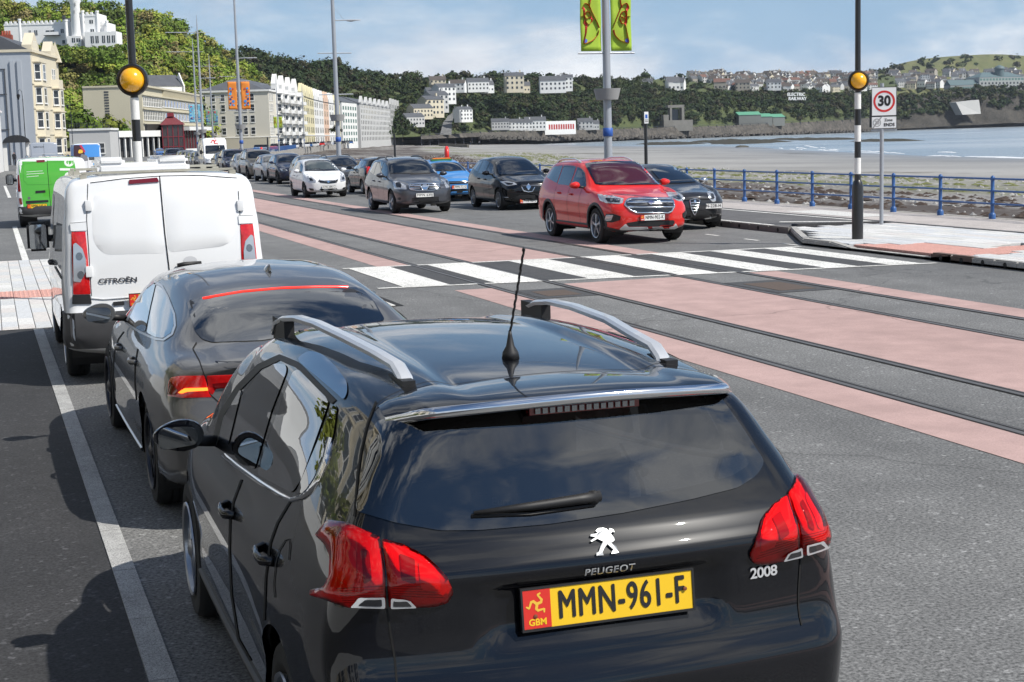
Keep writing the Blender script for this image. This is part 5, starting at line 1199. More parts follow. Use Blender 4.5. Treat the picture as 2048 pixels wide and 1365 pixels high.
CONC = plain('concrete_cream', (.52, .48, .36), .85, var=.08, scale=.3); LGREY = plain('render_lightgrey', (.50, .50, .49), .8, var=.08, scale=.4); YEL = plain('render_yellow', (.66, .60, .38), .8, var=.06, scale=.4); PEACH = plain('render_peach', (.66, .46, .34), .8); BRICK = plain('chimney_brick', (.27, .07, .045), .85, var=.3, scale=4)
def ztop(px, py, d): return atd(px, py, d).z
# 1 white corner house at the very left
b = Bld('corner_house', 'white terraced house cut off by the left picture edge with dark entrance awning', 'house', XY(-40, 120), XY(5, 150), 12, 0, 15, WHITE); b.grid('front', 14, 29, 3, (3.6, 7, 10.2), 1.1, 1.9); b.band(14.6); b.band(5.6, .2)
p = XY(4, 150); t = thing('awning', 'black barrel entrance canopy on white posts at the left edge', 'awning', (p[0], p[1]+4, 0)); V = []; F = []
for i in range(9): a = math.pi*i/8; V += [(1.4-1.3*math.cos(a), -1.2, 2.75+.75*math.sin(a)), (1.4-1.3*math.cos(a), 1.6, 2.75+.75*math.sin(a))]
F = [(2*i, 2*i+2, 2*i+3, 2*i+1) for i in range(8)]+[tuple(2*i for i in range(9))]; meshobj('canopy', V, F, BLK, t)
for x in (.3, 2.5): boxo('post', x-.2, x+.2, -.9, -.5, 0, 2.75, WHITE, t)
# 2 tall cream house with grey gable wall
b = Bld('boarding_house', 'tall cream bay-fronted guest house with blank grey gable wall', 'house', XY(73, 205), XY(127, 224), 8.2, 0, ztop(72, 104, 205), CREAM)
z1 = b.h; e = boxo('gable_wall', -.12, -.004, .0, 8.2, -2, z1-.2, PALEGREY, b.root)
V = [(-.12, 0, z1-.2), (-.12, 8.2, z1-.2), (-.12, 8.2, z1+.9), (-.12, 2.4, z1+.9), (4, 0, z1-.2), (4, 8.2, z1-.2), (4, 8.2, z1+.9), (4, 2.4, z1+.9)]; meshobj('gable_head', V, [(0, 1, 2, 3), (4, 7, 6, 5), (0, 3, 7, 4), (3, 2, 6, 7)], PALEGREY, b.root)
for u in (1.2, 2.1, 5.4): boxo('pilaster', -.35, -.13, u, u+.55, -1, z1-1.2, PALEGREY, b.root)
for u, zz0, zz1 in ((3.35, 0, z1-2.2),): boxo('drain_pipe', -.3, -.13, u, u+.14, zz0, zz1, plain('pipe_dark', (.07, .075, .085), .6), b.root)
for zz in (4.6, 9.2, z1-2.3): boxo('pipe_run', -.25, -.13, 3.3, 8.1, zz, zz+.1, plain('pipe_dark', (.07, .075, .085), .6), b.root)
bmA = bmesh.new(); 
L = b.len; fl = (1.4, 4.9, 8.1, 11.2)
b.bay(3.2, 4.6, 0, z1-1.4, 1.0, CREAM, fl, 1.9); b.bay(L-4.2, 4.4, 0, z1-3.2, 1.0, CREAM, fl[:3], 1.9); b.grid('front', 6.2, 9.6, 2, fl, .9, 1.9); b.band(z1-.1, .35, .3); b.grid('front', L-5.6, L-2.8, 2, (11.4,), .9, 1.6)
b.roof('gable', 2.2, SLATE, .2); b.gable(3.2, 4.8, 2.6); b.gable(L-3.6, 3.6, 2.2); b.grid('front', 2, 4.4, 2, (z1+.2,), .6, 1.2)
meshobj('spire', [(L-1.6, -.6, z1-.6), (L-.2, -.6, z1-.6), (L-.2, .8, z1-.6), (L-1.6, .8, z1-.6), (L-.9, .1, z1+2.4)], [(0, 1, 4), (1, 2, 4), (2, 3, 4), (3, 0, 4)], CREAM, b.root)
for zz in (3.9, 7.3, 10.5): b.band(zz, .18, .10)
b.chimney(1.6, 6.2, z1+1.2, 1.2, 1.5, BRICK, 6); b.chimney(8, 4.6, z1+1.6, .9, 1.1, BRICK, 4)
V = [(L-7.5, -3.2, .2), (L-7.5, -1.1, .2), (L-1.5, -1.1, 2.6), (L-1.5, -3.2, .2), (L-7.5, -3.2, 1.1), (L-7.5, -1.1, 3.2), (L-1.5, -1.1, 3.4)]; boxo('front_steps', L-5, L-2.4, -3.4, -1, 0, 1.5, CREAM, b.root, .02)
def old_lamp(px, d, label, h=6.4):
    p = XY(px, d); t = thing('lamp_post', label, 'lamp post', (p[0], p[1], 0)); tube_o('post', [(0, 0, 0), (0, 0, 1.2), (0, 0, 1.25), (0, 0, h-.9)], [.11, .1, .06, .045], BLK, t, 8)
    tube_o('scroll', [(0, 0, h-.9), (-.05, 0, h-.1), (-.25, 0, h+.12), (-.45, 0, h-.1), (-.45, 0, h-.4)], .03, BLK, t, 6); bm = bmesh.new(); lathe(bm, [(.05, h-1.0), (.16, h-.7), (.2, h-.45), (.03, h-.3)], Matrix.Translation((-.45, 0, -.02)), 8); bmobj('lantern', bm, BLK, t)
old_lamp(52, 172, 'black swan-neck lamp post before the grey gable wall', 8.5); old_lamp(146, 240, 'plain black lamp post right of the cream guest house', 9)
# 3 low buildings
b = Bld('pavilion', 'low grey single storey building with rails on its flat roof', 'building', XY(140, 262), XY(221, 262.5), 8, 0, 5.0, LGREY); b.band(4.8, .35, .2, WHITE); b.grid('front', .6, 6, 3, (1.0,), 1.2, 1.6)
bm = bmesh.new()
for i in range(16): bbox(bm, i*.43, i*.43+.05, .1, .15, 5.1, 6.1)
for z_ in (5.6, 6.05): bbox(bm, 0, 6.8, .1, .15, z_, z_+.05)
o = bmobj('roof_rail', bm, plain('old_iron', (.05, .055, .07)), b.root); o['kind'] = 'stuff'
b = Bld('colonnade', 'long white canopy with pillars over dark shop fronts', 'building', XY(222, 275), XY(345, 292), 7, 0, 3.6, plain('shop_dark', (.05, .05, .052), .5, var=.4, scale=1)); o = boxo('canopy', -.5, b.len+.5, -2.2, 7, 3.6, 4.7, WHITE, b.root)
for i in range(12): boxo('pillar', i*b.len/11-.15, i*b.len/11+.15, -1.9, -1.6, 0, 3.6, WHITE if i % 3 else LGREY, b.root)
boxo('sign_board', b.len*.55, b.len, -.6, 0, 4.7, 5.9, plain('sign_dark', (.03, .028, .025), .6), b.root)
# 4 concrete hotel
b = Bld('concrete_hotel', 'long cream concrete hotel with rows of blue panelled windows and blank end wall', 'hotel', XY(289, 300), XY(407, 376), 11.2, 0, ztop(290, 174, 300), CONC)
for i in range(13): boxo('slot_window', -.06, .02, b.dep-4.9, b.dep-4.05, b.h-1.0-i*.52, b.h-.72-i*.52, WGLASS, b.root)
for k, zz in enumerate((4.4, 7.2, 9.9)):
    L = b.len
    n = 40; m = [winmesh(1.2, 1.35, glass=WGLASS if k == 0 and 0 else g_, bars=0) for g_ in (WGLASS, WGLASS_B)]
    for i in range(n):
        u = .8+(L-1.6)*(i+.5)/n
        if u < L*.28: o = meshobj('window', None, None, None, b.root, mesh=winmesh(1.2, 1.7, bars=1)); o.location = (u, -.002, zz-.2)
        else: o = meshobj('window', None, None, None, b.root, mesh=m[i % 2 if u > L*.3 else 0]); o.location = (u, -.002, zz)
    boxo('floor_band', 0, L, -.35, .0, zz+1.75, zz+2.0, CONC, b.root)
boxo('roof_edge', -.2, b.len+.2, -.55, b.dep, b.h, b.h+.35, CONC, b.root); boxo('plinth', b.len*.1, b.len, -2.5, 0, -1, 3.2, WHITE, b.root)
bm = bmesh.new()
for i in range(34): bbox(bm, b.len*.3+i*b.len*.7/34, b.len*.3+i*b.len*.7/34+.12, -.5, 0, b.h-1.3, b.h)
o = bmobj('fins', bm, CONC, b.root); o['kind'] = 'stuff'
b = Bld('gabled_house', 'white gabled house with slate roof rising behind the concrete hotel', 'house', XY(300, 345), XY(372, 350), 8, ztop(340, 200, 345), ztop(340, 172, 345), WHITE); b.roof('gable', 2.6, SLATE, .2); b.grid('front', .5, 6, 3, (1.2,), .9, 1.1)
bm = bmesh.new(); L = b.len; z_ = b.h; vv = [bm.verts.new(p) for p in ((L-.02, -.5, z_-3), (L-.02, 4.5, z_-3), (L-.02, 4.5, z_), (L-.02, 2, z_+3.0), (L-.02, -.5, z_), (L+.25, -.5, z_-3), (L+.25, 4.5, z_-3), (L+.25, 4.5, z_), (L+.25, 2, z_+3.0), (L+.25, -.5, z_))]
for f in ((0, 1, 2, 3, 4), (9, 8, 7, 6, 5), (4, 3, 8, 9), (3, 2, 7, 8), (1, 6, 7, 2), (0, 4, 9, 5)): bm.faces.new([vv[i] for i in f])
bmesh.ops.recalc_face_normals(bm, faces=bm.faces[:]); bmobj('gable', bm, WHITE, b.root)
# 5 red glazed entrance hall
RED = plain('maroon_frame', (.20, .018, .028), .45); DG = plain('dark_glazing', (.05, .035, .035), .12, coat_weight=.5)
b = Bld('entrance_hall', 'maroon framed glass entrance hall with pyramid roof in front of the concrete hotel', 'building', XY(326, 285), XY(368, 286), 4, 0, ztop(340, 250, 285), DG)
for i in range(5): boxo('mullion', i*b.len/4-.08, i*b.len/4+.08, -.12, .0, 0, b.h, RED, b.root)
for z_ in (1.6, 3.4, b.h-.1): boxo('transom', 0, b.len, -.13, -.003, z_, z_+.14, RED, b.root)
V = [(-.4, -.4, b.h), (b.len+.4, -.4, b.h), (b.len+.4, 4.4, b.h), (-.4, 4.4, b.h), (b.len*.35, 1.6, b.h+1.7), (b.len*.55, 1.6, b.h+1.7)]; meshobj('roof', V, [(0, 1, 5, 4), (1, 2, 5), (2, 3, 4, 5), (3, 0, 4)], plain('maroon_roof', (.16, .03, .035), .5, var=.2, scale=2), b.root); boxo('lantern', b.len*.3, b.len*.6, .9, 2.3, b.h+1.5, b.h+2.2, RED, b.root)
b = Bld('glazed_wing', 'low maroon framed glazed wing right of the entrance hall', 'building', XY(369, 290), XY(412, 305), 4, 0, 4.6, DG)
for i in range(9): boxo('mullion', i*b.len/8-.08, i*b.len/8+.08, -.12, .0, 0, b.h, RED, b.root)
boxo('canopy', -.3, b.len+.3, -1.2, 4, b.h, b.h+.7, WHITE, b.root); boxo('white_base', 0, b.len, -.3, -.13, 0, 1.2, WHITE, b.root)
# 6 cream hotel with white balconied front
b = Bld('cream_hotel', 'large cream hotel with side windows and white balcony towers on its front', 'hotel', XY(541, 420), XY(607, 486), 20.0, 0, ztop(541, 183, 420), plain('hotel_cream', (.60, .57, .49), .8, var=.06, scale=.3))
zs = (1.0, 4.2, 7.4, 10.4, 13.2)
for u in (2.4, 5.0, 7.6, 11.5, 13.5, 15.5): b.grid('end0', u-.6, u+.6, 1, zs, 1.05, 1.75)
L = b.len; b.grid('front', .5, 8, 3, zs, 1.0, 1.8)
for i, u in enumerate((L*.24, L*.42, L*.62, L*.82)):
    o = b.bay(u, 6.4, 0, b.h+1.0, 1.8, WHITE, zs[:], 1.8); b.gable(u, 6.2, 4.2, b.h+1.0, WHITE)
    for z_ in zs[1:]: boxo('balcony', u-3.4, u+3.4, -2.6, -1.7, z_-.5, z_+.5, WHITE, o)
b.band(b.h, .5, .4, WHITE); b.roof('hip', 4.2); b.band(3.3, .25, .15, WHITE)
boxo('shop_front', -1.6, -.1, 0, 16, 0, 3.0, plain('shop_cream', (.5, .46, .36), .7), b.root)
# 7 terrace of gabled guest houses
cols7 = [YEL, YEL, YEL, WHITE, WHITE, PEACH, WHITE, YEL]
for i in range(8):
    f0, f1 = i/8, (i+1)/8; px = lambda f: 607+(682-607)*(f*.75+f*f*.25); dd = lambda f: 490+150*f
    lab = ['yellow gabled guest house joining the balcony hotel', 'yellow gabled guest house, second of the terrace', 'yellow gabled guest house, third of the terrace', 'white gabled guest house in the middle of the terrace', 'white gabled guest house left of the peach one', 'peach coloured gabled guest house in the terrace', 'white gabled guest house right of the peach one', 'yellow gabled guest house at the far end of the terrace'][i]
    b = Bld('guest_house', lab, 'house', XY(px(f0), dd(f0)), XY(px(f1), dd(f1)), 10, 0, 16.2, cols7[i], 'gabled guest house terrace'); L = b.len
    for u in (L*.28, L*.72): b.gable(u, L*.42, 4.0); b.far_grid(u-L*.16, u+L*.16, 2, (1.2, 4.6, 7.8, 10.8, 13.6), 1.1, 1.9)
    b.roof('gable', 3.2); b.band(3.6, .3, .2, WHITE)
# 8 modern white block and grey gabled block
b = Bld('balcony_block', 'white modern block with green glass balconies beyond the lamp column', 'building', XY(686, 655), XY(716, 690), 14, 0, ztop(690, 204, 655), WHITE); b.far_grid(.5, b.len-.5, 6, [1+2.7*k for k in range(6)], 3, 1.5, plain('green_glass', (.12, .22, .2), .2)); b.roof('gable', 3, SLATE)
b = Bld('grey_block', 'long pale grey seven storey apartment block with small gables', 'building', XY(722, 700), XY(782, 830), 16, 0, ztop(722, 208, 700), LGREY); b.far_grid(2, b.len-2, 20, [1.2+2.5*k for k in range(7)], 1.5, 1.6); b.roof('gable', 3.5, SLATE)
for i in range(7): b.gable(b.len*(i+.5)/7, 8, 4.2, b.h-.5, LGREY)
b = Bld('grey_block', 'grey ornate gabled block at the end of the promenade row', 'building', XY(783, 835), XY(806, 930), 14, 0, ztop(783, 215, 835), plain('render_midgrey', (.38, .38, .37), .8)); b.far_grid(1, b.len-1, 18, [1.2+2.8*k for k in range(6)], 1.5, 1.7)
for i in range(5): b.gable(b.len*(i+.5)/5, 9, 5.0)
# ---------------------------------------------------------------- the castle
def castle():
    d = 396; px0, py0 = 5, 97; o0 = atd(px0, py0, d); fwd = Vector((FW.x, FW.y, 0)).normalized(); rt = Vector((fwd.y, -fwd.x, 0)); k = d/FPX
    t = thing('castle', 'white castellated mansion with round tower on the wooded hill', 'castle', o0); t.matrix_world = Matrix(((rt.x, fwd.x, 0, o0.x), (rt.y, fwd.y, 0, o0.y), (0, 0, 1, o0.z), (0, 0, 0, 1)))
    CW = plain('castle_white', (.80, .80, .79), .75, var=.04, scale=.4); X = lambda p: (p-px0)*k; Z = lambda p: (py0-p)*k
    def blk(nm, xa, xb, ya, yb, y0=0, dep=6, cren=True):
        b = boxo(nm, X(xa), X(xb), y0, y0+dep, Z(yb)-3, Z(ya), CW, t)
        if cren:
            bm = bmesh.new(); w = .55; n = max(2, int((X(xb)-X(xa))/(2*w)))
            for i in range(n): u = X(xa)+(X(xb)-X(xa))*(i+.25)/n; bbox(bm, u, u+w, y0-.12, y0+.4, Z(ya)-.25, Z(ya)+.45)
            bbox(bm, X(xa)-.1, X(xb)+.1, y0-.12, y0+.3, Z(ya)-.6, Z(ya)-.3); bmobj('battlement', bm, CW, b)
        return b
    def w(xa, xb, ya, yb, y0=0):
        o = boxo('window', X(xa), X(xb), y0-.05, y0+.1, Z(yb), Z(ya), WGLASS, t); boxo('glazing_bar', (X(xa)+X(xb))/2-.05, (X(xa)+X(xb))/2+.05, y0-.08, y0-.052, Z(yb), Z(ya), CW, o)
    blk('wing', 5, 148, 47, 92, 2.5, 9); blk('main_block', 163, 200, 34, 95, .5, 8); blk('side_block', 199, 217, 52, 90, 1.5, 7); blk('conservatory', 175, 238, 71, 97, -2.2, 6, False); blk('porch', 137, 165, 77, 97, -1, 5, False)
    for xa, xb, ya in ((38, 44, 40), (130, 137, 44), (165, 171, 27), (194, 200, 28), (212, 218, 48)): bm = bmesh.new(); lathe(bm, [(X(xb)-X(xa), 0), (X(xb)-X(xa), .0)], None, 10) if False else lathe(bm, [((X(xb)-X(xa))*.5, Z(97)), ((X(xb)-X(xa))*.5, Z(ya)-.5), ((X(xb)-X(xa))*.62, Z(ya)-.4), ((X(xb)-X(xa))*.62, Z(ya))], Matrix.Translation(((X(xa)+X(xb))/2, .6, 0)), 10); bmobj('turret', bm, CW, t, smooth=True, angle=40)
    bm = bmesh.new(); rw = (X(163)-X(143))*.5; lathe(bm, [(rw*1.02, Z(97)), (rw*.92, Z(14)), (rw*1.15, Z(9)), (rw*1.15, Z(4)), (rw*.9, Z(4)), (rw*.9, Z(7))], Matrix.Translation((X(153), 1.0, 0)), 18)
    for i in range(8): a = i*.785; bbox(bm, X(153)+rw*math.cos(a)-.3, X(153)+rw*math.cos(a)+.3, 1+rw*math.sin(a)-.3, 1+rw*math.sin(a)+.3, Z(5), Z(1))
    bmobj('tower', bm, CW, t, smooth=True, angle=40)
    boxo('slate_roof', X(117), X(145), 6, 10, Z(50), Z(38), SLATE, t); boxo('chimney', X(115), X(120), 6, 7, Z(45), Z(32), plain('dark_stack', (.05, .05, .05)), t)
    for a in ((65, 71, 62, 72), (54, 58, 62, 71), (88, 105, 63, 71), (118, 124, 61, 69), (142, 145, 62, 69)): w(*a, y0=2.5)
    for a in ((181, 188, 46, 53), (182, 189, 64, 70), (168, 171, 47, 53)): w(*a, y0=.5)
    for x in (187, 196.5, 209.5, 219.5, 229): w(x, x+6, 79, 93, y0=-2.2)
    for a in ((147, 153, 81, 90), (156, 163, 82, 89)): w(*a, y0=-1)
    w(120, 133, 83, 90, y0=2.4); w(152, 154, 27, 33, y0=1-rw); w(155, 157, 12, 18, y0=1-rw)
    bm = bmesh.new(); bbox(bm, X(87), X(117), .8, 2.6, Z(74), Z(73)); bmobj('balcony', bm, plain('old_iron', (.05, .055, .07)), t); o = boxo('balcony_rail', X(87), X(117), .8, .85, Z(73), Z(67), CW, t)
castle()
P_ = np.array([atd(x, y_, 388) for x, y_ in ((8, 100), (22, 101), (40, 99), (58, 101), (75, 100), (92, 99), (108, 101), (125, 102), (140, 103), (155, 104), (170, 104), (188, 105), (205, 104), (222, 105), (238, 103), (250, 98))]+[atd(x, y_, 386) for x in range(10, 250, 12) for y_ in (112, 122)]); o = crowns('castle_shrubbery', P_, np.full(len(P_), 1.8), 300, .25, [(.12, .19, .03), (.10, .15, .03), (.17, .2, .04)], np.random.default_rng(5)); tag(o, 'green shrubbery along the foot of the white castle', 'shrubs', kind='stuff')
# ---------------------------------------------------------------- houses round the bay
def house_mesh(w, d, h, rh, bay):
    bm = bmesh.new(); bbox(bm, -w/2, w/2, -d/2, d/2, -1.2, h)
    me = bpy.data.meshes.new('wall'); 
    for s in (-1, 1):
        v = [bm.verts.new((s*w/2, -d/2, h)), bm.verts.new((s*w/2, d/2, h)), bm.verts.new((s*w/2, 0, h+rh))]; bm.faces.new(v if s > 0 else v[::-1])
    if bay: bbox(bm, -w*.42, -w*.08, -d/2-.8, -d/2, -1.2, h*.9)
    bm.to_mesh(me); bm.free(); wall = me
    o = .3; me = bpy.data.meshes.new('roof'); me.from_pydata([(-w/2-o, -d/2-o, h-.1), (w/2+o, -d/2-o, h-.1), (w/2+o, d/2+o, h-.1), (-w/2-o, d/2+o, h-.1), (-w/2-o, 0, h+rh+.15), (w/2+o, 0, h+rh+.15)], [], [(0, 1, 5, 4), (2, 3, 4, 5)]); roof = me
    bm = bmesh.new(); n = max(2, int(w/2.6)); 
    for i in range(n):
        for z in [1.0+2.8*k for k in range(max(1, int(h/2.8)))]: u = -w/2+w*(i+.5)/n; yy = -d/2-.05-(.8 if bay and -w*.42 < u < -w*.08 else 0); bbox(bm, u-.55, u+.55, yy, yy+.1, z, z+1.3)
    win = bpy.data.meshes.new('windows'); bm.to_mesh(win); bm.free(); win.materials.append(WGLASS)
    bm = bmesh.new(); bbox(bm, w*.3, w*.3+.8, -.4, .4, h, h+rh+1.4); ch = bpy.data.meshes.new('chimney'); bm.to_mesh(ch); bm.free()
    return wall, roof, win, ch
HTYPES = [house_mesh(9, 7, 5.2, 2.6, False), house_mesh(12, 8, 5.6, 2.8, True), house_mesh(8, 8, 5.0, 3.4, True), house_mesh(16, 9, 6.5, 2.8, False), house_mesh(11, 9, 8.5, 2.0, True)]
ROOFS = [SLATE, plain('roof_brown', (.085, .072, .064), .8, var=.3), plain('roof_red', (.15, .08, .062), .8, var=.3)]
WALLS = [WHITE, CREAM, LGREY, plain('pebbledash', (.36, .33, .28), .9), plain('brick_house', (.26, .14, .10), .9)]
def far_house(px, py, d, ty, wall, roof, rz, label, group=None, sc=1.0, chim=True):
    p = atd(px, py, d); az = math.atan2(p.x, p.y); t = thing('house', label, 'house', p, -az+rz, group); t.scale = (sc, sc, sc)
    for nm, me, m in zip(('wall', 'roof', 'windows', 'chimney'), HTYPES[ty], (WALLS[wall], ROOFS[roof], None, WALLS[wall])):
        if nm == 'chimney' and not chim: continue
        o = meshobj(nm, None, None, None, t, mesh=me)
        if m is not None:
            if not me.materials: me.materials.append(m)
            o.material_slots[0].link = 'OBJECT'; o.material_slots[0].material = m
        if nm == 'windows': o['kind'] = 'stuff'
rgh = random.Random(21)
for px, py, d, ty, wl, rf, rz, lab, sc in [
    (888, 205, 930, 4, 0, 0, .5, 'tall white villa block above the steep road', 1.25), (868, 196, 935, 3, 0, 0, .3, 'long white villa left of the tall villa block', .8), (875, 176, 960, 1, 1, 1, .1, 'cream house with brown roof near the ridge top', 1.0), (915, 183, 950, 1, 0, 1, -.2, 'white house with brown roof above the steep road', 1.0), (955, 182, 960, 3, 0, 0, .2, 'long white terrace on the hillside shelf', 1.0), (975, 184, 965, 2, 0, 0, .3, 'white gabled house on the hillside shelf end', 1.0), (1028, 182, 985, 4, 1, 0, .1, 'large cream villa with hipped roof on the hillside', 1.3), (1050, 184, 990, 2, 1, 0, .1, 'small cream annexe beside the hillside villa', .9), (1105, 183, 1010, 3, 0, 0, .1, 'long white house with grey roof among the hillside trees', 1.25), (1130, 180, 1015, 4, 0, 0, 0, 'white villa with chimneys right of the long white house', 1.1),
    (927, 242, 880, 4, 0, 0, .5, 'white narrow house at the foot of the steep road', .9), (918, 234, 890, 2, 0, 0, .5, 'white stepped house beside the steep road', .8), (1000, 258, 950, 3, 2, 0, .1, 'low grey house on the far shore road', .8), (1030, 259, 965, 1, 0, 0, .1, 'white cottage row on the far shore, left end', .9), (1050, 259, 975, 1, 0, 0, .1, 'white cottage row on the far shore, right end', .9), (1070, 259, 985, 3, 0, 0, .1, 'white terrace with slate roof on the far shore', 1.0), (1170, 258, 1040, 1, 2, 0, .1, 'grey stone house right of the white hall', 1.0), (1190, 258, 1045, 2, 2, 0, .1, 'small grey gabled house at the shore road end', .8),
    (1293, 176, 1220, 1, 0, 0, 0, 'white gabled house on the cliff edge left of the white villa', 1.0), (1345, 181, 1230, 2, 0, 0, .2, 'big white gabled villa on the cliff edge, left half', 1.5), (1358, 181, 1232, 2, 0, 0, -.2, 'big white gabled villa on the cliff edge, right half', 1.4), (1440, 179, 1260, 0, 3, 2, 0, 'bungalow with red roof on the cliff top', 1.3), (1485, 180, 1270, 1, 3, 1, 0, 'brown house with chimneys on the cliff top', 1.2), (1548, 179, 1290, 1, 0, 0, 0, 'bright white house above the railway lettering', 1.2), (1850, 158, 1780, 1, 0, 1, 0, 'white house with brown roof under the grassy hill', 1.0), (1745, 164, 1600, 4, 2, 0, 0, 'tall pale house behind the right crossing beacon', 1.2),
    (840, 236, 890, 3, 1, 0, .6, 'cream terrace at the end of the promenade', 1.0), (862, 232, 905, 4, 1, 0, .6, 'cream tall house at the bottom of the steep road', 1.3), (872, 222, 915, 4, 2, 0, .5, 'white tall house at the bend of the steep road', 1.3), (825, 252, 870, 3, 2, 0, .6, 'grey low terrace right of the ornate block', .9)]:
    far_house(px, py, d, ty, wl, rf, rz, lab, None, sc*.84)
for i in range(230):          # the estate on the brow
    px = rgh.uniform(1380, 1745); py = rgh.uniform(155, 184) if px > 1440 else rgh.uniform(154, 168); d = 1228+(px-1420)*.5+(186-py)*5.6
    far_house(px, py, d, rgh.randrange(3), rgh.choice((0, 0, 0, 1, 2, 3, 3)), rgh.choice((0, 0, 0, 0, 1, 1, 1, 1, 1, 2)), rgh.uniform(-.9, .9), 'small pitched roof house in the crowded estate on the far brow', 'houses of the hilltop estate', rgh.uniform(.62, .9))
for i in range(90):
    px = rgh.uniform(1770, 2045); py = rgh.uniform(148, 178); d = 1985+(px-1900)*.6+(185-py)*4.2
    far_house(px, py, d, rgh.randrange(3), rgh.choice((0, 0, 1, 2, 3)), rgh.choice((0, 0, 1)), rgh.uniform(-.6, .6), 'small pitched roof house in the village under the grassy hill', 'houses of the village under the hill', rgh.uniform(.9, 1.2))
# white hall with red doors
p = XY(1090, 990); q_ = XY(1152, 1000); zb = atd(1120, 260, 995).z; b = Bld('tram_hall', 'white parapet front with red doors of the hall on the far shore', 'building', p, q_, 1, zb, zb+5.6, WHITE); b.far_grid(2.5, b.len-1, 11, (.3,), 1.1, 3.2, plain('red_door', (.4, .02, .02), .5))
# green sheds under the railway letters
GRN = plain('green_shed', (.10, .30, .19), .6, var=.15, scale=.3)
for x0, x1, d, h, lab in ((1478, 1522, 1215, 5.5, 'larger pale green roofed shed at the harbour'), (1512, 1545, 1222, 4.2, 'middle green roofed shed at the harbour'), (1546, 1570, 1230, 4.0, 'small green shed at the right of the harbour sheds')):
    zb = atd(x0, 245, d).z; b = Bld('shed', lab, 'shed', XY(x0, d), XY(x1, d+4), 12, zb, zb+h, plain('shed_grey', (.16, .17, .16), .8)); b.roof('gable', 2.6, GRN, .4)
# derelict lift building
zb = atd(1335, 255, 1130).z; b = Bld('derelict_building', 'grey derelict concrete frame building at the cliff foot', 'building', XY(1328, 1130), XY(1386, 1135), 10, zb, zb+5, plain('grim_concrete', (.20, .19, .17), .9, var=.3, scale=.2)); 
for u0, u1, z0, z1 in ((5, 6.5, 5, 15), (14, 16, 5, 14.5), (3.5, 16, 14, 16), (0, 4, 4, 9), (7, 13, 5, 13)): boxo('frame', u0, u1, .5 if u0 != 7 else 5, 6, z0, z1, plain('grim_concrete', (.20, .19, .17)) if u0 != 7 else WGLASS, b.root)
# big glass fronted hotel on the right headland
zb = atd(1990, 178, 1750).z; b = Bld('headland_hotel', 'large pale hotel with glazed top floor and round turret on the right headland', 'hotel', XY(1958, 1750), XY(2046, 1770), 25, zb, zb+13, plain('hotel_grey', (.36, .38, .37), .8)); b.far_grid(1, b.len-1, 12, (1.5, 5.2), 2.2, 2.2); b.far_grid(0, b.len, 14, (9.3,), 3, 2.4, plain('green_glass', (.12, .22, .2))); b.roof('hip', 6, plain('green_slate', (.10, .15, .16), .6))
bm = bmesh.new(); lathe(bm, [(5.2, 12), (5.2, 22), (6, 22.2), (6, 22.8), (4.5, 25), (1, 26.5)], Matrix.Translation((b.len*.52, 6, 0)), 18); bmobj('turret', bm, plain('green_slate', (.10, .15, .16)), b.root, smooth=True, angle=40)
b = Bld('hotel_wing', 'lower glazed wing left of the headland hotel', 'building', XY(1900, 1745), XY(1957, 1749), 18, zb-1, zb+5, plain('hotel_grey', (.36, .38, .37))); b.far_grid(0, b.len, 12, (1.5,), 2, 2.5, plain('green_glass', (.12, .22, .2))); b.roof('gable', 6, plain('green_slate', (.10, .15, .16)))
# lettering on the hillside
LET = plain('letter_white', (.8, .8, .78), .6)
for s, x, y_ in (('ELECTRIC', 1592.5, 189.5), ('RAILWAY', 1595, 198)):
    t = thing('hillside_lettering', 'large white letters spelling %s on the far hillside' % s, 'sign', atd(x, y_, 1255)); fwd = Vector((FW.x, FW.y, 0)).normalized(); rt = Vector((fwd.y, -fwd.x, 0))
    me = textmesh(s, 3.7, depth=.15, xs=.9 if s == 'ELECTRIC' else .92); bm = bmesh.new()
    for dx in (-.16, .16): m2 = me.copy(); m2.transform(Matrix.Translation((dx, dx*.6, dx*.1))); bm.from_mesh(m2)
    bm.to_mesh(me); bm.free(); me.transform(frame((0, 0, 0), RT, UP)); me.materials.append(LET); o = bpy.data.objects.new('letters', me); COL.objects.link(o); o.parent = t
    bm = bmesh.new()
    for i in range(6): q = RT*(-6.5+i*2.6); tube(bm, [q+Vector((0, 0, -4)), q+Vector((0, 0, 1))], .08, 4)
    ob = bmobj('scaffold', bm, plain('old_iron', (.05, .055, .07)), t); ob['kind'] = 'stuff'
# steep road climbing the hill, retaining wall on the headland
V = [atd(x, y_, d) for x, y_, d in ((880, 270, 880), (903, 270, 880), (886, 246, 900), (904, 246, 900), (896, 232, 925), (908, 232, 925), (905, 226, 945), (912, 226, 945))]
meshobj('hill_road', [v-(v-CAM).normalized()*12 for v in V], [(0, 1, 3, 2), (2, 3, 5, 4), (4, 5, 7, 6)], ASPH)['kind'] = 'structure'
V = [atd(x, y_, d) for x, y_, d in ((1912, 205, 1545), (1958, 200, 1560), (1962, 228, 1555), (1925, 230, 1538))]; V2 = [v+Vector((0, 12, 0)) for v in V]
o = meshobj('retaining_wall', V+V2, [(0, 1, 2, 3), (0, 4, 5, 1), (1, 5, 6, 2), (3, 7, 4, 0)], plain('retaining_concrete', (.36, .36, .35), .85, var=.15, scale=.05)); tag(o, 'pale sloping concrete retaining wall in the right headland cliff', 'wall')
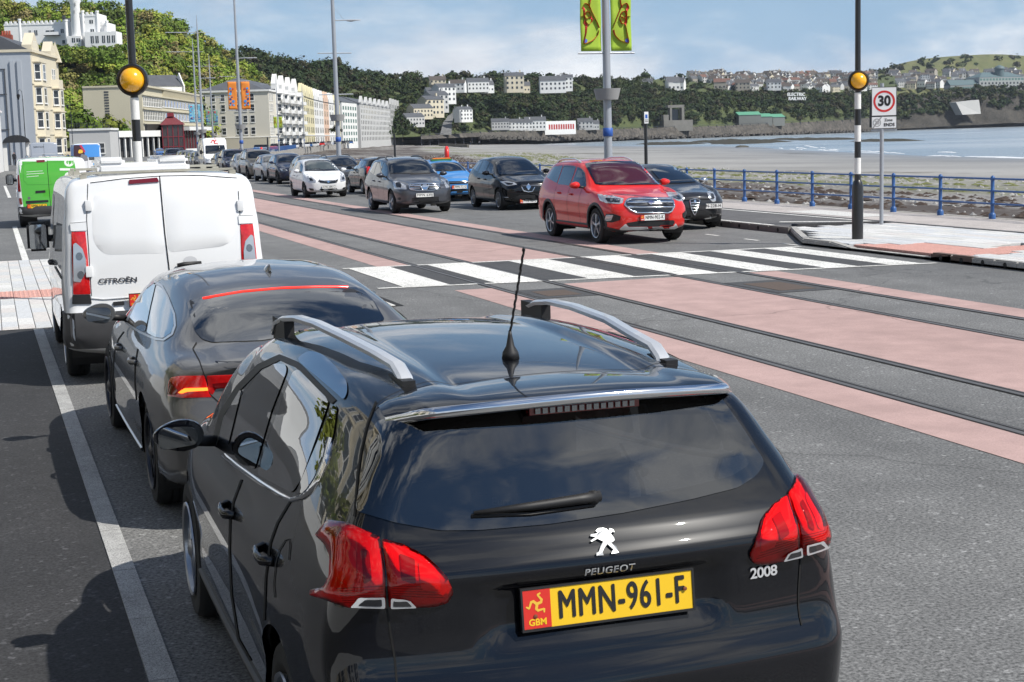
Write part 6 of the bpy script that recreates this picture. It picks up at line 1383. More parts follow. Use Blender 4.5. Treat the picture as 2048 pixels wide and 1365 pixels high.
# near terrace and planting on the left of the road (seen as reflections in the parked cars)
for i, (y0, y1, m, lab) in enumerate(((-16, -4, WHITE, 'white terrace house left of the camera, out of the picture'), (-3.9, 9, CREAM, 'cream terrace house beside the nearest parked car, out of the picture'), (9.1, 22, WHITE, 'white terrace house beside the liftback, out of the picture'), (22.1, 36, CREAM, 'cream terrace house beside the crossing, out of the picture'))):
    b = Bld('terrace_house', lab, 'house', (-11, y0), (-11, y1), 9, 0, 11.5, m, 'terrace across the footway'); L = b.len
    b.bay(L*.28, 4, 0, 10.5, 1, m, (1.2, 4.6, 7.8), 1.9); b.bay(L*.75, 4, 0, 10.5, 1, m, (1.2, 4.6, 7.8), 1.9); b.band(11.3, .4, .3); b.roof('gable', 3)
w = boxo('garden_wall', -6.4, -6.1, -14, 34, 0, 1.0, WHITE); tag(w, 'low white garden wall along the left footway, out of the picture', 'wall')
GP = [(.10, .15, .018), (.075, .125, .018), (.13, .15, .025)]
for i, (x, y_, r_) in enumerate(((-7.6, 5.5, 1.5), (-8, 9.5, 1.8), (-7.4, 14, 1.4), (-7.8, 19, 1.7), (-7.6, 2, 1.3), (-7.7, 26, 1.6))):
    t = thing('garden_tree', 'small leafy garden tree, %s, out of the picture' % ('beside the nearest car door', 'beside the gap between the parked cars', 'beside the liftback bonnet', 'beside the white van', 'behind the camera side', 'beside the crossing')[i], 'tree', (x, y_, 0), 0, 'garden trees left of the road'); tube_o('trunk', [(0, 0, 0), (.1, 0, 1.3), (0, .1, 2.6)], [.12, .09, .05], plain('bark', (.06, .045, .03)), t, 8); crowns('crown', np.array([[0, 0, 2.9], [.5, .5, 2.3], [-.4, -.4, 2.5]]), np.array([r_, r_*.7, r_*.7]), 350, .13, GP, rg_, parent=t)
# trees near the concrete hotel
for px, py, d, r_, lab in ((165, 250, 285, 4.2, 'leafy green tree left of the concrete hotel'), (190, 262, 282, 3.2, 'small bright green tree below the hotel end wall'), (222, 255, 283, 3.2, 'wispy tree in front of the hotel end wall'), (672, 258, 560, 2.0, 'dark round tree at the end of the yellow terrace'), (805, 264, 800, 3.2, 'palm-like bushy tree before the ornate grey block')):
    p = atd(px, py, d); t = thing('tree', lab, 'tree', (p.x, p.y, 0)); h = p.z; tube_o('trunk', [(0, 0, 0), (.2, 0, h*.5), (0, 0, h)], [.3, .22, .1], plain('bark', (.06, .045, .03)), t, 7); crowns('crown', np.array([[0, 0, h], [r_*.5, 0, h-r_*.4], [-r_*.5, .4, h-r_*.35]]), np.array([r_*.75, r_*.6, r_*.6]), 300, .34*r_/3.5, GP if px < 400 else DARKP, rg_, parent=t)
q0, q1 = gnd(880, 291, -2.6), gnd(936, 293, -2.6); o = boxo('groyne', 0, (q1-q0).length, -.5, .5, -1.5, .9, plain('groyne_stone', (.13, .12, .10), .9, var=.3, scale=.5)); o.location = q0; o.rotation_euler = (0, 0, math.atan2(q1.y-q0.y, q1.x-q0.x)); tag(o, 'low dark stone groyne lying across the far sand', 'groyne')
q0 = gnd(1484, 296, SEA); bm = bmesh.new(); bmesh.ops.create_icosphere(bm, subdivisions=2, radius=1.6); 
for v in bm.verts: v.co *= random.uniform(.8, 1.2); v.co.z *= .55; v.co.x *= 1.5
o = bmobj('beach_boulder', bm, plain('boulder', (.08, .075, .06), .9, var=.3)); o.location = q0; tag(o, 'brown boulder at the water edge in front of the reef', 'boulder')
def Zm(ox, oy, sc): return lambda *p: [(ox+x/sc, oy+y/sc) for x, y in p]
def smooth01(a, b, x): t = np.clip((x-a)/(b-a), 0, 1); return t*t*(3-2*t)
# ---------------------------------------------------------------- black crossover nearest the camera
PEU_LOC = (1.588, 3.93, 0); PEU_RZ = 0
def black_crossover():
    def sculpt(V, W, L):
        x, y, z = V[:, 0].copy(), V[:, 1].copy(), V[:, 2].copy(); ax = np.abs(x)
        # raised roof flanks, plate pocket, bumper shelf
        top = smooth01(1.3, 1.38, z)*smooth01(.42, .52, y)*(1-smooth01(2.2, 2.5, y))
        V[:, 2] -= top*.016*(1-smooth01(.30, .37, ax))
        back = 1-smooth01(.25, .5, y)
        pk = back*(1-smooth01(.30, .40, ax))*smooth01(.80, .845, z)*(1-smooth01(.955, .99, z))
        V[:, 1] += pk*.032
        V[:, 1] -= back*.016*np.exp(-((z-1.02)/.03)**2)*(1-smooth01(.5, .7, ax))
        V[:, 0] += np.sign(x)*.018*np.exp(-((z-.60)/.10)**2)*np.exp(-((y-.85)/.55)**2)
        return V
    S = dict(L=4.16, W=.825, plan=[(0, .955), (.35, .985), (1.0, 1), (2.9, .99), (3.6, .95), (4.16, .84)],
        zb=[(0, .34), (.5, .24), (3.6, .22), (4.16, .28)], zm=[(0, .52), (4.16, .48)], zsh=[(0, .9), (1.0, .87), (3, .78), (4.16, .6)],
        zbl=[(0, 1.1), (.6, 1.08), (1.3, 1.0), (2.9, .95), (3.2, .94), (3.8, .86), (4.16, .68)], wbl=[(0, .06), (1, .055), (2.9, .07), (4.16, .1)],
        zr=[(0, 1.475), (.35, 1.505), (.9, 1.53), (1.5, 1.54), (2.1, 1.515), (2.45, 1.45), (3.0, 1.12), (3.15, 1.055), (3.6, .98), (4.0, .87), (4.16, .74)],
        crown=[(0, .05), (1.5, .06), (2.5, .065), (3.0, .07), (3.3, .05), (4.16, .06)],
        wre=[(0, .51), (.6, .545), (1.5, .575), (2.3, .572), (3.0, .70), (3.3, .68), (4.16, .5)],
        rear=[(.2, .1), (.34, .02), (.45, 0), (.68, .0), (.76, .04), (.84, .055), (.96, .06), (1.04, .072), (1.1, .112), (1.3, .207), (1.42, .264), (1.55, .325)],
        front=[(.2, .1), (.35, .03), (.6, 0), (.8, .06), (1.0, .2)], bowr=.075, bowf=.2, rr=.10, rf=.16, Lr=1.0, sculpt=sculpt,
        cab=dict(rear=1.15, front=1.95, dash=2.75, dashz=.95, seat=.6))
    pm = paint('paint_black', (.0022, .0028, .005), rough=.3, dirt=.004)
    c = Car(S, 'parked_car', 'black crossover with silver roof rails parked nearest the camera, MMN-961-F on its yellow plate', 'car', PEU_LOC, PEU_RZ, pm, nst=1.6)
    T = MATS; z = Zm(330, 580, 1.739)
    c.arch(.80, .33, .375); c.arch(3.34, .33, .37)
    # glass
    gl = glassmat('glass_privacy', (.05, .052, .056), 1.5)
    c.window('rear_window', gl, 'cam', rnd([(752, 845), (713, 1012), (716, 1024), (790, 1046), (880, 1062), (960, 1061), (1100, 1049), (1250, 1026), (1380, 1000), (1475, 976), (1512, 952), (1529, 925), (1480, 850), (1420, 768), (1260, 772), (1000, 796), (830, 822)], 12), frit=26, cell=22)
    for mir in (False, True):
        kw = dict(frit=7, cell=11, mir=mir)
        c.window('quarter_light', gl, 'cam', rnd(z((188, 525), (206, 445), (262, 350), (268, 352), (222, 540)), 4), **kw)
        c.window('front_window', gl, 'cam', rnd(z((228, 552), (272, 372), (330, 290), (385, 256), (424, 262), (426, 285), (372, 425), (314, 628)), 9), **kw)
        c.window('rear_door_window', gl, 'cam', rnd(z((322, 642), (392, 432), (447, 287), (466, 277), (574, 386), (560, 430), (478, 660), (445, 708)), 9), **kw)
        c.window('rear_quarter_window', gl, 'cam', rnd(z((456, 712), (590, 398), (602, 412), (588, 510), (540, 655), (500, 703)), 9), hole=False, **kw)
        c.patch('roof_kick_trim', T['chrome_dark'], 'cam', rnd(z((458, 242), (500, 213), (548, 226), (592, 266), (636, 322), (636, 362), (624, 386), (596, 358)), 12), .004, 20, mir=mir)
        c.strip('window_chrome', T['chrome'], 'cam', z((205, 575), (250, 612), (330, 668), (400, 712), (440, 732), (478, 722), (503, 700), (530, 660), (560, 590), (577, 515)), 9, .006, 14, mir=mir, thick=.008)
        c.strip('window_frame', T['black_trim'], 'cam', z((172, 540), (200, 430), (258, 340), (330, 268), (400, 236), (462, 262), (520, 322), (590, 392)), 12, .003, 14, mir=mir)
        # tail lamp in two pieces
        red, redd, mid = T['lamp_red'], T['reflector_dark'], T['reflector_bright']
        P = z((530, 855), (575, 802), (640, 812), (748, 862), (766, 1000), (768, 1105), (640, 1105), (512, 1062), (514, 1044), (560, 1036), (580, 1000), (583, 930), (568, 890))
        t1 = c.patch('tail_light', T['lens_red'], 'cam', rnd(P, 6), .010, 9, pillow=.014, mir=mir, thick=1); c.patch('reflector', T['reflector'], 'cam', rnd(P, 6), .003, 12, mir=mir, parent=t1)
        for q_ in range(7): c.strip('reflector_rib', T['reflector_dark'], 'cam', z((600+q_*4, 1040+q_*8), (760, 1030+q_*10)), 1.2, .0045, 20, mir=mir, parent=t1)
        c.patch('light_guide', mid, 'cam', rnd(z((600, 890), (640, 880), (668, 905), (668, 1020), (640, 1030), (598, 1000)), 12), .006, 14, mir=mir, parent=t1)
        c.patch('light_guide', redd, 'cam', rnd(z((684, 900), (712, 910), (720, 1010), (692, 1025)), 6), .006, 14, mir=mir, parent=t1)
        c.patch('light_guide', redd, 'cam', rnd(z((560, 850), (590, 822), (620, 826), (600, 862)), 6), .006, 14, mir=mir, parent=t1)
        c.patch('reversing_lens', T['lamp_clear'], 'cam', rnd(z((652, 1101), (682, 1068), (763, 1063), (763, 1102)), 4), .026, 14, mir=mir, parent=t1)
        c.patch('reversing_bulb', T['lamp_black'], 'cam', rnd(z((680, 1094), (695, 1074), (752, 1070), (752, 1094)), 3), .0275, 14, mir=mir, parent=t1)
        P = z((752, 866), (830, 887), (910, 932), (980, 1000), (1003, 1045), (985, 1085), (940, 1100), (778, 1107), (772, 1000))
        t2 = c.patch('tail_light', T['lens_red'], 'cam', rnd(P, 8), .010, 9, pillow=.014, mir=mir, thick=1); c.patch('reflector', T['reflector'], 'cam', rnd(P, 8), .003, 12, mir=mir, parent=t2)
        for q_ in range(5): c.strip('reflector_rib', T['reflector_dark'], 'cam', z((790, 1030+q_*8), (940+q_*8, 1030+q_*10)), 1.2, .0045, 20, mir=mir, parent=t2)
        c.patch('light_guide', mid, 'cam', rnd(z((880, 945), (915, 960), (960, 1010), (952, 1050), (890, 1040)), 8), .006, 14, mir=mir, parent=t2)
        c.patch('light_guide', redd, 'cam', rnd(z((815, 920), (868, 940), (872, 1020), (822, 1012)), 4), .006, 14, mir=mir, parent=t2)
        c.patch('reversing_lens', T['lamp_clear'], 'cam', rnd(z((782, 1103), (784, 1065), (842, 1068), (872, 1099)), 4), .026, 14, mir=mir, parent=t2)
        c.patch('reversing_bulb', T['lamp_black'], 'cam', rnd(z((790, 1095), (792, 1074), (838, 1076), (856, 1094)), 3), .0275, 14, mir=mir, parent=t2)
        # shut lines, filler flap
        for ln in (z((268, 660), (240, 735), (228, 800), (225, 900), (232, 1060), (256, 1215), (300, 1290)), z((436, 738), (392, 812), (368, 880), (352, 1000), (346, 1150)), z((772, 1110), (784, 1190), (800, 1290), (806, 1365)), z((660, 790), (672, 640), (684, 560), (705, 470), (735, 390))):
            c.strip('shut_line', T['shut_line'], 'cam', ln, 4.0, .0025, 14, mir=mir)
        c.strip('filler_flap_line', T['shut_line'], 'cam', z((384, 1070), (380, 1020), (388, 950), (400, 905), (420, 872), (434, 868), (437, 890), (432, 940)), 2, .0025, 10, mir=mir)
        for y_, z_ in ((1.82, .86), (.98, .90)):
            handle(c, 'R' if mir else 'L', y_, z_, pm, .2)
        c.strip('side_moulding', T['plastic_grey'], 'R' if mir else 'L', [(1.05, .36), (2.0, .33), (3.0, .31)], .03, .01, .1, thick=.014)
    # roof spoiler, built across the tailgate head
    xs = np.linspace(-.555, .555, 41); top, edge, lo = [], [], []
    V, F = [], []
    for i, x in enumerate(xs):
        e = abs(x)/.555; ye = .165+.12*e**2.5+.10*max(0, e-.85)/.15; ze = 1.487-.032*e**2-.03*max(0, e-.85)/.15; yr = .52-.03*e**2
        h = c.hit('top', (x*.985, yr), .004); rows = [h]
        for t in (.35, .7, .95): rows.append(Vector((x, yr+(ye-yr)*t, h.z+(ze-h.z)*t+.010*math.sin(math.pi*t))))
        rows += [Vector((x, ye, ze-.004)), Vector((x, ye+.002, ze-.026)), Vector((x, ye+.02, ze-.030)), Vector((x, ye+.14, ze-.034)), Vector((x*.97, ye+.20, ze-.045))]
        V += rows; nr = len(rows)
    for i in range(len(xs)-1):
        for k in range(nr-1): F.append((i*nr+k, i*nr+k+1, (i+1)*nr+k+1, (i+1)*nr+k))
    meshobj('roof_spoiler', V, F, pm, c.root, smooth=True).data.set_sharp_from_angle(angle=R(38))
    V2, F2 = [], []
    for i, x in enumerate(xs):
        a, b = V[i*nr+4], V[i*nr+5]; V2 += [a+Vector((0, .012, .007)), a+Vector((0, -.004, .003)), b+Vector((0, -.005, .001)), b+Vector((0, .006, -.003))]
    for i in range(len(xs)-1):
        for k in range(3): F2.append((i*4+k, i*4+k+1, (i+1)*4+k+1, (i+1)*4+k))
    meshobj('spoiler_chrome', V2, F2, T['chrome'], c.root, smooth=True)
    bm = bmesh.new(); bbox(bm, -.17, .17, .215, .25, 1.428, 1.452); bmobj('brake_light', bm, T['lamp_red_dark'], c.root)
    bm = bmesh.new()
    for i in range(14): bbox(bm, -.155+i*.0225, -.14+i*.0225, .207, .217, 1.432, 1.448)
    ob = bmobj('brake_light_cells', bm, T['lamp_bezel'], c.root); ob['kind'] = 'stuff'
    c.strip('roof_seam', T['shut_line'], 'top', [(-.56, .50), (-.45, .53), (-.38, .545), (-.33, .525), (0, .53), (.33, .525), (.38, .545), (.45, .53), (.56, .50)], .006, .006, .03)
    # roof rails
    for s in (-1, 1):
        pts = [(.428, .60, 1.470), (.43, .63, 1.50), (.434, .70, 1.530), (.448, .9, 1.543), (.48, 1.2, 1.560), (.50, 1.6, 1.566), (.515, 1.9, 1.557), (.527, 2.1, 1.535), (.534, 2.22, 1.508), (.537, 2.28, 1.46)]
        V, F = [], []
        for i, p in enumerate(pts):
            d = (Vector(pts[min(i+1, 9)])-Vector(pts[max(i-1, 0)])).normalized(); n = Vector((1, 0, 0)).cross(d).normalized()
            for a, b in ((-.022, -.010), (-.024, .004), (-.014, .012), (.014, .012), (.024, .004), (.022, -.010)):
                q = Vector(p)+Vector((a, 0, 0))+n*b; V.append((s*q.x, q.y, q.z))
        for i in range(9):
            for k in range(6): F.append((i*6+k, i*6+(k+1) % 6, (i+1)*6+(k+1) % 6, (i+1)*6+k))
        F += [tuple(range(6)), tuple(range(54, 60))]
        o = meshobj('roof_rail', V, F, T['satin_silver'], c.root, smooth=True); bm = bmesh.new(); bm.from_mesh(o.data); bmesh.ops.recalc_face_normals(bm, faces=bm.faces[:]); bm.to_mesh(o.data); bm.free(); o.data.set_sharp_from_angle(angle=R(30))
        bm = bmesh.new()
        for yy0, yy1, zz in ((.56, .74, 1.50), (2.02, 2.28, 1.53)):
            vs_ = bbox(bm, s*(.434 if yy0 < 1 else .53)-.02, s*(.434 if yy0 < 1 else .53)+.02, yy0, yy1, 1.40, zz)
        bbox(bm, s*.468-.012, s*.468+.012, .7, 2.1, 1.40, 1.487 if s else 0)
        bmobj('rail_foot', bm, T['black_trim'], o)
    # aerial with spiral whip
    b0 = c.hit('top', (-.03, .80)); bm = bmesh.new()
    lathe(bm, [(.030, -.005), (.026, .02), (.014, .04), (.007, .075), (.0045, .09)], Matrix.Translation(b0), 14)
    a = bmobj('antenna', bm, T['black_trim'], c.root, smooth=True)
    bm = bmesh.new(); top = b0+Vector((.036, -.06, .36)); base = b0+Vector((0, 0, .08))
    tube(bm, [base.lerp(top, t)+Vector((.0009*math.cos(t*60), .0009*math.sin(t*60), 0)) for t in np.linspace(0, 1, 90)], [.0042]*80+[.0042]*6+[.0055]*4, 6)
    bmobj('whip', bm, T['black_trim'], a, smooth=True)
    # wiper
    w = [c.hit('cam', p, .022) for p in ((1195, 996), (1150, 1003), (1060, 1016), (945, 1030))]; bm = bmesh.new(); tube(bm, w, [.017, .016, .013, .006], 8)
    wi = bmobj('wiper', bm, T['black_trim'], c.root, smooth=True)
    w = [c.hit('cam', p, .01) for p in ((1188, 1012), (1060, 1030), (942, 1034))]; bm = bmesh.new(); tube(bm, w, .005, 6); bmobj('wiper_blade', bm, T['black_trim'], wi)
    bm = bmesh.new(); bmesh.ops.create_icosphere(bm, subdivisions=2, radius=.022, matrix=Matrix.Translation(c.hit('cam', (1183, 998), .016))); bmobj('wiper_pivot', bm, T['black_trim'], wi, smooth=True)
    # sticker inside the glass
    st = c.patch('window_sticker', plain('sticker_teal', (.30, .42, .44), .5), 'cam', [(944, 990), (1062, 985), (1062, 1020), (944, 1028)], -.006, 40)
    c.text('lettering', plain('sticker_text', (.75, .8, .8), .5), 'cam', 'Euro', (1005, 1003), 22, -.004, st, flip=1)
    # emblem and script
    b = Zm(1100, 1030, 3.657)
    P = b((292, 150), (345, 140), (328, 124), (346, 104), (382, 100), (412, 114), (420, 130), (432, 106), (460, 116), (467, 138), (450, 130), (437, 146), (462, 176), (466, 196), (442, 214), (478, 240), (498, 280), (478, 291), (442, 290), (446, 274), (460, 264), (414, 224), (394, 250), (380, 282), (386, 300), (334, 304), (334, 288), (352, 280), (364, 240), (384, 204), (342, 184), (300, 208), (290, 200), (330, 172), (290, 166))
    c.patch('badge', plain('badge_silver', (.30, .31, .32), .2, .95), 'cam', P, .008, 30, smooth=False, thick=1)
    c.text('lettering', T['satin_silver'], 'rear', 'PEUGEOT', (.003, .997), .0265, .006, xs=1.22, bold=.0004, spacing=1.12)
    c.text('lettering', T['satin_silver'], 'rear', '2008', (.503, .922), .044, .006, xs=1.12, bold=.001, spacing=.95)
    pl = plate(c, .003, .062, .905, 0, 'MMN-961-F', False, lean=R(6), size=.112, xs=.80)
    for x_, z_ in ((-.225, -.02), (.235, .005)):
        bm = bmesh.new(); lathe(bm, [(.006, 0), (.006, .003), (.002, .004)], frame((.003+x_, .059, .905+z_), (1, 0, 0), (0, .1, 1)), 10); bmobj('screw', bm, plain('rust', (.18, .05, .02), .7), pl)
    # lower bumper in grey plastic with silver sill
    c.patch('lower_bumper', T['plastic_grey'], 'rear', rnd([(-.80, .36), (.80, .36), (.80, .50), (.6, .47), (-.6, .47), (-.80, .50)], .04), .006, .06, thick=1)
    c.patch('bumper_insert', T['satin_silver'], 'rear', rnd([(-.5, .37), (.5, .37), (.55, .44), (-.55, .44)], .03), .012, .06, thick=1)
    mirror(c, 2.62, 1.01, .915, pm, .86)
    wheels(c, (.80, 3.34), .33, .215, 'five', T['alloy'], track=.825)
    c.finish(True); return c
plain('chrome_dark', (.42, .43, .45), .06, 1.0); plain('mirror_cap', (.35, .36, .37), .2, .9)
# ---------------------------------------------------------------- grey liftback in front of it
def grey_liftback():
    S = dict(L=4.73, W=.92, plan=[(0, .90), (.35, .96), (1.0, 1), (3.2, .985), (4.1, .94), (4.73, .8)],
        zb=[(0, .30), (.5, .2), (4.2, .18), (4.73, .24)], zm=[(0, .45), (4.73, .42)], zsh=[(0, .78), (.9, .80), (3, .74), (4.73, .56)],
        zbl=[(0, .93), (.4, .985), (1.1, .99), (1.9, .955), (3.4, .91), (4.2, .8), (4.73, .6)], wbl=[(0, .09), (.9, .10), (2, .085), (3.4, .09), (4.73, .12)],
        zr=[(0, .995), (.22, 1.03), (.5, 1.08), (.95, 1.245), (1.4, 1.345), (1.9, 1.388), (2.35, 1.392), (2.75, 1.36), (3.0, 1.29), (3.5, 1.0), (3.65, .955), (4.3, .86), (4.6, .76), (4.73, .66)],
        crown=[(0, .03), (.5, .05), (1.4, .065), (2.4, .07), (3, .07), (3.6, .05), (4.73, .05)],
        wre=[(0, .60), (.4, .64), (.8, .62), (1.4, .565), (2.3, .57), (2.9, .6), (3.5, .72), (3.8, .68), (4.73, .5)],
        rear=[(.18, .14), (.3, .04), (.42, 0), (.66, .0), (.76, .045), (.86, .06), (.95, .03), (1.03, .0), (1.2, .0)],
        front=[(.2, .08), (.4, 0), (.6, .02), (.8, .12)], bowr=.15, bowf=.25, rr=.12, rf=.16, Lr=.7, kz=.12,
        cab=dict(rear=1.35, front=2.2, dash=3.15, dashz=.88, seat=.5))
    pm = paint('paint_graphite', (.12, .117, .113), metal=.45, rough=.35, dirt=.02)
    c = Car(S, 'parked_car', 'dark grey liftback with lit red brake light strip, parked behind the white van', 'car', (1.745, 8.72, 0), R(1.1), pm, nst=1.3)
    T = MATS; z = Zm(180, 500, 2.625); gl = MATS['glass_privacy']
    c.arch(1.03, .335, .375); c.arch(3.85, .335, .375)
    c.window('rear_window', gl, 'cam', rnd(z((507, 268), (750, 224), (1000, 205), (1200, 198), (1425, 200), (1490, 270), (1550, 372), (1420, 400), (1100, 448), (900, 478), (640, 488), (585, 470), (550, 425)), 8), frit=9, cell=30)
    c.strip('brake_light', T['lamp_lit_red'], 'cam', z((592, 258), (700, 238), (800, 222), (1000, 204), (1200, 197), (1355, 197)), 2.1, .008, 14, thick=.01)
    for mir in (False, True):
        kw = dict(frit=5, cell=20, mir=mir)
        c.window('front_window', gl, 'cam', rnd(z((200, 378), (238, 295), (290, 215), (335, 180), (345, 185), (318, 300), (292, 432), (262, 424)), 5), **kw)
        c.window('rear_door_window', gl, 'cam', rnd(z((300, 436), (326, 300), (352, 186), (376, 198), (405, 250), (438, 340), (442, 398), (428, 438), (385, 466), (348, 460)), 5), **kw)
        c.strip('window_chrome', T['satin_silver'], 'cam', z((190, 385), (262, 432), (345, 470), (388, 474), (432, 444), (448, 400), (444, 340), (408, 246), (378, 190), (342, 168), (300, 196), (240, 280), (196, 372)), 4.2, .004, 10, mir=mir)
        P = z((412, 702), (426, 670), (480, 662), (600, 660), (610, 690), (626, 755), (640, 774), (480, 778), (412, 768))
        t = c.patch('tail_light', T['lamp_red'], 'cam', rnd(P, 3), .004, 12, pillow=.008, mir=mir, thick=1)
        c.patch('lit_element', T['lamp_lit_orange'], 'cam', rnd(z((470, 752), (502, 728), (618, 722), (622, 738), (520, 746), (488, 756)), 1.5), .016, 10, mir=mir, parent=t)
        c.patch('light_guide', T['lamp_red_dark'], 'cam', rnd(z((430, 690), (470, 740), (450, 765), (418, 762)), 1.5), .0155, 10, mir=mir, parent=t)
        P = z((612, 662), (760, 656), (830, 655), (820, 700), (760, 722), (662, 730), (642, 764), (626, 748))
        t = c.patch('tail_light', T['lamp_red'], 'cam', rnd(P, 3), .004, 12, pillow=.008, mir=mir, thick=1)
        c.patch('light_guide', T['lamp_red_dark'], 'cam', rnd(z((640, 700), (760, 690), (750, 716), (664, 724)), 1.5), .0155, 10, mir=mir, parent=t)
        for ln in (z((540, 520), (575, 585), (604, 668), (630, 760), (690, 812)), z((252, 520), (238, 600), (236, 700), (245, 790)), z((178, 430), (150, 470), (128, 540), (120, 640), (132, 740)), z((560, 488), (540, 520))):
            c.strip('shut_line', T['shut_line'], 'cam', ln, 2.4, .0025, 10, mir=mir)
        sd = 'R' if mir else 'L'
        handle(c, sd, 2.62, .80, pm, .2); handle(c, sd, 1.62, .83, pm, .2)
        c.strip('sill_trim', T['satin_silver'], sd, [(1.5, .26), (2.4, .25), (3.4, .25)], .025, .008, .1, thick=.01)
    c.patch('boot_lip', T['lamp_black'], 'rear', rnd([(-.60, .985), (.60, .985), (.55, .955), (-.55, .955)], .01), .003, .06)
    c.patch('rear_diffuser', T['black_trim'], 'rear', rnd([(-.7, .28), (.7, .28), (.66, .42), (-.66, .42)], .03), .008, .06, thick=1)
    h = c.hit('top', (0, 1.62)); bm = bmesh.new()
    for t in np.linspace(0, 1, 9): pass
    V, F = [], []
    for t in np.linspace(0, 1, 10):
        w = .028*math.sin(math.pi*min(1, .15+t*.85)); hh = .062*(1-t)**.6*min(1, t*6+.25); yy = h.y-.07+t*.18
        zz = c.hit('top', (0, yy)).z-.003
        V += [(-w, yy, zz), (-w*.5, yy, zz+hh*.6), (0, yy-.02*(1-t), zz+hh), (w*.5, yy, zz+hh*.6), (w, yy, zz)]
    for i in range(9):
        for k in range(4): F.append((i*5+k, i*5+k+1, (i+1)*5+k+1, (i+1)*5+k))
    F.append((0, 1, 2, 3, 4)); meshobj('antenna_fin', V, F, pm, c.root, smooth=True)
    plate(c, 0, -.004, .62, 0, 'PMN-417-C', False, size=.1, xs=.82)
    mirror(c, 3.08, 1.0, 1.0, pm, .95)
    wheels(c, (1.03, 3.85), .335, .235, 'double', T['alloy_dark'], track=.91, w=.24)
    c.finish(True); return c
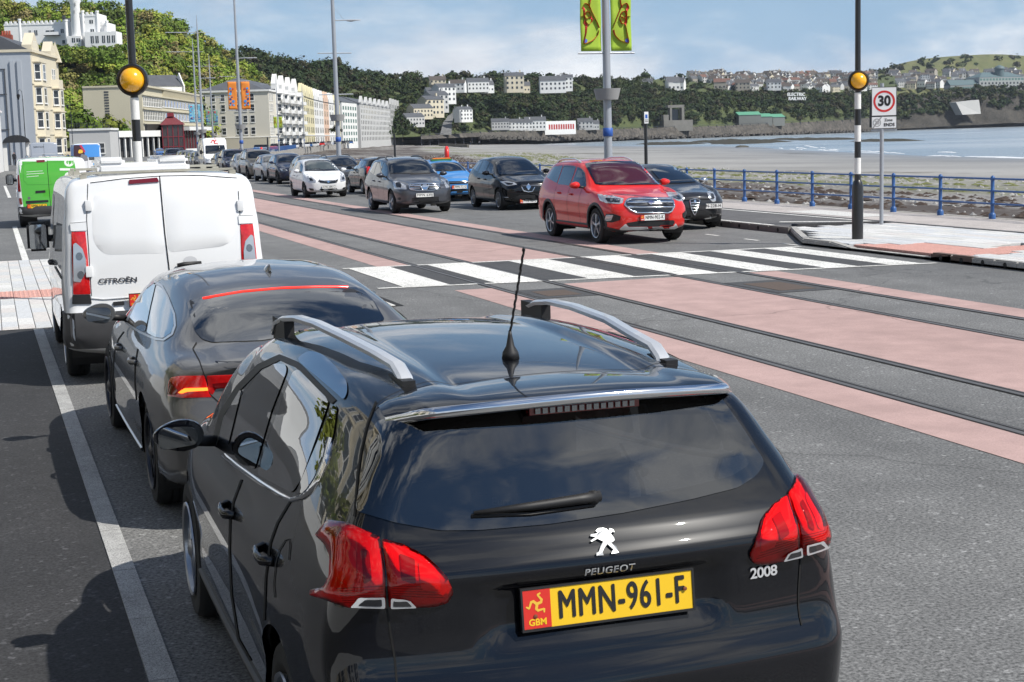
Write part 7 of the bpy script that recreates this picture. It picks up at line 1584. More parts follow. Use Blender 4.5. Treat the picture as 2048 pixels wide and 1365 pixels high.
# ---------------------------------------------------------------- white panel van
def white_van():
    S = dict(L=4.8, W=.945, plan=[(0, .975), (.3, 1), (3.8, .99), (4.4, .94), (4.8, .82)],
        zb=[(0, .36), (.5, .28), (4.8, .3)], zm=[(0, .62)], zsh=[(0, .98), (3.5, .95), (4.8, .7)],
        zbl=[(0, 1.22), (3.4, 1.2), (4.0, 1.1), (4.8, .8)], wbl=[(0, .018), (3.4, .03), (4.8, .1)],
        zr=[(0, 1.945), (.3, 1.97), (1.5, 1.985), (2.9, 1.96), (3.3, 1.84), (4.0, 1.22), (4.2, 1.12), (4.6, 1.0), (4.8, .82)],
        crown=[(0, .05), (3, .06), (4.8, .06)], wre=[(0, .79), (2.9, .79), (3.6, .8), (4.2, .74), (4.8, .55)],
        rear=[(.3, .05), (.5, 0), (.66, 0), (.74, .03), (1.25, .05), (1.6, .09), (1.95, .16)], front=[(.3, .05), (.6, 0), (1.0, .12)], bowr=.05, bowf=.25, rr=.09, rf=.18, Lr=.6, bulge=.035,
        cab=dict(rear=None, front=2.75, dash=3.7, dashz=1.15, seat=.8))
    pm = paint('paint_van_white', (.78, .79, .80), rough=.4, dirt=.03)
    c = Car(S, 'parked_van', 'white panel van with white box on its roof, parked ahead of the dark grey liftback', 'van', (1.5, 14.72, 0), R(.1), pm, nst=1.1)
    T = MATS; z = Zm(0, 260, 3.102)
    c.arch(.95, .33, .38); c.arch(3.75, .33, .38)
    c.patch('rear_bumper', T['plastic_grey'], 'rear', rnd([(-.93, .37), (.93, .37), (.93, .70), (-.93, .70)], .03), .012, .08, thick=1)
    t = c.patch('brake_light', T['lamp_red_dark'], 'cam', rnd(z((800, 312), (975, 299), (986, 324), (800, 338)), 1.5), .012, 10, thick=1)
    for mir in (False, True):
        sd = 'R' if mir else 'L'
        c.patch('corner_bumper', T['plastic_grey'], sd, rnd([(.0, .37), (.5, .37), (.5, .60), (.42, .70), (.0, .70)], .03), .012, .08, thick=1)
        c.patch('corner_pad', T['black_trim'], 'cam', rnd(z((452, 1025), (560, 1022), (570, 1080), (450, 1082)), 2), .012, 12, mir=mir, thick=1)
        t = c.patch('tail_light', T['lamp_red'], 'cam', rnd(z((445, 632), (530, 632), (546, 800), (562, 1020), (455, 1022), (447, 800)), 2), .006, 12, pillow=.01, mir=mir, thick=1)
        c.patch('clear_lens', T['lamp_clear'], 'cam', rnd(z((456, 712), (470, 700), (512, 738), (532, 800), (537, 870), (500, 946), (458, 940)), 2), .019, 10, mir=mir, parent=t)
        for q in ((492, 785), (502, 900)):
            c.patch('bulb', T['lamp_bezel'], 'cam', [(a_ + 7*math.cos(k*.5), b_ + 8*math.sin(k*.5)) for (a_, b_) in z(q) for k in range(12)], .021, 10, mir=mir, parent=t)
        c.patch('lamp_cap', pm, 'cam', rnd(z((437, 580), (535, 572), (539, 626), (442, 630)), 2), .012, 12, mir=mir, thick=1)
        c.strip('hinge_line', T['shut_line'], 'cam', z((437, 580), (535, 572)), .9, .0125, 10, mir=mir)
        c.strip('sliding_rail', T['black_trim'], sd, [(.25, 1.02), (1.8, 1.02)], .03, .006, .2)
        c.window('cab_window', T['glass_mid'], sd, rnd([(2.55, 1.25), (2.6, 1.72), (3.05, 1.72), (3.75, 1.22)], .05), .04, cell=.1)
        for yy in (2.45, 1.35): c.strip('shut_line', T['shut_line'], sd, [(yy, .45), (yy, 1.75)], .012, .003, .15)
        handle(c, sd, 2.5, 1.02, T['black_trim'], .2); handle(c, sd, 2.28, 1.02, T['black_trim'], .2)
    c.window('windscreen', T['glass_mid'], 'top', rnd([(-.72, 3.95), (-.7, 3.38), (.7, 3.38), (.72, 3.95), (0, 4.02)], .06), .04, cell=.12)
    # pressed door panels, seam and handle
    gm = plain('van_crease', (.55, .56, .58), .4)
    for P in (((580, 400), (700, 368), (985, 346), (1000, 500), (1030, 766), (660, 775), (612, 742), (576, 680), (572, 520)), ((1008, 346), (1200, 337), (1405, 342), (1440, 380), (1462, 620), (1440, 690), (1380, 724), (1046, 762))):
        pp = c.patch('door_panel', pm, 'cam', rnd(z(*P), 12), -.0, 22)
        me = pp.data
        b_ = bmesh.new(); b_.from_mesh(me); bd = set(v for e in b_.edges if len(e.link_faces) == 1 for v in e.verts)
        for v in b_.verts:
            if v not in bd: v.co.y -= .016
            else: v.co.y -= .001
        b_.to_mesh(me); b_.free()
    c.strip('shut_line', T['shut_line'], 'cam', z((990, 288), (1000, 400), (1022, 640), (1050, 868), (1060, 1000)), 2.2, .006, 12)
    for ln in (z((545, 335), (538, 560), (552, 760), (568, 1030)), z((1478, 380), (1488, 520), (1505, 700), (1524, 815)), z((560, 330), (760, 305), (990, 288), (1240, 284), (1470, 300))): c.strip('shut_line', T['shut_line'], 'cam', ln, 1.3, .004, 12)
    for q in ((548, 470), (552, 880), (1490, 470)):
        h = c.hit('cam', z(q)[0]); boxo('hinge', h.x-.03, h.x+.03, h.y-.03, h.y+.01, h.z-.05, h.z+.05, pm, c.root, .01)
    c.strip('door_crease', gm, 'cam', z((570, 1045), (640, 1052), (800, 1040), (1000, 1022)), 3, .003, 12, thick=.008)
    w = [c.hit('cam', p, .035) for p in z((1098, 842), (1140, 832), (1246, 826))]; bm = bmesh.new(); tube(bm, w, [.028, .026, .012], 8, rb=.02); bmobj('door_handle', bm, T['black_trim'], c.root, smooth=True)
    c.patch('handle_recess', gm, 'cam', [(a_+14*math.cos(k*.45), b_+9*math.sin(k*.45)) for (a_, b_) in z((1180, 812)) for k in range(14)], .002, 10)
    c.patch('lock_cover', T['black_trim'], 'cam', rnd(z((700, 1068), (768, 1062), (772, 1086), (702, 1092)), 2), .014, 12, thick=1)
    c.text('lettering', plain('letter_grey', (.10, .10, .11), .3, .5), 'rear', 'CITROËN', (-.45, .985), .060, .010, xs=1.35, bold=.002, spacing=1.02)
    plate(c, -.1, -.012, .80, 0, 'MAN-30-D', False)
    # roof bars and box
    roof = [c.hit('top', (x_, y_)).z for x_, y_ in ((0, .5), (0, 2.2))]
    bars = []
    for yy in (.30, 1.45, 2.4):
        bm = bmesh.new(); zz = c.hit('top', (0, yy)).z+.012; bbox(bm, -.70, .70, yy-.03, yy+.03, zz-.01, zz+.01)
        for s in (-1, 1): bbox(bm, s*.69-.03, s*.69+.03, yy-.04, yy+.04, zz-.10, zz-.012)
        bars.append(bmobj('roof_bar', bm, plain('bar_grey', (.32, .31, .26), .6, var=.3), c.root))
    bx = thing('roof_box', 'white moulded box with raised ends on the roof of the white van', 'roof box', c.Mw @ Vector((-.12, .40, roof[0]-.02)), R(.6))
    bm = bmesh.new(); bbox(bm, -.43, .43, 0, .9, 0, .11); bmesh.ops.bevel(bm, geom=list(bm.edges), offset=.035, segments=3, affect='EDGES'); bmobj('tub', bm, pm, bx, smooth=True, angle=60)
    for x0, x1 in ((-.42, -.17), (.12, .42)):
        bm = bmesh.new(); bbox(bm, x0, x1, .02, .88, .08, .165); bmesh.ops.bevel(bm, geom=list(bm.edges), offset=.03, segments=3, affect='EDGES'); bmobj('lid', bm, pm, bx, smooth=True, angle=60)
    mirror(c, 3.25, 1.26, 1.05, T['black_trim'], 1.35)
    wheels(c, (.95, 3.75), .33, .2, 'cover', T['alloy'], track=.93)
    c.finish(True); return c
black_crossover(); grey_liftback(); white_van()
# ---------------------------------------------------------------- other vehicles
def genspec(L, W, H, cowl, hoodz, tail='hatch', belt=.93, hdr=.72, roofw=.62, sill=.24, lean=.34, fz=.33, noseZ=.70, bowf=.24):
    """side silhouette from a few measures; y=0 rear, y=L front"""
    e = .02 if tail != 'hatch' else .06
    return dict(L=L, W=W, plan=[(0, .93), (.35, .98), (1.0, 1), (L-1.2, .985), (L-.5, .94), (L, .82)], zb=[(0, sill+.08), (.5, sill), (L-.6, sill-.02), (L, sill+.02)], zm=[(0, .5), (L, .46)],
        zsh=[(0, belt-.14), (L*.3, belt-.13), (L*.7, belt-.17), (L, noseZ-.14)], zbl=[(0, belt+.10), (L*.25, belt+.05), (cowl, belt), (L-.5, hoodz-.12), (L, noseZ-.06)], wbl=[(0, .08), (1, .06), (cowl, .07), (L, .12)],
        zr=[(0, H-.10), (.35, H-.05), (1.0, H-.01), (L*.38, H), (cowl-hdr-.25, H-.03), (cowl-hdr, H-.09), (cowl-.05, hoodz+.07), (cowl+.12, hoodz), (L-.45, hoodz-.11), (L-.12, noseZ+.05), (L, noseZ)],
        crown=[(0, .06), (1.5, .07), (cowl-.5, .07), (cowl, .07), (cowl+.3, .05), (L, .06)], wre=[(0, roofw-.06), (.6, roofw-.02), (1.5, roofw), (cowl-hdr, roofw-.01), (cowl, W*.80), (cowl+.3, W*.77), (L, W*.55)],
        rear=[(.2, .08), (.35, .0), (.6, 0), (.75, .04), (belt+.02, .08), (H-.15, .08+lean*.8), (H, .08+lean)], front=[(.15, .1), (.3, .02), (.55, 0), (noseZ, .05), (noseZ+.2, .15)], bowr=.09, bowf=bowf, rr=.12, rf=.16, Lr=.9,
        cab=dict(rear=L*.27, front=L*.46, dash=cowl-.2, dashz=hoodz-.06, seat=.55 if H < 1.6 else .65))
def rails(c, mat, y0, y1, x0, x1, h=.05):
    for s in (-1, 1):
        P = []
        for t in np.linspace(0, 1, 9):
            q = c.hit('top', (s*(x0+(x1-x0)*t), y0+(y1-y0)*t)); P.append(q+Vector((0, 0, h*min(1, 5*t, 5*(1-t)))))
        tube_o('roof_rail', P, .02, mat, c.root, 8)
def frontcar(name, label, S, loc, rz, pm, front, wheel, text=None, flag=True, railm=None, glass='glass_mid', nst=.8, handles=True, group=None, platepos=None, clad=False, tailz=(.78, 1.05), mirm=None, sidewin=None, tail='hatch'):
    c = Car(S, name, label, 'car', loc, rz, pm, group, nst); T = MATS; L, W = c.L, c.W; g = T[glass]
    r, rim, st, wm, ya, yb = wheel; c.arch(ya, r, r+.045); c.arch(yb, r, r+.045)
    H = max(z for _, z in S['zr']); cw = S['zr'][6][0]; hd = S['zr'][5][0]; bl = pchip(S['zbl']); zr = pchip(S['zr'])
    # glazing
    if 'wind' in front: c.window('windscreen', g, 'cam', rnd(front['wind'], 2), frit=2.6, cell=4, off=.014)
    else:
        w0, w1 = float(pchip(S['wre'])(hd))-.02, float(pchip(S['wre'])(cw))-.04
        c.window('windscreen', g, 'top', rnd([(-w1, cw-.10), (-w0, hd+.05), (w0, hd+.05), (w1, cw-.10), (0, cw+.03)], .06), .035, cell=.1)
    wr = S['wre'][0][1]
    c.window('rear_window', T['glass_privacy'], 'rear', rnd([(-wr-.05, float(bl(0))+.03), (wr+.05, float(bl(0))+.03), (wr-.03, H-.20), (-wr+.03, H-.20)], .07), .035, cell=.1)
    for sd, mir in (('R', False), ('L', True)):
        b0 = lambda y_: float(bl(y_))+.035; t0 = lambda y_: float(zr(y_))-float(pchip(S['crown'])(y_))-.055
        ym = L*.47; yr = L*.30 if tail == 'hatch' else L*.30; ye = .42 if tail == 'hatch' else .3
        if sidewin: ym, yr, ye = sidewin
        P1 = [(ym+.04, b0(ym)), (cw-.28, b0(cw-.3)+.01), (cw-.34, b0(cw-.3)+.06)]+[(y_, t0(y_)) for y_ in np.linspace(min(cw-.52, hd+.12), ym+.04, 4)]
        c.window('front_window', g, sd, rnd(P1, .03), .03, cell=.12)
        P2 = [(ym-.04, b0(ym)), (ym-.04, t0(ym))]+[(y_, t0(y_)) for y_ in np.linspace(ym-.3, yr, 3)]+[(yr, b0(yr))]
        c.window('rear_door_window', T['glass_privacy'] if glass == 'glass_mid' and railm else g, sd, rnd(P2, .03), .03, cell=.12)
        if ye and yr-ye > .25: c.window('quarter_light', T['glass_privacy'], sd, rnd([(yr-.05, b0(yr)+.02), (yr-.05, t0(yr)), (ye+.28, t0(ye+.28)-.02), (ye+.05, b0(ye)+.10)], .04), .025, cell=.12)
        for yy, z1 in ((ym, .98), (cw-.42, .9), (yr-.02 if yr > ya+.35 else ya+.42, .98)): c.strip('shut_line', T['shut_line'], sd, [(yy, .36), (yy, float(bl(yy))-.01)], .01, .003, .1)
        if handles:
            for yy in (ym+.17, yr+.22): handle(c, sd, yy, float(bl(yy))-.13, pm, .19)
        if clad:
            for yy in (ya, yb): c.strip('arch_trim', T['plastic_grey'], sd, [(yy+(r+.075)*math.cos(a), r+(r+.075)*math.sin(a)) for a in np.linspace(R(-8), R(188), 19)], .065, .008, .2, thick=.012)
            c.strip('sill_trim', T['plastic_grey'], sd, [(ya+r+.1, .33), (yb-r-.1, .33)], .12, .008, .2, thick=.012)
        tz0, tz1 = tailz
        c.patch('tail_light', T['lamp_red'], 'rear', rnd([((1 if sd == 'R' else -1)*x_, z_) for x_, z_ in ((W*.60, tz0), (W*.88, tz0-.02), (W*.86, tz1), (W*.70, tz1-.02))], .03), .005, .06, pillow=.01, thick=1)
    def Fp(nm, mat, key, off=.004, pil=0, both=False, parent=None, cell=3.5, thick=1, r_=1.5):
        o = None
        if key in front:
            for mir in ((False, True) if both else (False,)):
                pr = parent[0 if not mir else 1] if isinstance(parent, list) else parent
                q = c.patch(nm, mat, 'cam', rnd(front[key], r_), off, cell, pil, mir, pr, thick=thick); o = (o or [])+[q]
        return o
    if 'head' in front:
        hl = Fp('headlight', T['lamp_clear'], 'head', .008, .010, True)
        Fp('lamp_unit', T['lamp_black'], 'head_in', .022, 0, True, hl, thick=0); Fp('lamp_unit', T['lamp_bezel'], 'head_in2', .0245, 0, True, hl, thick=0)
    else:
        hz = S['zr'][-1][1]
        for s in (-1, 1):
            o = c.patch('headlight', T['lamp_clear'], 'front', rnd([(s*x_, z_) for x_, z_ in ((W*.45, hz-.13), (W*.80, hz-.15), (W*.86, hz-.0), (W*.55, hz-.05))], .03), .004, .06, .01, thick=1)
            c.patch('lamp_unit', T['lamp_black'], 'front', rnd([(s*x_, z_) for x_, z_ in ((W*.54, hz-.115), (W*.72, hz-.125), (W*.74, hz-.05), (W*.58, hz-.065))], .03), .016, .06, parent=o)
    for nm, mk in (('grille', 'lamp_black'), ('lower_intake', 'black_trim'), ('skid_plate', 'satin_silver'), ('lower_bumper', 'plastic_grey')):
        o = Fp(nm, T[mk], nm, .010)
        if nm == 'grille' and o:
            if 'grille_bars' in front:
                for ln in front['grille_bars']: c.strip('grille_bar', T['chrome'], 'cam', ln, front.get('bar_w', 2.2), .018, 4, thick=.024, parent=o[0])
            if front.get('ringed'): c.strip('grille_surround', T['chrome'], 'cam', rnd(front['grille'], 2), front.get('ring_w', 2), .016, 3, thick=.022, parent=o[0], closed=True)
        elif nm == 'grille' and not o: 
            hz = S['zr'][-1][1]; o = [c.patch('grille', T['lamp_black'], 'front', rnd([(-W*.38, hz-.14), (W*.38, hz-.14), (W*.42, hz-.04), (-W*.42, hz-.04)], .03), .005, .06, thick=1)]; c.strip('grille_bar', T['chrome'], 'front', [(-W*.36, hz-.09), (W*.36, hz-.09)], .018, .012, .08, parent=o[0], thick=.014)
        elif nm == 'lower_intake' and not o: c.patch('lower_intake', T['black_trim'], 'front', rnd([(-W*.55, .30), (W*.55, .30), (W*.6, .42), (-W*.6, .42)], .03), .005, .06, thick=1)
    if 'fog' in front: fo = Fp('fog_light', T['black_trim'], 'fog', .009, 0, True); Fp('fog_lens', T['lamp_clear'], 'fog_in', .014, .006, True, fo, thick=0)
    if 'badge' in front: Fp('badge', T['chrome'], 'badge', .028, 0, False, r_=1)
    if 'badge_in' in front: Fp('badge_field', plain('badge_blue', (.02, .04, .15), .3), 'badge_in', .032, 0, False, thick=0)
    for ln, w_ in front.get('chrome_lines', []): c.strip('front_trim', T['chrome'], 'cam', ln, w_, .012, 6, thick=.016)
    # bonnet shut lines and wipers
    for s in (-1, 1): c.strip('shut_line', T['shut_line'], 'top', [(s*W*.80, cw+.1), (s*W*.77, L-.6), (s*W*.6, L-.38)], .008, .003, .1)
    w = [c.hit('top', p, .012) for p in ((-.5, cw-.08), (-.1, cw-.03), (.15, cw-.02))]; tube_o('wiper', w, .009, T['black_trim'], c.root, 6); w = [c.hit('top', p, .012) for p in ((.05, cw-.1), (.3, cw-.12), (.6, cw-.16))]; tube_o('wiper', w, .009, T['black_trim'], c.root, 6)
    # plates
    if text:
        h = c.hit('cam', platepos, .0) if platepos else c.hit('front', (0, .5)); plate(c, h.x, h.y+.022, h.z, 0, text, True, flag=flag, size=.098, xs=.82)
    h = c.hit('rear', (0, .72)); plate(c, 0, h.y-.014, .72, 0, text or 'MAN-204-B', False, size=.098, xs=.80)
    if railm: rails(c, railm, .5, hd-.35, S['wre'][0][1]-.04, S['wre'][3][1]-.05, .055)
    mirror(c, cw-.42, float(bl(cw))+.09, W+.09, pm, .92, capmat=mirm)
    wheels(c, (ya, yb), r, rim, st, wm, track=W-.02)
    c.finish(True); return c
z5 = Zm(560, 280, 3.793); z6 = Zm(1040, 280, 4.655); PI = math.pi
# red SUV
S = genspec(4.53, .92, 1.66, 3.28, 1.06, belt=1.06, roofw=.64, sill=.27, noseZ=.84, hdr=.80, bowf=.22)
front = dict(wind=z6((606, 224), (700, 209), (900, 201), (1095, 205), (1130, 218), (1200, 288), (1322, 412), (1290, 420), (1000, 423), (760, 423), (705, 415), (660, 335)), head=z6((720, 505), (860, 520), (966, 548), (956, 590), (925, 600), (800, 590), (748, 570)), head_in=z6((800, 545), (940, 556), (930, 588), (815, 580)), head_in2=z6((845, 552), (868, 554), (862, 580), (842, 578)),
    grille=z6((975, 605), (1000, 562), (1035, 551), (1400, 549), (1428, 580), (1434, 620), (1410, 668), (1378, 681), (1085, 680), (1030, 655)), grille_bars=[z6((1000, 583), (1200, 580), (1425, 578)), z6((1010, 628), (1200, 628), (1425, 626))], bar_w=4.2, ringed=True, ring_w=3.2,
    lower_intake=z6((990, 775), (1100, 757), (1430, 748), (1440, 768), (1418, 804), (1012, 808)), skid_plate=z6((925, 832), (984, 782), (1012, 812), (1425, 808), (1448, 778), (1472, 812), (1440, 828), (945, 840)), lower_bumper=z6((760, 800), (930, 838), (1200, 842), (1470, 832), (1512, 800), (1505, 850), (1440, 868), (940, 885), (770, 870)),
    fog=z6((790, 742), (800, 692), (870, 690), (940, 712), (932, 748), (860, 770), (802, 764)), fog_in=z6((795, 742), (806, 698), (872, 700), (855, 750), (810, 758)), badge=z6((1180, 588), (1216, 570), (1252, 588), (1216, 607)), badge_in=z6((1188, 588), (1216, 574), (1244, 588), (1216, 602)))
frontcar('oncoming_car', 'bright red SUV driving towards the crossing with silver roof rails', S, (12.36, 32.75, 0), PI, paint('paint_red', (.62, .022, .018), rough=.35, dirt=.02), front, (.36, .245, 'five', MATS['alloy'], .95, 3.64), 'NMN-902-K', railm=MATS['satin_silver'], nst=.9, platepos=z6((1232, 722))[0], clad=True, mirm=None)
# grey SUV
S = genspec(4.53, .90, 1.62, 3.30, 1.04, belt=1.02, roofw=.63, sill=.27, noseZ=.84, hdr=.82)
front = dict(wind=z5((822, 182), (860, 157), (960, 152), (1080, 153), (1128, 166), (1194, 250), (1010, 256), (832, 256)), head=z5((858, 316), (882, 310), (955, 346), (961, 378), (868, 374)), head_in=z5((880, 328), (905, 325), (925, 345), (920, 366), (884, 362)), grille=z5((975, 340), (1090, 334), (1210, 335), (1205, 376), (1150, 384), (1040, 384), (985, 376)), grille_bars=[z5((980, 350), (1066, 350)), z5((1128, 350), (1205, 348)), z5((985, 368), (1060, 368)), z5((1132, 368), (1200, 366)), z5((1062, 340), (1080, 380), (1112, 380), (1128, 340))], bar_w=2.6, ringed=True, ring_w=1.8,
    lower_intake=z5((1000, 440), (1100, 438), (1205, 430), (1202, 468), (1130, 478), (1005, 474)), badge=z5((1074, 360), (1085, 343), (1110, 343), (1121, 360), (1110, 377), (1085, 377)), fog=z5((892, 446), (905, 434), (918, 446), (905, 460)))
frontcar('oncoming_car', 'slate grey SUV with silver grille driving behind the red SUV, plate MMN 630J', S, (12.05, 48.45, 0), PI, paint('paint_slate', (.075, .08, .095), metal=.5, rough=.35, dirt=.03), front, (.35, .225, 'five', MATS['alloy'], .95, 3.63), 'MMN 630J', flag=False, railm=MATS['alloy_black'], platepos=z5((1098, 419))[0], nst=.8)
# white hatchback
S = genspec(4.0, .85, 1.48, 2.95, .98, belt=.94, roofw=.58, noseZ=.74, hdr=.80)
front = dict(wind=z5((187, 168), (222, 157), (300, 153), (372, 156), (402, 166), (458, 234), (330, 238), (190, 238)), head=z5((205, 276), (234, 280), (274, 310), (270, 328), (214, 320)), head_in=z5((222, 292), (240, 294), (258, 312), (230, 314)), grille=z5((295, 306), (365, 312), (440, 301), (430, 326), (370, 333), (302, 326)), grille_bars=[z5((296, 306), (365, 318), (440, 302))], bar_w=1.6, lower_intake=z5((300, 372), (370, 366), (435, 368), (420, 390), (320, 392)), badge=z5((355, 318), (366, 308), (378, 318), (366, 329)), fog=z5((218, 366), (255, 372), (258, 386), (228, 384)))
corsa = frontcar('oncoming_car', 'white hatchback driving behind the grey SUV with a driver in yellow jacket', S, (12.28, 63.05, 0), PI, paint('paint_white', (.78, .79, .80), dirt=.02), front, (.30, .2, 'cover', MATS['alloy_dark'], .70, 3.2), 'KMN-688-C', flag=False, platepos=z5((371, 358))[0], nst=.7, mirm=None)
# black electric hatchback
S = genspec(4.08, .885, 1.56, 2.98, 1.02, belt=1.0, roofw=.58, noseZ=.80, hdr=.85)
front = dict(wind=z5((1634, 175), (1672, 158), (1760, 153), (1850, 158), (1882, 170), (1962, 260), (1800, 268), (1664, 266)), head=z5((1668, 318), (1700, 314), (1780, 326), (1800, 340), (1725, 352)), head_in=z5((1705, 325), (1770, 332), (1765, 342), (1730, 344)), lower_intake=z5((1745, 450), (1820, 420), (1935, 418), (1935, 470), (1800, 478)), badge=z5((1866, 358), (1884, 334), (1902, 358), (1884, 384)), chrome_lines=[(z5((1832, 354), (1848, 388), (1884, 396), (1915, 392), (1932, 358)), 2.2), (z5((1676, 428), (1700, 436), (1735, 438)), 1.2)])
frontcar('parked_car', 'black electric hatchback parked left of the red SUV, plate PMN-187', S, (15.1, 47.3, 0), PI, MATS['paint_black'], front, (.32, .22, 'ten', MATS['alloy'], .75, 3.3), 'PMN-187-L', platepos=z5((1884, 464))[0], nst=.75)
# dark italian hatchback behind the red SUV
S = genspec(4.06, .86, 1.44, 2.85, .98, belt=.95, roofw=.56, noseZ=.78, hdr=.85)
front = dict(wind=z6((1215, 282), (1300, 262), (1400, 255), (1480, 258), (1560, 325), (1640, 392), (1480, 405), (1330, 405)), head=z6((1738, 490), (1760, 476), (1795, 485), (1822, 530), (1822, 572), (1795, 582), (1765, 555)), head_in=z6((1768, 505), (1795, 505), (1808, 545), (1790, 560)), grille=z6((1578, 562), (1625, 548), (1672, 560), (1660, 630), (1624, 705), (1592, 640)), grille_bars=[z6((1580, 588), (1668, 586)), z6((1584, 610), (1664, 610)), z6((1590, 635), (1660, 635)), z6((1598, 660), (1650, 660))], bar_w=1.6, ringed=True, ring_w=1.4, lower_intake=z6((1520, 700), (1600, 668), (1830, 662), (1790, 710), (1690, 730), (1540, 735)), badge=z6((1613, 574), (1625, 556), (1638, 574), (1625, 592)), chrome_lines=[(z6((1530, 738), (1690, 742), (1780, 725)), 1.6)])
alfa = frontcar('parked_car', 'dark grey small hatchback with shield grille parked half hidden right of the red SUV', S, (14.80, 35.45, 0), PI, paint('paint_charcoal', (.022, .023, .027), metal=.2, rough=.35, dirt=.02), front, (.31, .215, 'ten', MATS['alloy'], .75, 3.26), None, nst=.75, mirm=MATS['chrome'])
h = alfa.hit('cam', z6((1772, 616))[0]); plate(alfa, h.x, h.y+.03, h.z, R(-8), 'PMN-228-H', True, flag=False, size=.095, xs=.8)
# blue hatchback with amber roof bar
S = genspec(3.85, .83, 1.43, 2.85, .95, belt=.90, roofw=.57, noseZ=.74, hdr=.82)
c = frontcar('parked_car', 'light blue hatchback with amber light bar on its roof, parked by the railing', S, (15.05, 54.6, 0), PI, paint('paint_blue', (.06, .26, .62), metal=.2, rough=.35), {}, (.29, .19, 'cover', MATS['alloy'], .68, 3.12), 'FMN-72-G', nst=.6)
bm = bmesh.new(); q = c.hit('top', (0, 1.8)); bbox(bm, -.30, .36, 1.7, 1.9, q.z+.02, q.z+.08); bmesh.ops.bevel(bm, geom=list(bm.edges), offset=.02, segments=2, affect='EDGES'); bmobj('light_bar', bm, MATS['lamp_amber'], c.root, smooth=True, angle=50); boxo('light_bar_base', -.34, .40, 1.71, 1.89, q.z-.02, q.z+.03, plain('green_plastic', (.05, .2, .06), .4), c.root)
# black hatchback facing away
S = genspec(3.95, .86, 1.46, 2.9, .96, belt=.95, roofw=.56, noseZ=.72, hdr=.85, lean=.42)
frontcar('parked_car', 'black hatchback parked facing away between the white and grey cars, red tail lamp showing', S, (14.95, 60.6, 0), 0, MATS['paint_black'], {}, (.30, .2, 'ten', MATS['alloy'], .75, 3.2), None, nst=.6, tailz=(.82, 1.12))
# parked estate and SUV types, copied down the row
SILV = paint('paint_silver', (.36, .37, .38), metal=.6, rough=.35, dirt=.03); DGREY = paint('paint_darkgrey', (.06, .062, .066), metal=.4, dirt=.03); NAVY = paint('paint_navy', (.012, .018, .045), metal=.2); BRNZ = paint('paint_bronze', (.16, .15, .13), metal=.6, dirt=.04)
S1 = genspec(4.6, .89, 1.5, 3.3, .96, belt=.95, roofw=.6, noseZ=.74, hdr=.85, lean=.25); est = frontcar('parked_car', 'silver estate car with black roof rails parked behind the grey SUV', S1, (15.05, 60.3, 0), PI, SILV, {}, (.32, .21, 'five', MATS['alloy'], .95, 3.65), None, railm=MATS['alloy_black'], nst=.55, handles=False)
est.root.location = (15.05, 59.6, 0)
S2 = genspec(4.15, .89, 1.57, 3.05, 1.03, belt=1.02, roofw=.58, noseZ=.82, hdr=.85); suv = frontcar('parked_car', 'dark navy crossover at the near end of the far parked row', S2, (14.85, 83.6, 0), PI, NAVY, {}, (.33, .22, 'five', MATS['alloy_dark'], .8, 3.4), None, nst=.55, handles=False, clad=True)
S3 = genspec(4.1, .86, 1.5, 3.0, 1.0, belt=.95, roofw=.57, noseZ=.78, hdr=.9); hat = frontcar('parked_car', 'silver grey hatchback parked behind the navy crossover', S3, (15.1, 89.8, 0), PI, SILV, {}, (.31, .2, 'ten', MATS['alloy'], .75, 3.25), None, nst=.5, handles=False)
S4 = genspec(4.6, .93, 1.75, 3.2, 1.15, belt=1.12, roofw=.68, noseZ=.95, hdr=.6, lean=.15); big = frontcar('parked_car', 'bronze grey off-road car parked behind the silver grey hatchback', S4, (15.4, 97.0, 0), PI, BRNZ, {}, (.37, .24, 'five', MATS['alloy_dark'], .95, 3.7), None, railm=MATS['alloy_black'], nst=.5, handles=False, clad=True)
def clone(src, loc, rz, label, mat=None, group=None, cat='car', name=None):
    c = copy_tree(src); c.location = loc; c.rotation_euler = (0, 0, rz); c['label'] = label
    if group: c['group'] = group
    elif 'group' in c: del c['group']
    if name: c.name = name
    if mat is not None:
        for ch in c.children:
            if ch.name.split('.')[0] in ('body', 'mirror', 'roof_kick_trim') and ch.material_slots: ch.material_slots[0].link = 'OBJECT'; ch.material_slots[0].material = mat
    return c
clone(est.root, (15.0, 71.8, 0), PI, 'grey estate car with roof rails parked behind the white hatchback', DGREY); clone(hat.root, (14.9, 77.4, 0), PI, 'grey hatchback showing its flank left of the white oncoming hatchback', BRNZ)
row = [(hat, 15.9, 104.4, SILV, 'pale silver hatchback parked in front of the tall dark off-road car'), (big, 16.1, 111, NAVY, 'tall dark off-road car parked before the high roofed white van'), (hat, 16.5, 118, DGREY, 'dark small hatchback parked beside the high roofed white van'), (suv, 17.6, 139, DGREY, 'dark crossover parked just left of the high roofed white van'), (est, 17.9, 145, SILV, 'silver estate car in the parked row beyond the white van'), (hat, 18.2, 151, DGREY, 'dark hatchback third beyond the white van'), (suv, 18.5, 157, BRNZ, 'bronze crossover in the parked row beyond the white van'), (hat, 18.8, 163, SILV, 'silver hatchback far down the parked row'), (big, 18.6, 172, NAVY, 'dark off-road car at the far end of the parked row')]
for src, x, y_, m, lab in row: clone(src.root, (x, y_, 0), PI-R(2), lab, m)
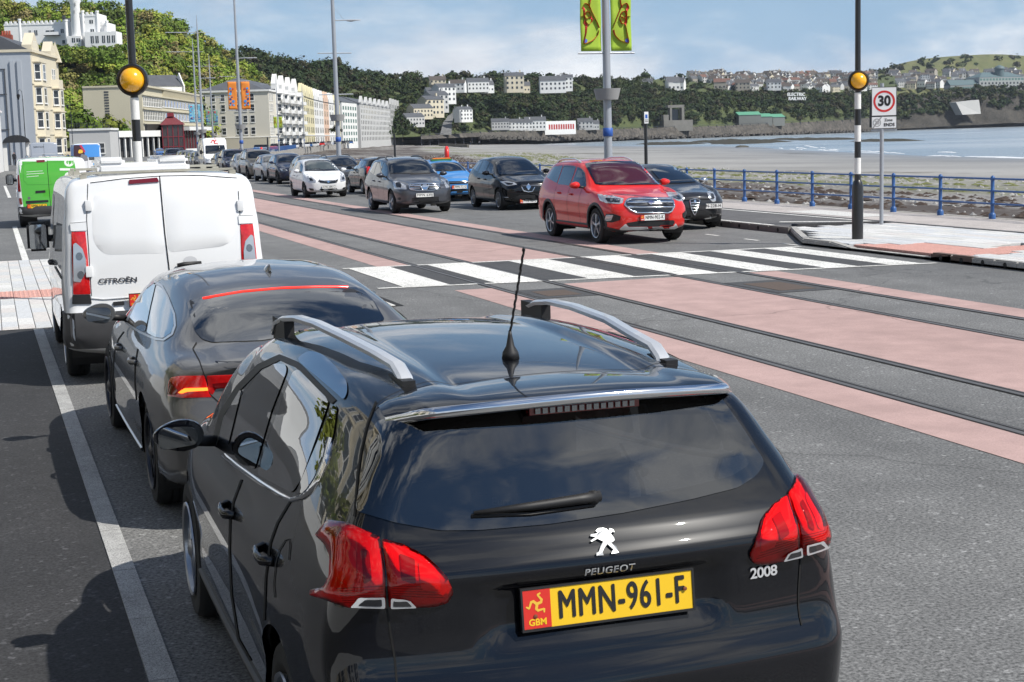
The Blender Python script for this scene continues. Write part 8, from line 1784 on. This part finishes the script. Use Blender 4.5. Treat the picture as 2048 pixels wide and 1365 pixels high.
# far junction traffic on the left
BLUEC = paint('paint_midblue', (.05, .16, .42), metal=.3); WHITEC = MATS['paint_white']; REDC = MATS['paint_red']
for src, px, py, m, rz, lab in ((hat, 318, 315, BLUEC, PI, 'blue hatchback coming round the far bend'), (est, 209, 314, SILV, PI-.9, 'silver estate car waiting at the far junction'), (hat, 228, 312, WHITEC, PI-.9, 'white hatchback behind the silver estate at the far junction'), (suv, 243, 311, DGREY, PI-.6, 'black crossover in the far junction queue'), (hat, 296, 309, BLUEC, 1.2, 'dark blue hatchback near the colonnade'), (big, 252, 310, DGREY, PI-.5, 'grey off-road car in the far junction queue'), (hat, 345, 308, REDC, PI-.5, 'small red hatchback by the maroon entrance hall'), (est, 356, 312, DGREY, PI, 'dark estate car heading the far queue'), (suv, 330, 305, DGREY, 1.4, 'black crossover parked by the colonnade')):
    p = gnd(px, py); clone(src.root, (p.x, p.y, 0), rz, lab, m)
clone(big.root, (3.9, 104, 0), 0, 'silver off-road car ahead of the green van', SILV); clone(hat.root, (5.6, 132, 0), 0, 'dark hatchback half hidden behind the silver van', DGREY)
# tiny cars along the far promenade
def tinycar(w=1.75, l=4.2, h=1.5):
    bm = bmesh.new(); P = [(-l/2, .3), (-l/2, .85), (-l*.42, .95), (-l*.30, h), (l*.12, h), (l*.30, .98), (l/2, .8), (l/2, .3)]
    a = [bm.verts.new((-w/2*(.82 if z > 1 else 1), y_, z)) for y_, z in P]; b = [bm.verts.new((w/2*(.82 if z > 1 else 1), y_, z)) for y_, z in P]; n = len(P)
    fs = [bm.faces.new(a[::-1]), bm.faces.new(b)]
    for i in range(n):
        f = bm.faces.new((a[i], a[(i+1) % n], b[(i+1) % n], b[i])); f.material_index = 1 if i in (2, 4) else 0
    bmesh.ops.recalc_face_normals(bm, faces=bm.faces[:])
    for s in (-1, 1):
        k0 = len(bm.faces); bbox(bm, s*w*.42-.03, s*w*.42+.06*s+.03, -l*.28, l*.2, 1.0, h-.12)
        for x_ in (-l*.3, l*.3): lathe(bm, [(.31, -.1), (.31, .1)], Matrix.Translation((s*w*.45, x_, .31)) @ Matrix.Rotation(R(90), 4, 'Y'), 10)
        bm.faces.ensure_lookup_table()
        for f in bm.faces[k0:]: f.material_index = 1
    me = bpy.data.meshes.new('far_car'); bm.to_mesh(me); bm.free(); me.materials.append(WHITEC); me.materials.append(MATS['lamp_black']); return me
tm = tinycar(); rgc = random.Random(9); pals = [WHITEC, WHITEC, SILV, DGREY, BLUEC, REDC, SILV]
for i in range(46):
    px = 575+i*5.2; d = float(np.interp(px, [575, 640, 730, 820], [330, 480, 700, 950])); xy = XY(px, d); o = meshobj('far_car', None, None, None, None, mesh=tm); o.location = (xy[0]-rgc.uniform(2, 9), xy[1]+rgc.uniform(-6, 6), .0); o.rotation_euler = (0, 0, rgc.choice((0, PI))-R(14)); m = rgc.choice(pals)
    o.material_slots[0].link = 'OBJECT'; o.material_slots[0].material = m; tag(o, 'tiny distant car parked along the far promenade railing', 'car', 'distant cars along the far promenade')
# ---------------------------------------------------------------- vans
def vanspec(L, W, H, cowl, hoodz, nose=.85, belt=1.25, vert=.05):
    return dict(L=L, W=W, plan=[(0, .975), (.3, 1), (L-1, .99), (L-.4, .94), (L, .82)], zb=[(0, .38), (.5, .3), (L, .32)], zm=[(0, .65)], zsh=[(0, 1.0), (L*.7, .98), (L, .7)], zbl=[(0, belt), (cowl-.2, belt-.03), (L, nose-.04)], wbl=[(0, .02), (cowl, .04), (L, .1)],
        zr=[(0, H-.05), (.3, H-.02), (L*.35, H), (cowl-1.0, H-.02), (cowl-.72, H-.12), (cowl, hoodz+.08), (cowl+.15, hoodz), (L-.25, nose+.1), (L, nose)], crown=[(0, .05), (L, .06)], wre=[(0, W*.86), (cowl-.8, W*.86), (cowl, W*.86), (L, W*.6)], rear=[(.3, .05), (.5, 0), (.7, .02), (1.3, .04), (H, .04+vert*2)], front=[(.3, .05), (.6, 0), (1.1, .1)], bowr=.04, bowf=.25, rr=.08, rf=.18, Lr=.6, bulge=.03, cab=dict(rear=None, front=cowl-1.15, dash=cowl-.1, dashz=hoodz-.05, seat=.85))
def green_van():
    S = vanspec(4.9, .975, 1.97, 4.05, 1.2); wp = MATS['paint_van_white']; c = Car(S, 'parked_van', 'white van with bright green rear doors lettered mple, parked ahead of the white van', 'van', (1.62, 45.3, 0), R(-.3), wp, None, .75); T = MATS; z = Zm(0, 250, 6.203)
    c.arch(.95, .34, .39); c.arch(3.95, .34, .39); GR = paint('van_green', (.085, .42, .045), rough=.4, dirt=.03); WT = plain('vinyl_white', (.72, .76, .70), .5)
    d = c.patch('rear_door', GR, 'cam', rnd(z((232, 440), (420, 415), (582, 408), (590, 560), (612, 830), (634, 1058), (300, 1082), (272, 880), (240, 600)), 2), .004, 8, thick=1); d2 = c.patch('rear_door', GR, 'cam', rnd(z((584, 408), (905, 400), (930, 500), (985, 800), (1020, 1040), (638, 1058), (615, 830), (592, 560)), 2), .004, 8, thick=1)
    c.strip('shut_line', T['shut_line'], 'cam', z((582, 408), (590, 560), (612, 830), (635, 1060)), 1.0, .006, 8)
    for ln in (z((280, 490), (420, 470), (560, 462)), z((285, 490), (292, 690), (340, 745), (605, 742)), z((605, 742), (780, 725), (890, 690), (905, 600), (878, 456), (600, 464))): c.strip('door_crease', plain('van_green_dark', (.05, .26, .03), .5), 'cam', ln, .8, .0055, 8)
    c.patch('brake_light', T['lamp_red_dark'], 'cam', rnd(z((452, 440), (555, 435), (557, 465), (453, 470)), 1), .01, 8, thick=1)
    c.patch('tail_light', T['lamp_red_dark'], 'cam', rnd(z((194, 625), (236, 622), (260, 830), (205, 832)), 1), .012, 8, pillow=.01, thick=1); c.patch('tail_light', T['lamp_red_dark'], 'cam', rnd(z((936, 580), (984, 575), (998, 670), (960, 690)), 1), .012, 8, pillow=.01, thick=1)
    c.patch('reflector', T['lamp_red_dark'], 'cam', rnd(z((236, 912), (268, 910), (280, 985), (248, 990)), 1), .012, 8, thick=1)
    c.patch('door_handle', T['black_trim'], 'cam', rnd(z((440, 820), (562, 812), (565, 840), (442, 850)), 1), .014, 8, thick=1); c.patch('plate_lamp_bar', T['black_trim'], 'cam', rnd(z((322, 945), (600, 932), (602, 958), (325, 978)), 1), .016, 8, thick=1)
    h = c.hit('cam', z((462, 1008))[0]); plate(c, h.x, h.y-.02, h.z, 0, 'NMN-145-A', False, size=.1, xs=.82)
    q = z((838, 640))[0]
    me = textmesh('mple', 40, bold=.5, xs=1.0); 
    for v in me.vertices:      # reads upwards along the right door
        px, py = q[0]-v.co.y*-1*0+(-v.co.y)*-1*0, 0
    for v in me.vertices: v.co = c.hit('cam', (q[0]-(-v.co.y)*1.0*-1*-1 if False else q[0]+(-v.co.y), q[1]-v.co.x+2), .007)
    me.materials.clear(); me.materials.append(WT); o = bpy.data.objects.new('lettering', me); COL.objects.link(o); o.parent = c.root
    for k, (yy, l) in enumerate(((578, 200), (606, 215), (640, 150))): c.strip('text_line', WT, 'cam', z((330, yy+8), (330+l, yy-6)), .9, .007, 6)
    c.patch('sticker', plain('sticker_grey', (.12, .13, .13)), 'cam', z((345, 895), (375, 893), (377, 925), (347, 928)), .007, 8)
    c.patch('rear_bumper', T['plastic_grey'], 'rear', rnd([(-.95, .38), (.95, .38), (.95, .60), (-.95, .60)], .03), .02, .1, thick=1)
    for sd in 'LR': c.window('cab_window', T['glass_mid'], sd, rnd([(2.75, 1.3), (2.8, 1.72), (3.2, 1.72), (3.85, 1.28)], .05), .04, cell=.15)
    mirror(c, 3.75, 1.3, 1.12, T['black_trim'], 1.4); wheels(c, (.95, 3.95), .34, .2, 'cover', T['alloy'], track=.95); c.finish(True)
green_van()
def big_van(name, label, loc, rz, pm, H=2.55, L=5.6, W=.99, roofm=None, nst=.6):
    S = vanspec(L, W, H, 4.75 if L > 5.3 else 4.3, 1.25, .9, 1.35); c = Car(S, name, label, 'van', loc, rz, pm, None, nst); T = MATS; cw = S['zr'][5][0]
    c.arch(1.1, .36, .41); c.arch(cw-.1, .36, .41)
    c.window('windscreen', T['glass_mid'], 'front', rnd([(-.80, 1.33), (.80, 1.33), (.76, 2.0), (-.76, 2.0)], .07), .05, cell=.15)
    for sd in 'LR': c.window('cab_window', T['glass_mid'], sd, rnd([(cw-1.35, 1.38), (cw-1.35, 1.95), (cw-.85, 1.95), (cw-.25, 1.36)], .05), .04, cell=.15)
    for s in (-1, 1): c.patch('headlight', T['lamp_clear'], 'front', rnd([(s*x_, z_) for x_, z_ in ((.5, .78), (.85, .8), (.86, 1.0), (.55, .93))], .03), .006, .08, .01, thick=1); c.patch('tail_light', T['lamp_red'], 'rear', rnd([(s*x_, z_) for x_, z_ in ((.80, .8), (.93, .8), (.93, 1.25), (.82, 1.25))], .02), .008, .08, .01, thick=1)
    c.patch('grille', T['black_trim'], 'front', rnd([(-.45, .72), (.45, .72), (.48, .92), (-.48, .92)], .03), .008, .08, thick=1); c.patch('bumper', T['plastic_grey'], 'front', rnd([(-.9, .36), (.9, .36), (.9, .62), (-.9, .62)], .04), .012, .1, thick=1); c.patch('rear_bumper', T['plastic_grey'], 'rear', rnd([(-.95, .4), (.95, .4), (.95, .62), (-.95, .62)], .04), .012, .1, thick=1)
    c.strip('shut_line', T['shut_line'], 'rear', [(0, .62), (0, H-.12)], .015, .004, .1)
    mirror(c, cw-.35, 1.5, W+.13, T['black_trim'], 1.5); wheels(c, (1.1, cw-.1), .36, .2, 'cover', T['alloy'], track=W-.03); return c
c = big_van('parked_van', 'high roofed white van with red three-legged emblem parked in the far row', (17.3, 130.6, 0), PI-R(2), MATS['paint_van_white'], 2.62)
me = triskelion(.34); 
for v in me.vertices: v.co = c.hit('front', (-v.co.x, 2.32+v.co.y), .02)
me.materials.append(MATS['lamp_red']); o = bpy.data.objects.new('emblem', me); COL.objects.link(o); o.parent = c.root; c.finish(True)
c = big_van('minibus', 'blue and white minibus with cartoon painted rear driving away on the left', (6.55, 114.4, 0), 0, MATS['paint_van_white'], 2.45, 5.4)
zb_ = Zm(0, 250, 6.203); BL = plain('bus_blue', (.07, .28, .68), .4)
c.patch('blue_panel', BL, 'rear', rnd([(-.95, 1.45), (.95, 1.45), (.9, 2.34), (-.9, 2.34)], .06), .006, .1); 
for sd in 'LR': c.patch('blue_panel', BL, sd, rnd([(.02, 1.35), (4.0, 1.35), (3.5, 2.3), (.08, 2.3)], .1), .006, .2)
pp = c.patch('picture_panel', plain('bus_dark', (.05, .02, .03), .5), 'rear', rnd([(-.93, 1.3), (-.35, 1.25), (-.15, 1.7), (-.45, 2.3), (-.88, 2.32)], .06), .009, .1); c.patch('picture_red', plain('bus_red', (.5, .03, .08), .5), 'rear', rnd([(-.5, 2.3), (-.2, 1.75), (-.1, 1.85), (-.35, 2.32)], .02), .011, .1, parent=pp); c.patch('picture_yellow', plain('bus_yellow', (.8, .5, .05), .5), 'rear', rnd([(-.62, 1.72), (-.28, 1.74), (-.3, 1.98), (-.55, 2.0)], .1), .013, .1, parent=pp); c.patch('picture_grey', plain('bus_grey', (.2, .2, .22), .5), 'rear', rnd([(-.6, 1.15), (.05, 1.2), (.0, 1.55), (-.4, 1.7)], .1), .011, .1, parent=pp)
c.window('rear_window', MATS['glass_privacy'], 'rear', rnd([(.08, 1.28), (.78, 1.28), (.76, 1.95), (.1, 1.95)], .05), .03, cell=.15)
c.patch('round_logo', plain('bus_logo', (.1, .4, .75), .5), 'rear', [(.52+.16*math.cos(k*.35), .95+.12*math.sin(k*.35)) for k in range(18)], .009, .1); plate(c, -.5, -.01, .9, 0, 'MAN-115-C', False); c.finish(True)
c = big_van('parked_van', 'silver grey panel van with dark lettering parked on the left near the gable wall', (3.75, 118, 0), 0, paint('paint_silverblue', (.42, .45, .50), metal=.3), 2.6); bm = bmesh.new()
c.text('lettering', MATS['plate_black'], 'rear', 'SERVICE', (-.35, 2.25), .17, .01, xs=1.2); c.strip('door_crease', plain('van_crease', (.55, .56, .58)), 'rear', [(-.8, 1.75), (.8, 1.75)], .03, .006, .1); c.finish(True)
# ---------------------------------------------------------------- people
def person(loc, rz, label, joints, rad, cols, seated=False, name='person'):
    """continuous skinned body; garments by height bands"""
    t = thing(name, label, 'person', loc, rz); m2 = POSE[joints].copy(); o = meshobj('body', None, None, None, t, mesh=m2)
    m2.materials.clear()
    for c_ in cols: m2.materials.append(c_[1])
    for p in m2.polygons:
        p.use_smooth = True; z = p.center.z; k = 0
        for i, (zz, _) in enumerate(cols):
            if z > zz: k = i
        p.material_index = k
    return t
SKIN = plain('skin', (.55, .33, .25), .6); HAIR = plain('hair_dark', (.03, .02, .015), .8); HIVIS = plain('hi_vis', (.55, .80, .06), .7); DARKC = plain('cloth_dark', (.02, .02, .024), .9); BLUED = plain('cloth_denim', (.05, .07, .13), .9); GREYC = plain('cloth_grey', (.2, .2, .22), .9)
person((2.9, 206, 0), PI, 'person in dark clothes walking on the left footway in front of the awning', 'walk', None, [(-1, DARKC), (1.53, SKIN), (1.68, HAIR)])
p = gnd(941, 289, -2.3); person((p.x*.9, p.y*.9, -2.2), .3, 'left one of two tiny figures walking on the far sand', 'walk', None, [(-1, BLUED), (.95, DARKC), (1.53, SKIN)]); person((p.x*.9+4.2, p.y*.9, -2.2), -.3, 'right one of two tiny figures walking on the far sand', 'walk', None, [(-1, DARKC), (.95, GREYC), (1.53, SKIN)])
def driver(car_loc, rz, x, y_, z, label, top): 
    M = Matrix.Translation(car_loc) @ Matrix.Rotation(rz, 4, 'Z'); q = M @ Vector((x, y_, z)); person(q, rz, label, 'seat', None, [(-1, top), (.66, SKIN), (.80, HAIR)])
driver((12.28, 63.05, 0), PI, .36, 1.95, .55, 'driver in yellow hi-vis jacket at the wheel of the white hatchback', HIVIS); driver((12.28, 63.05, 0), PI, -.36, 1.95, .55, 'passenger in dark coat in the white hatchback', DARKC)
driver((12.36, 32.75, 0), PI, .39, 2.2, .66, 'driver in dark clothes behind the wheel of the red SUV', DARKC); driver((12.36, 32.75, 0), PI, -.39, 2.2, .66, 'passenger in grey top beside the driver of the red SUV', GREYC)
driver((12.05, 48.45, 0), PI, .38, 2.2, .66, 'driver in grey top at the wheel of the slate grey SUV', GREYC)
# ---------------------------------------------------------------- sea air
bm = bmesh.new(); bbox(bm, -400, 3200, -200, 3400, -12, 330); hz = bmobj('haze', bm, None); hz.data.materials.clear()
hm = bpy.data.materials.new('haze'); hm.use_nodes = True; hm.node_tree.nodes.clear(); ho = hm.node_tree.nodes.new('ShaderNodeOutputMaterial'); hv = hm.node_tree.nodes.new('ShaderNodeVolumePrincipled')
hv.inputs['Color'].default_value = (.80, .88, 1.0, 1); hv.inputs['Density'].default_value = .00005; hv.inputs['Anisotropy'].default_value = .2; hm.node_tree.links.new(hv.outputs[0], ho.inputs['Volume']); hz.data.materials.append(hm); tag(hz, kind='stuff')
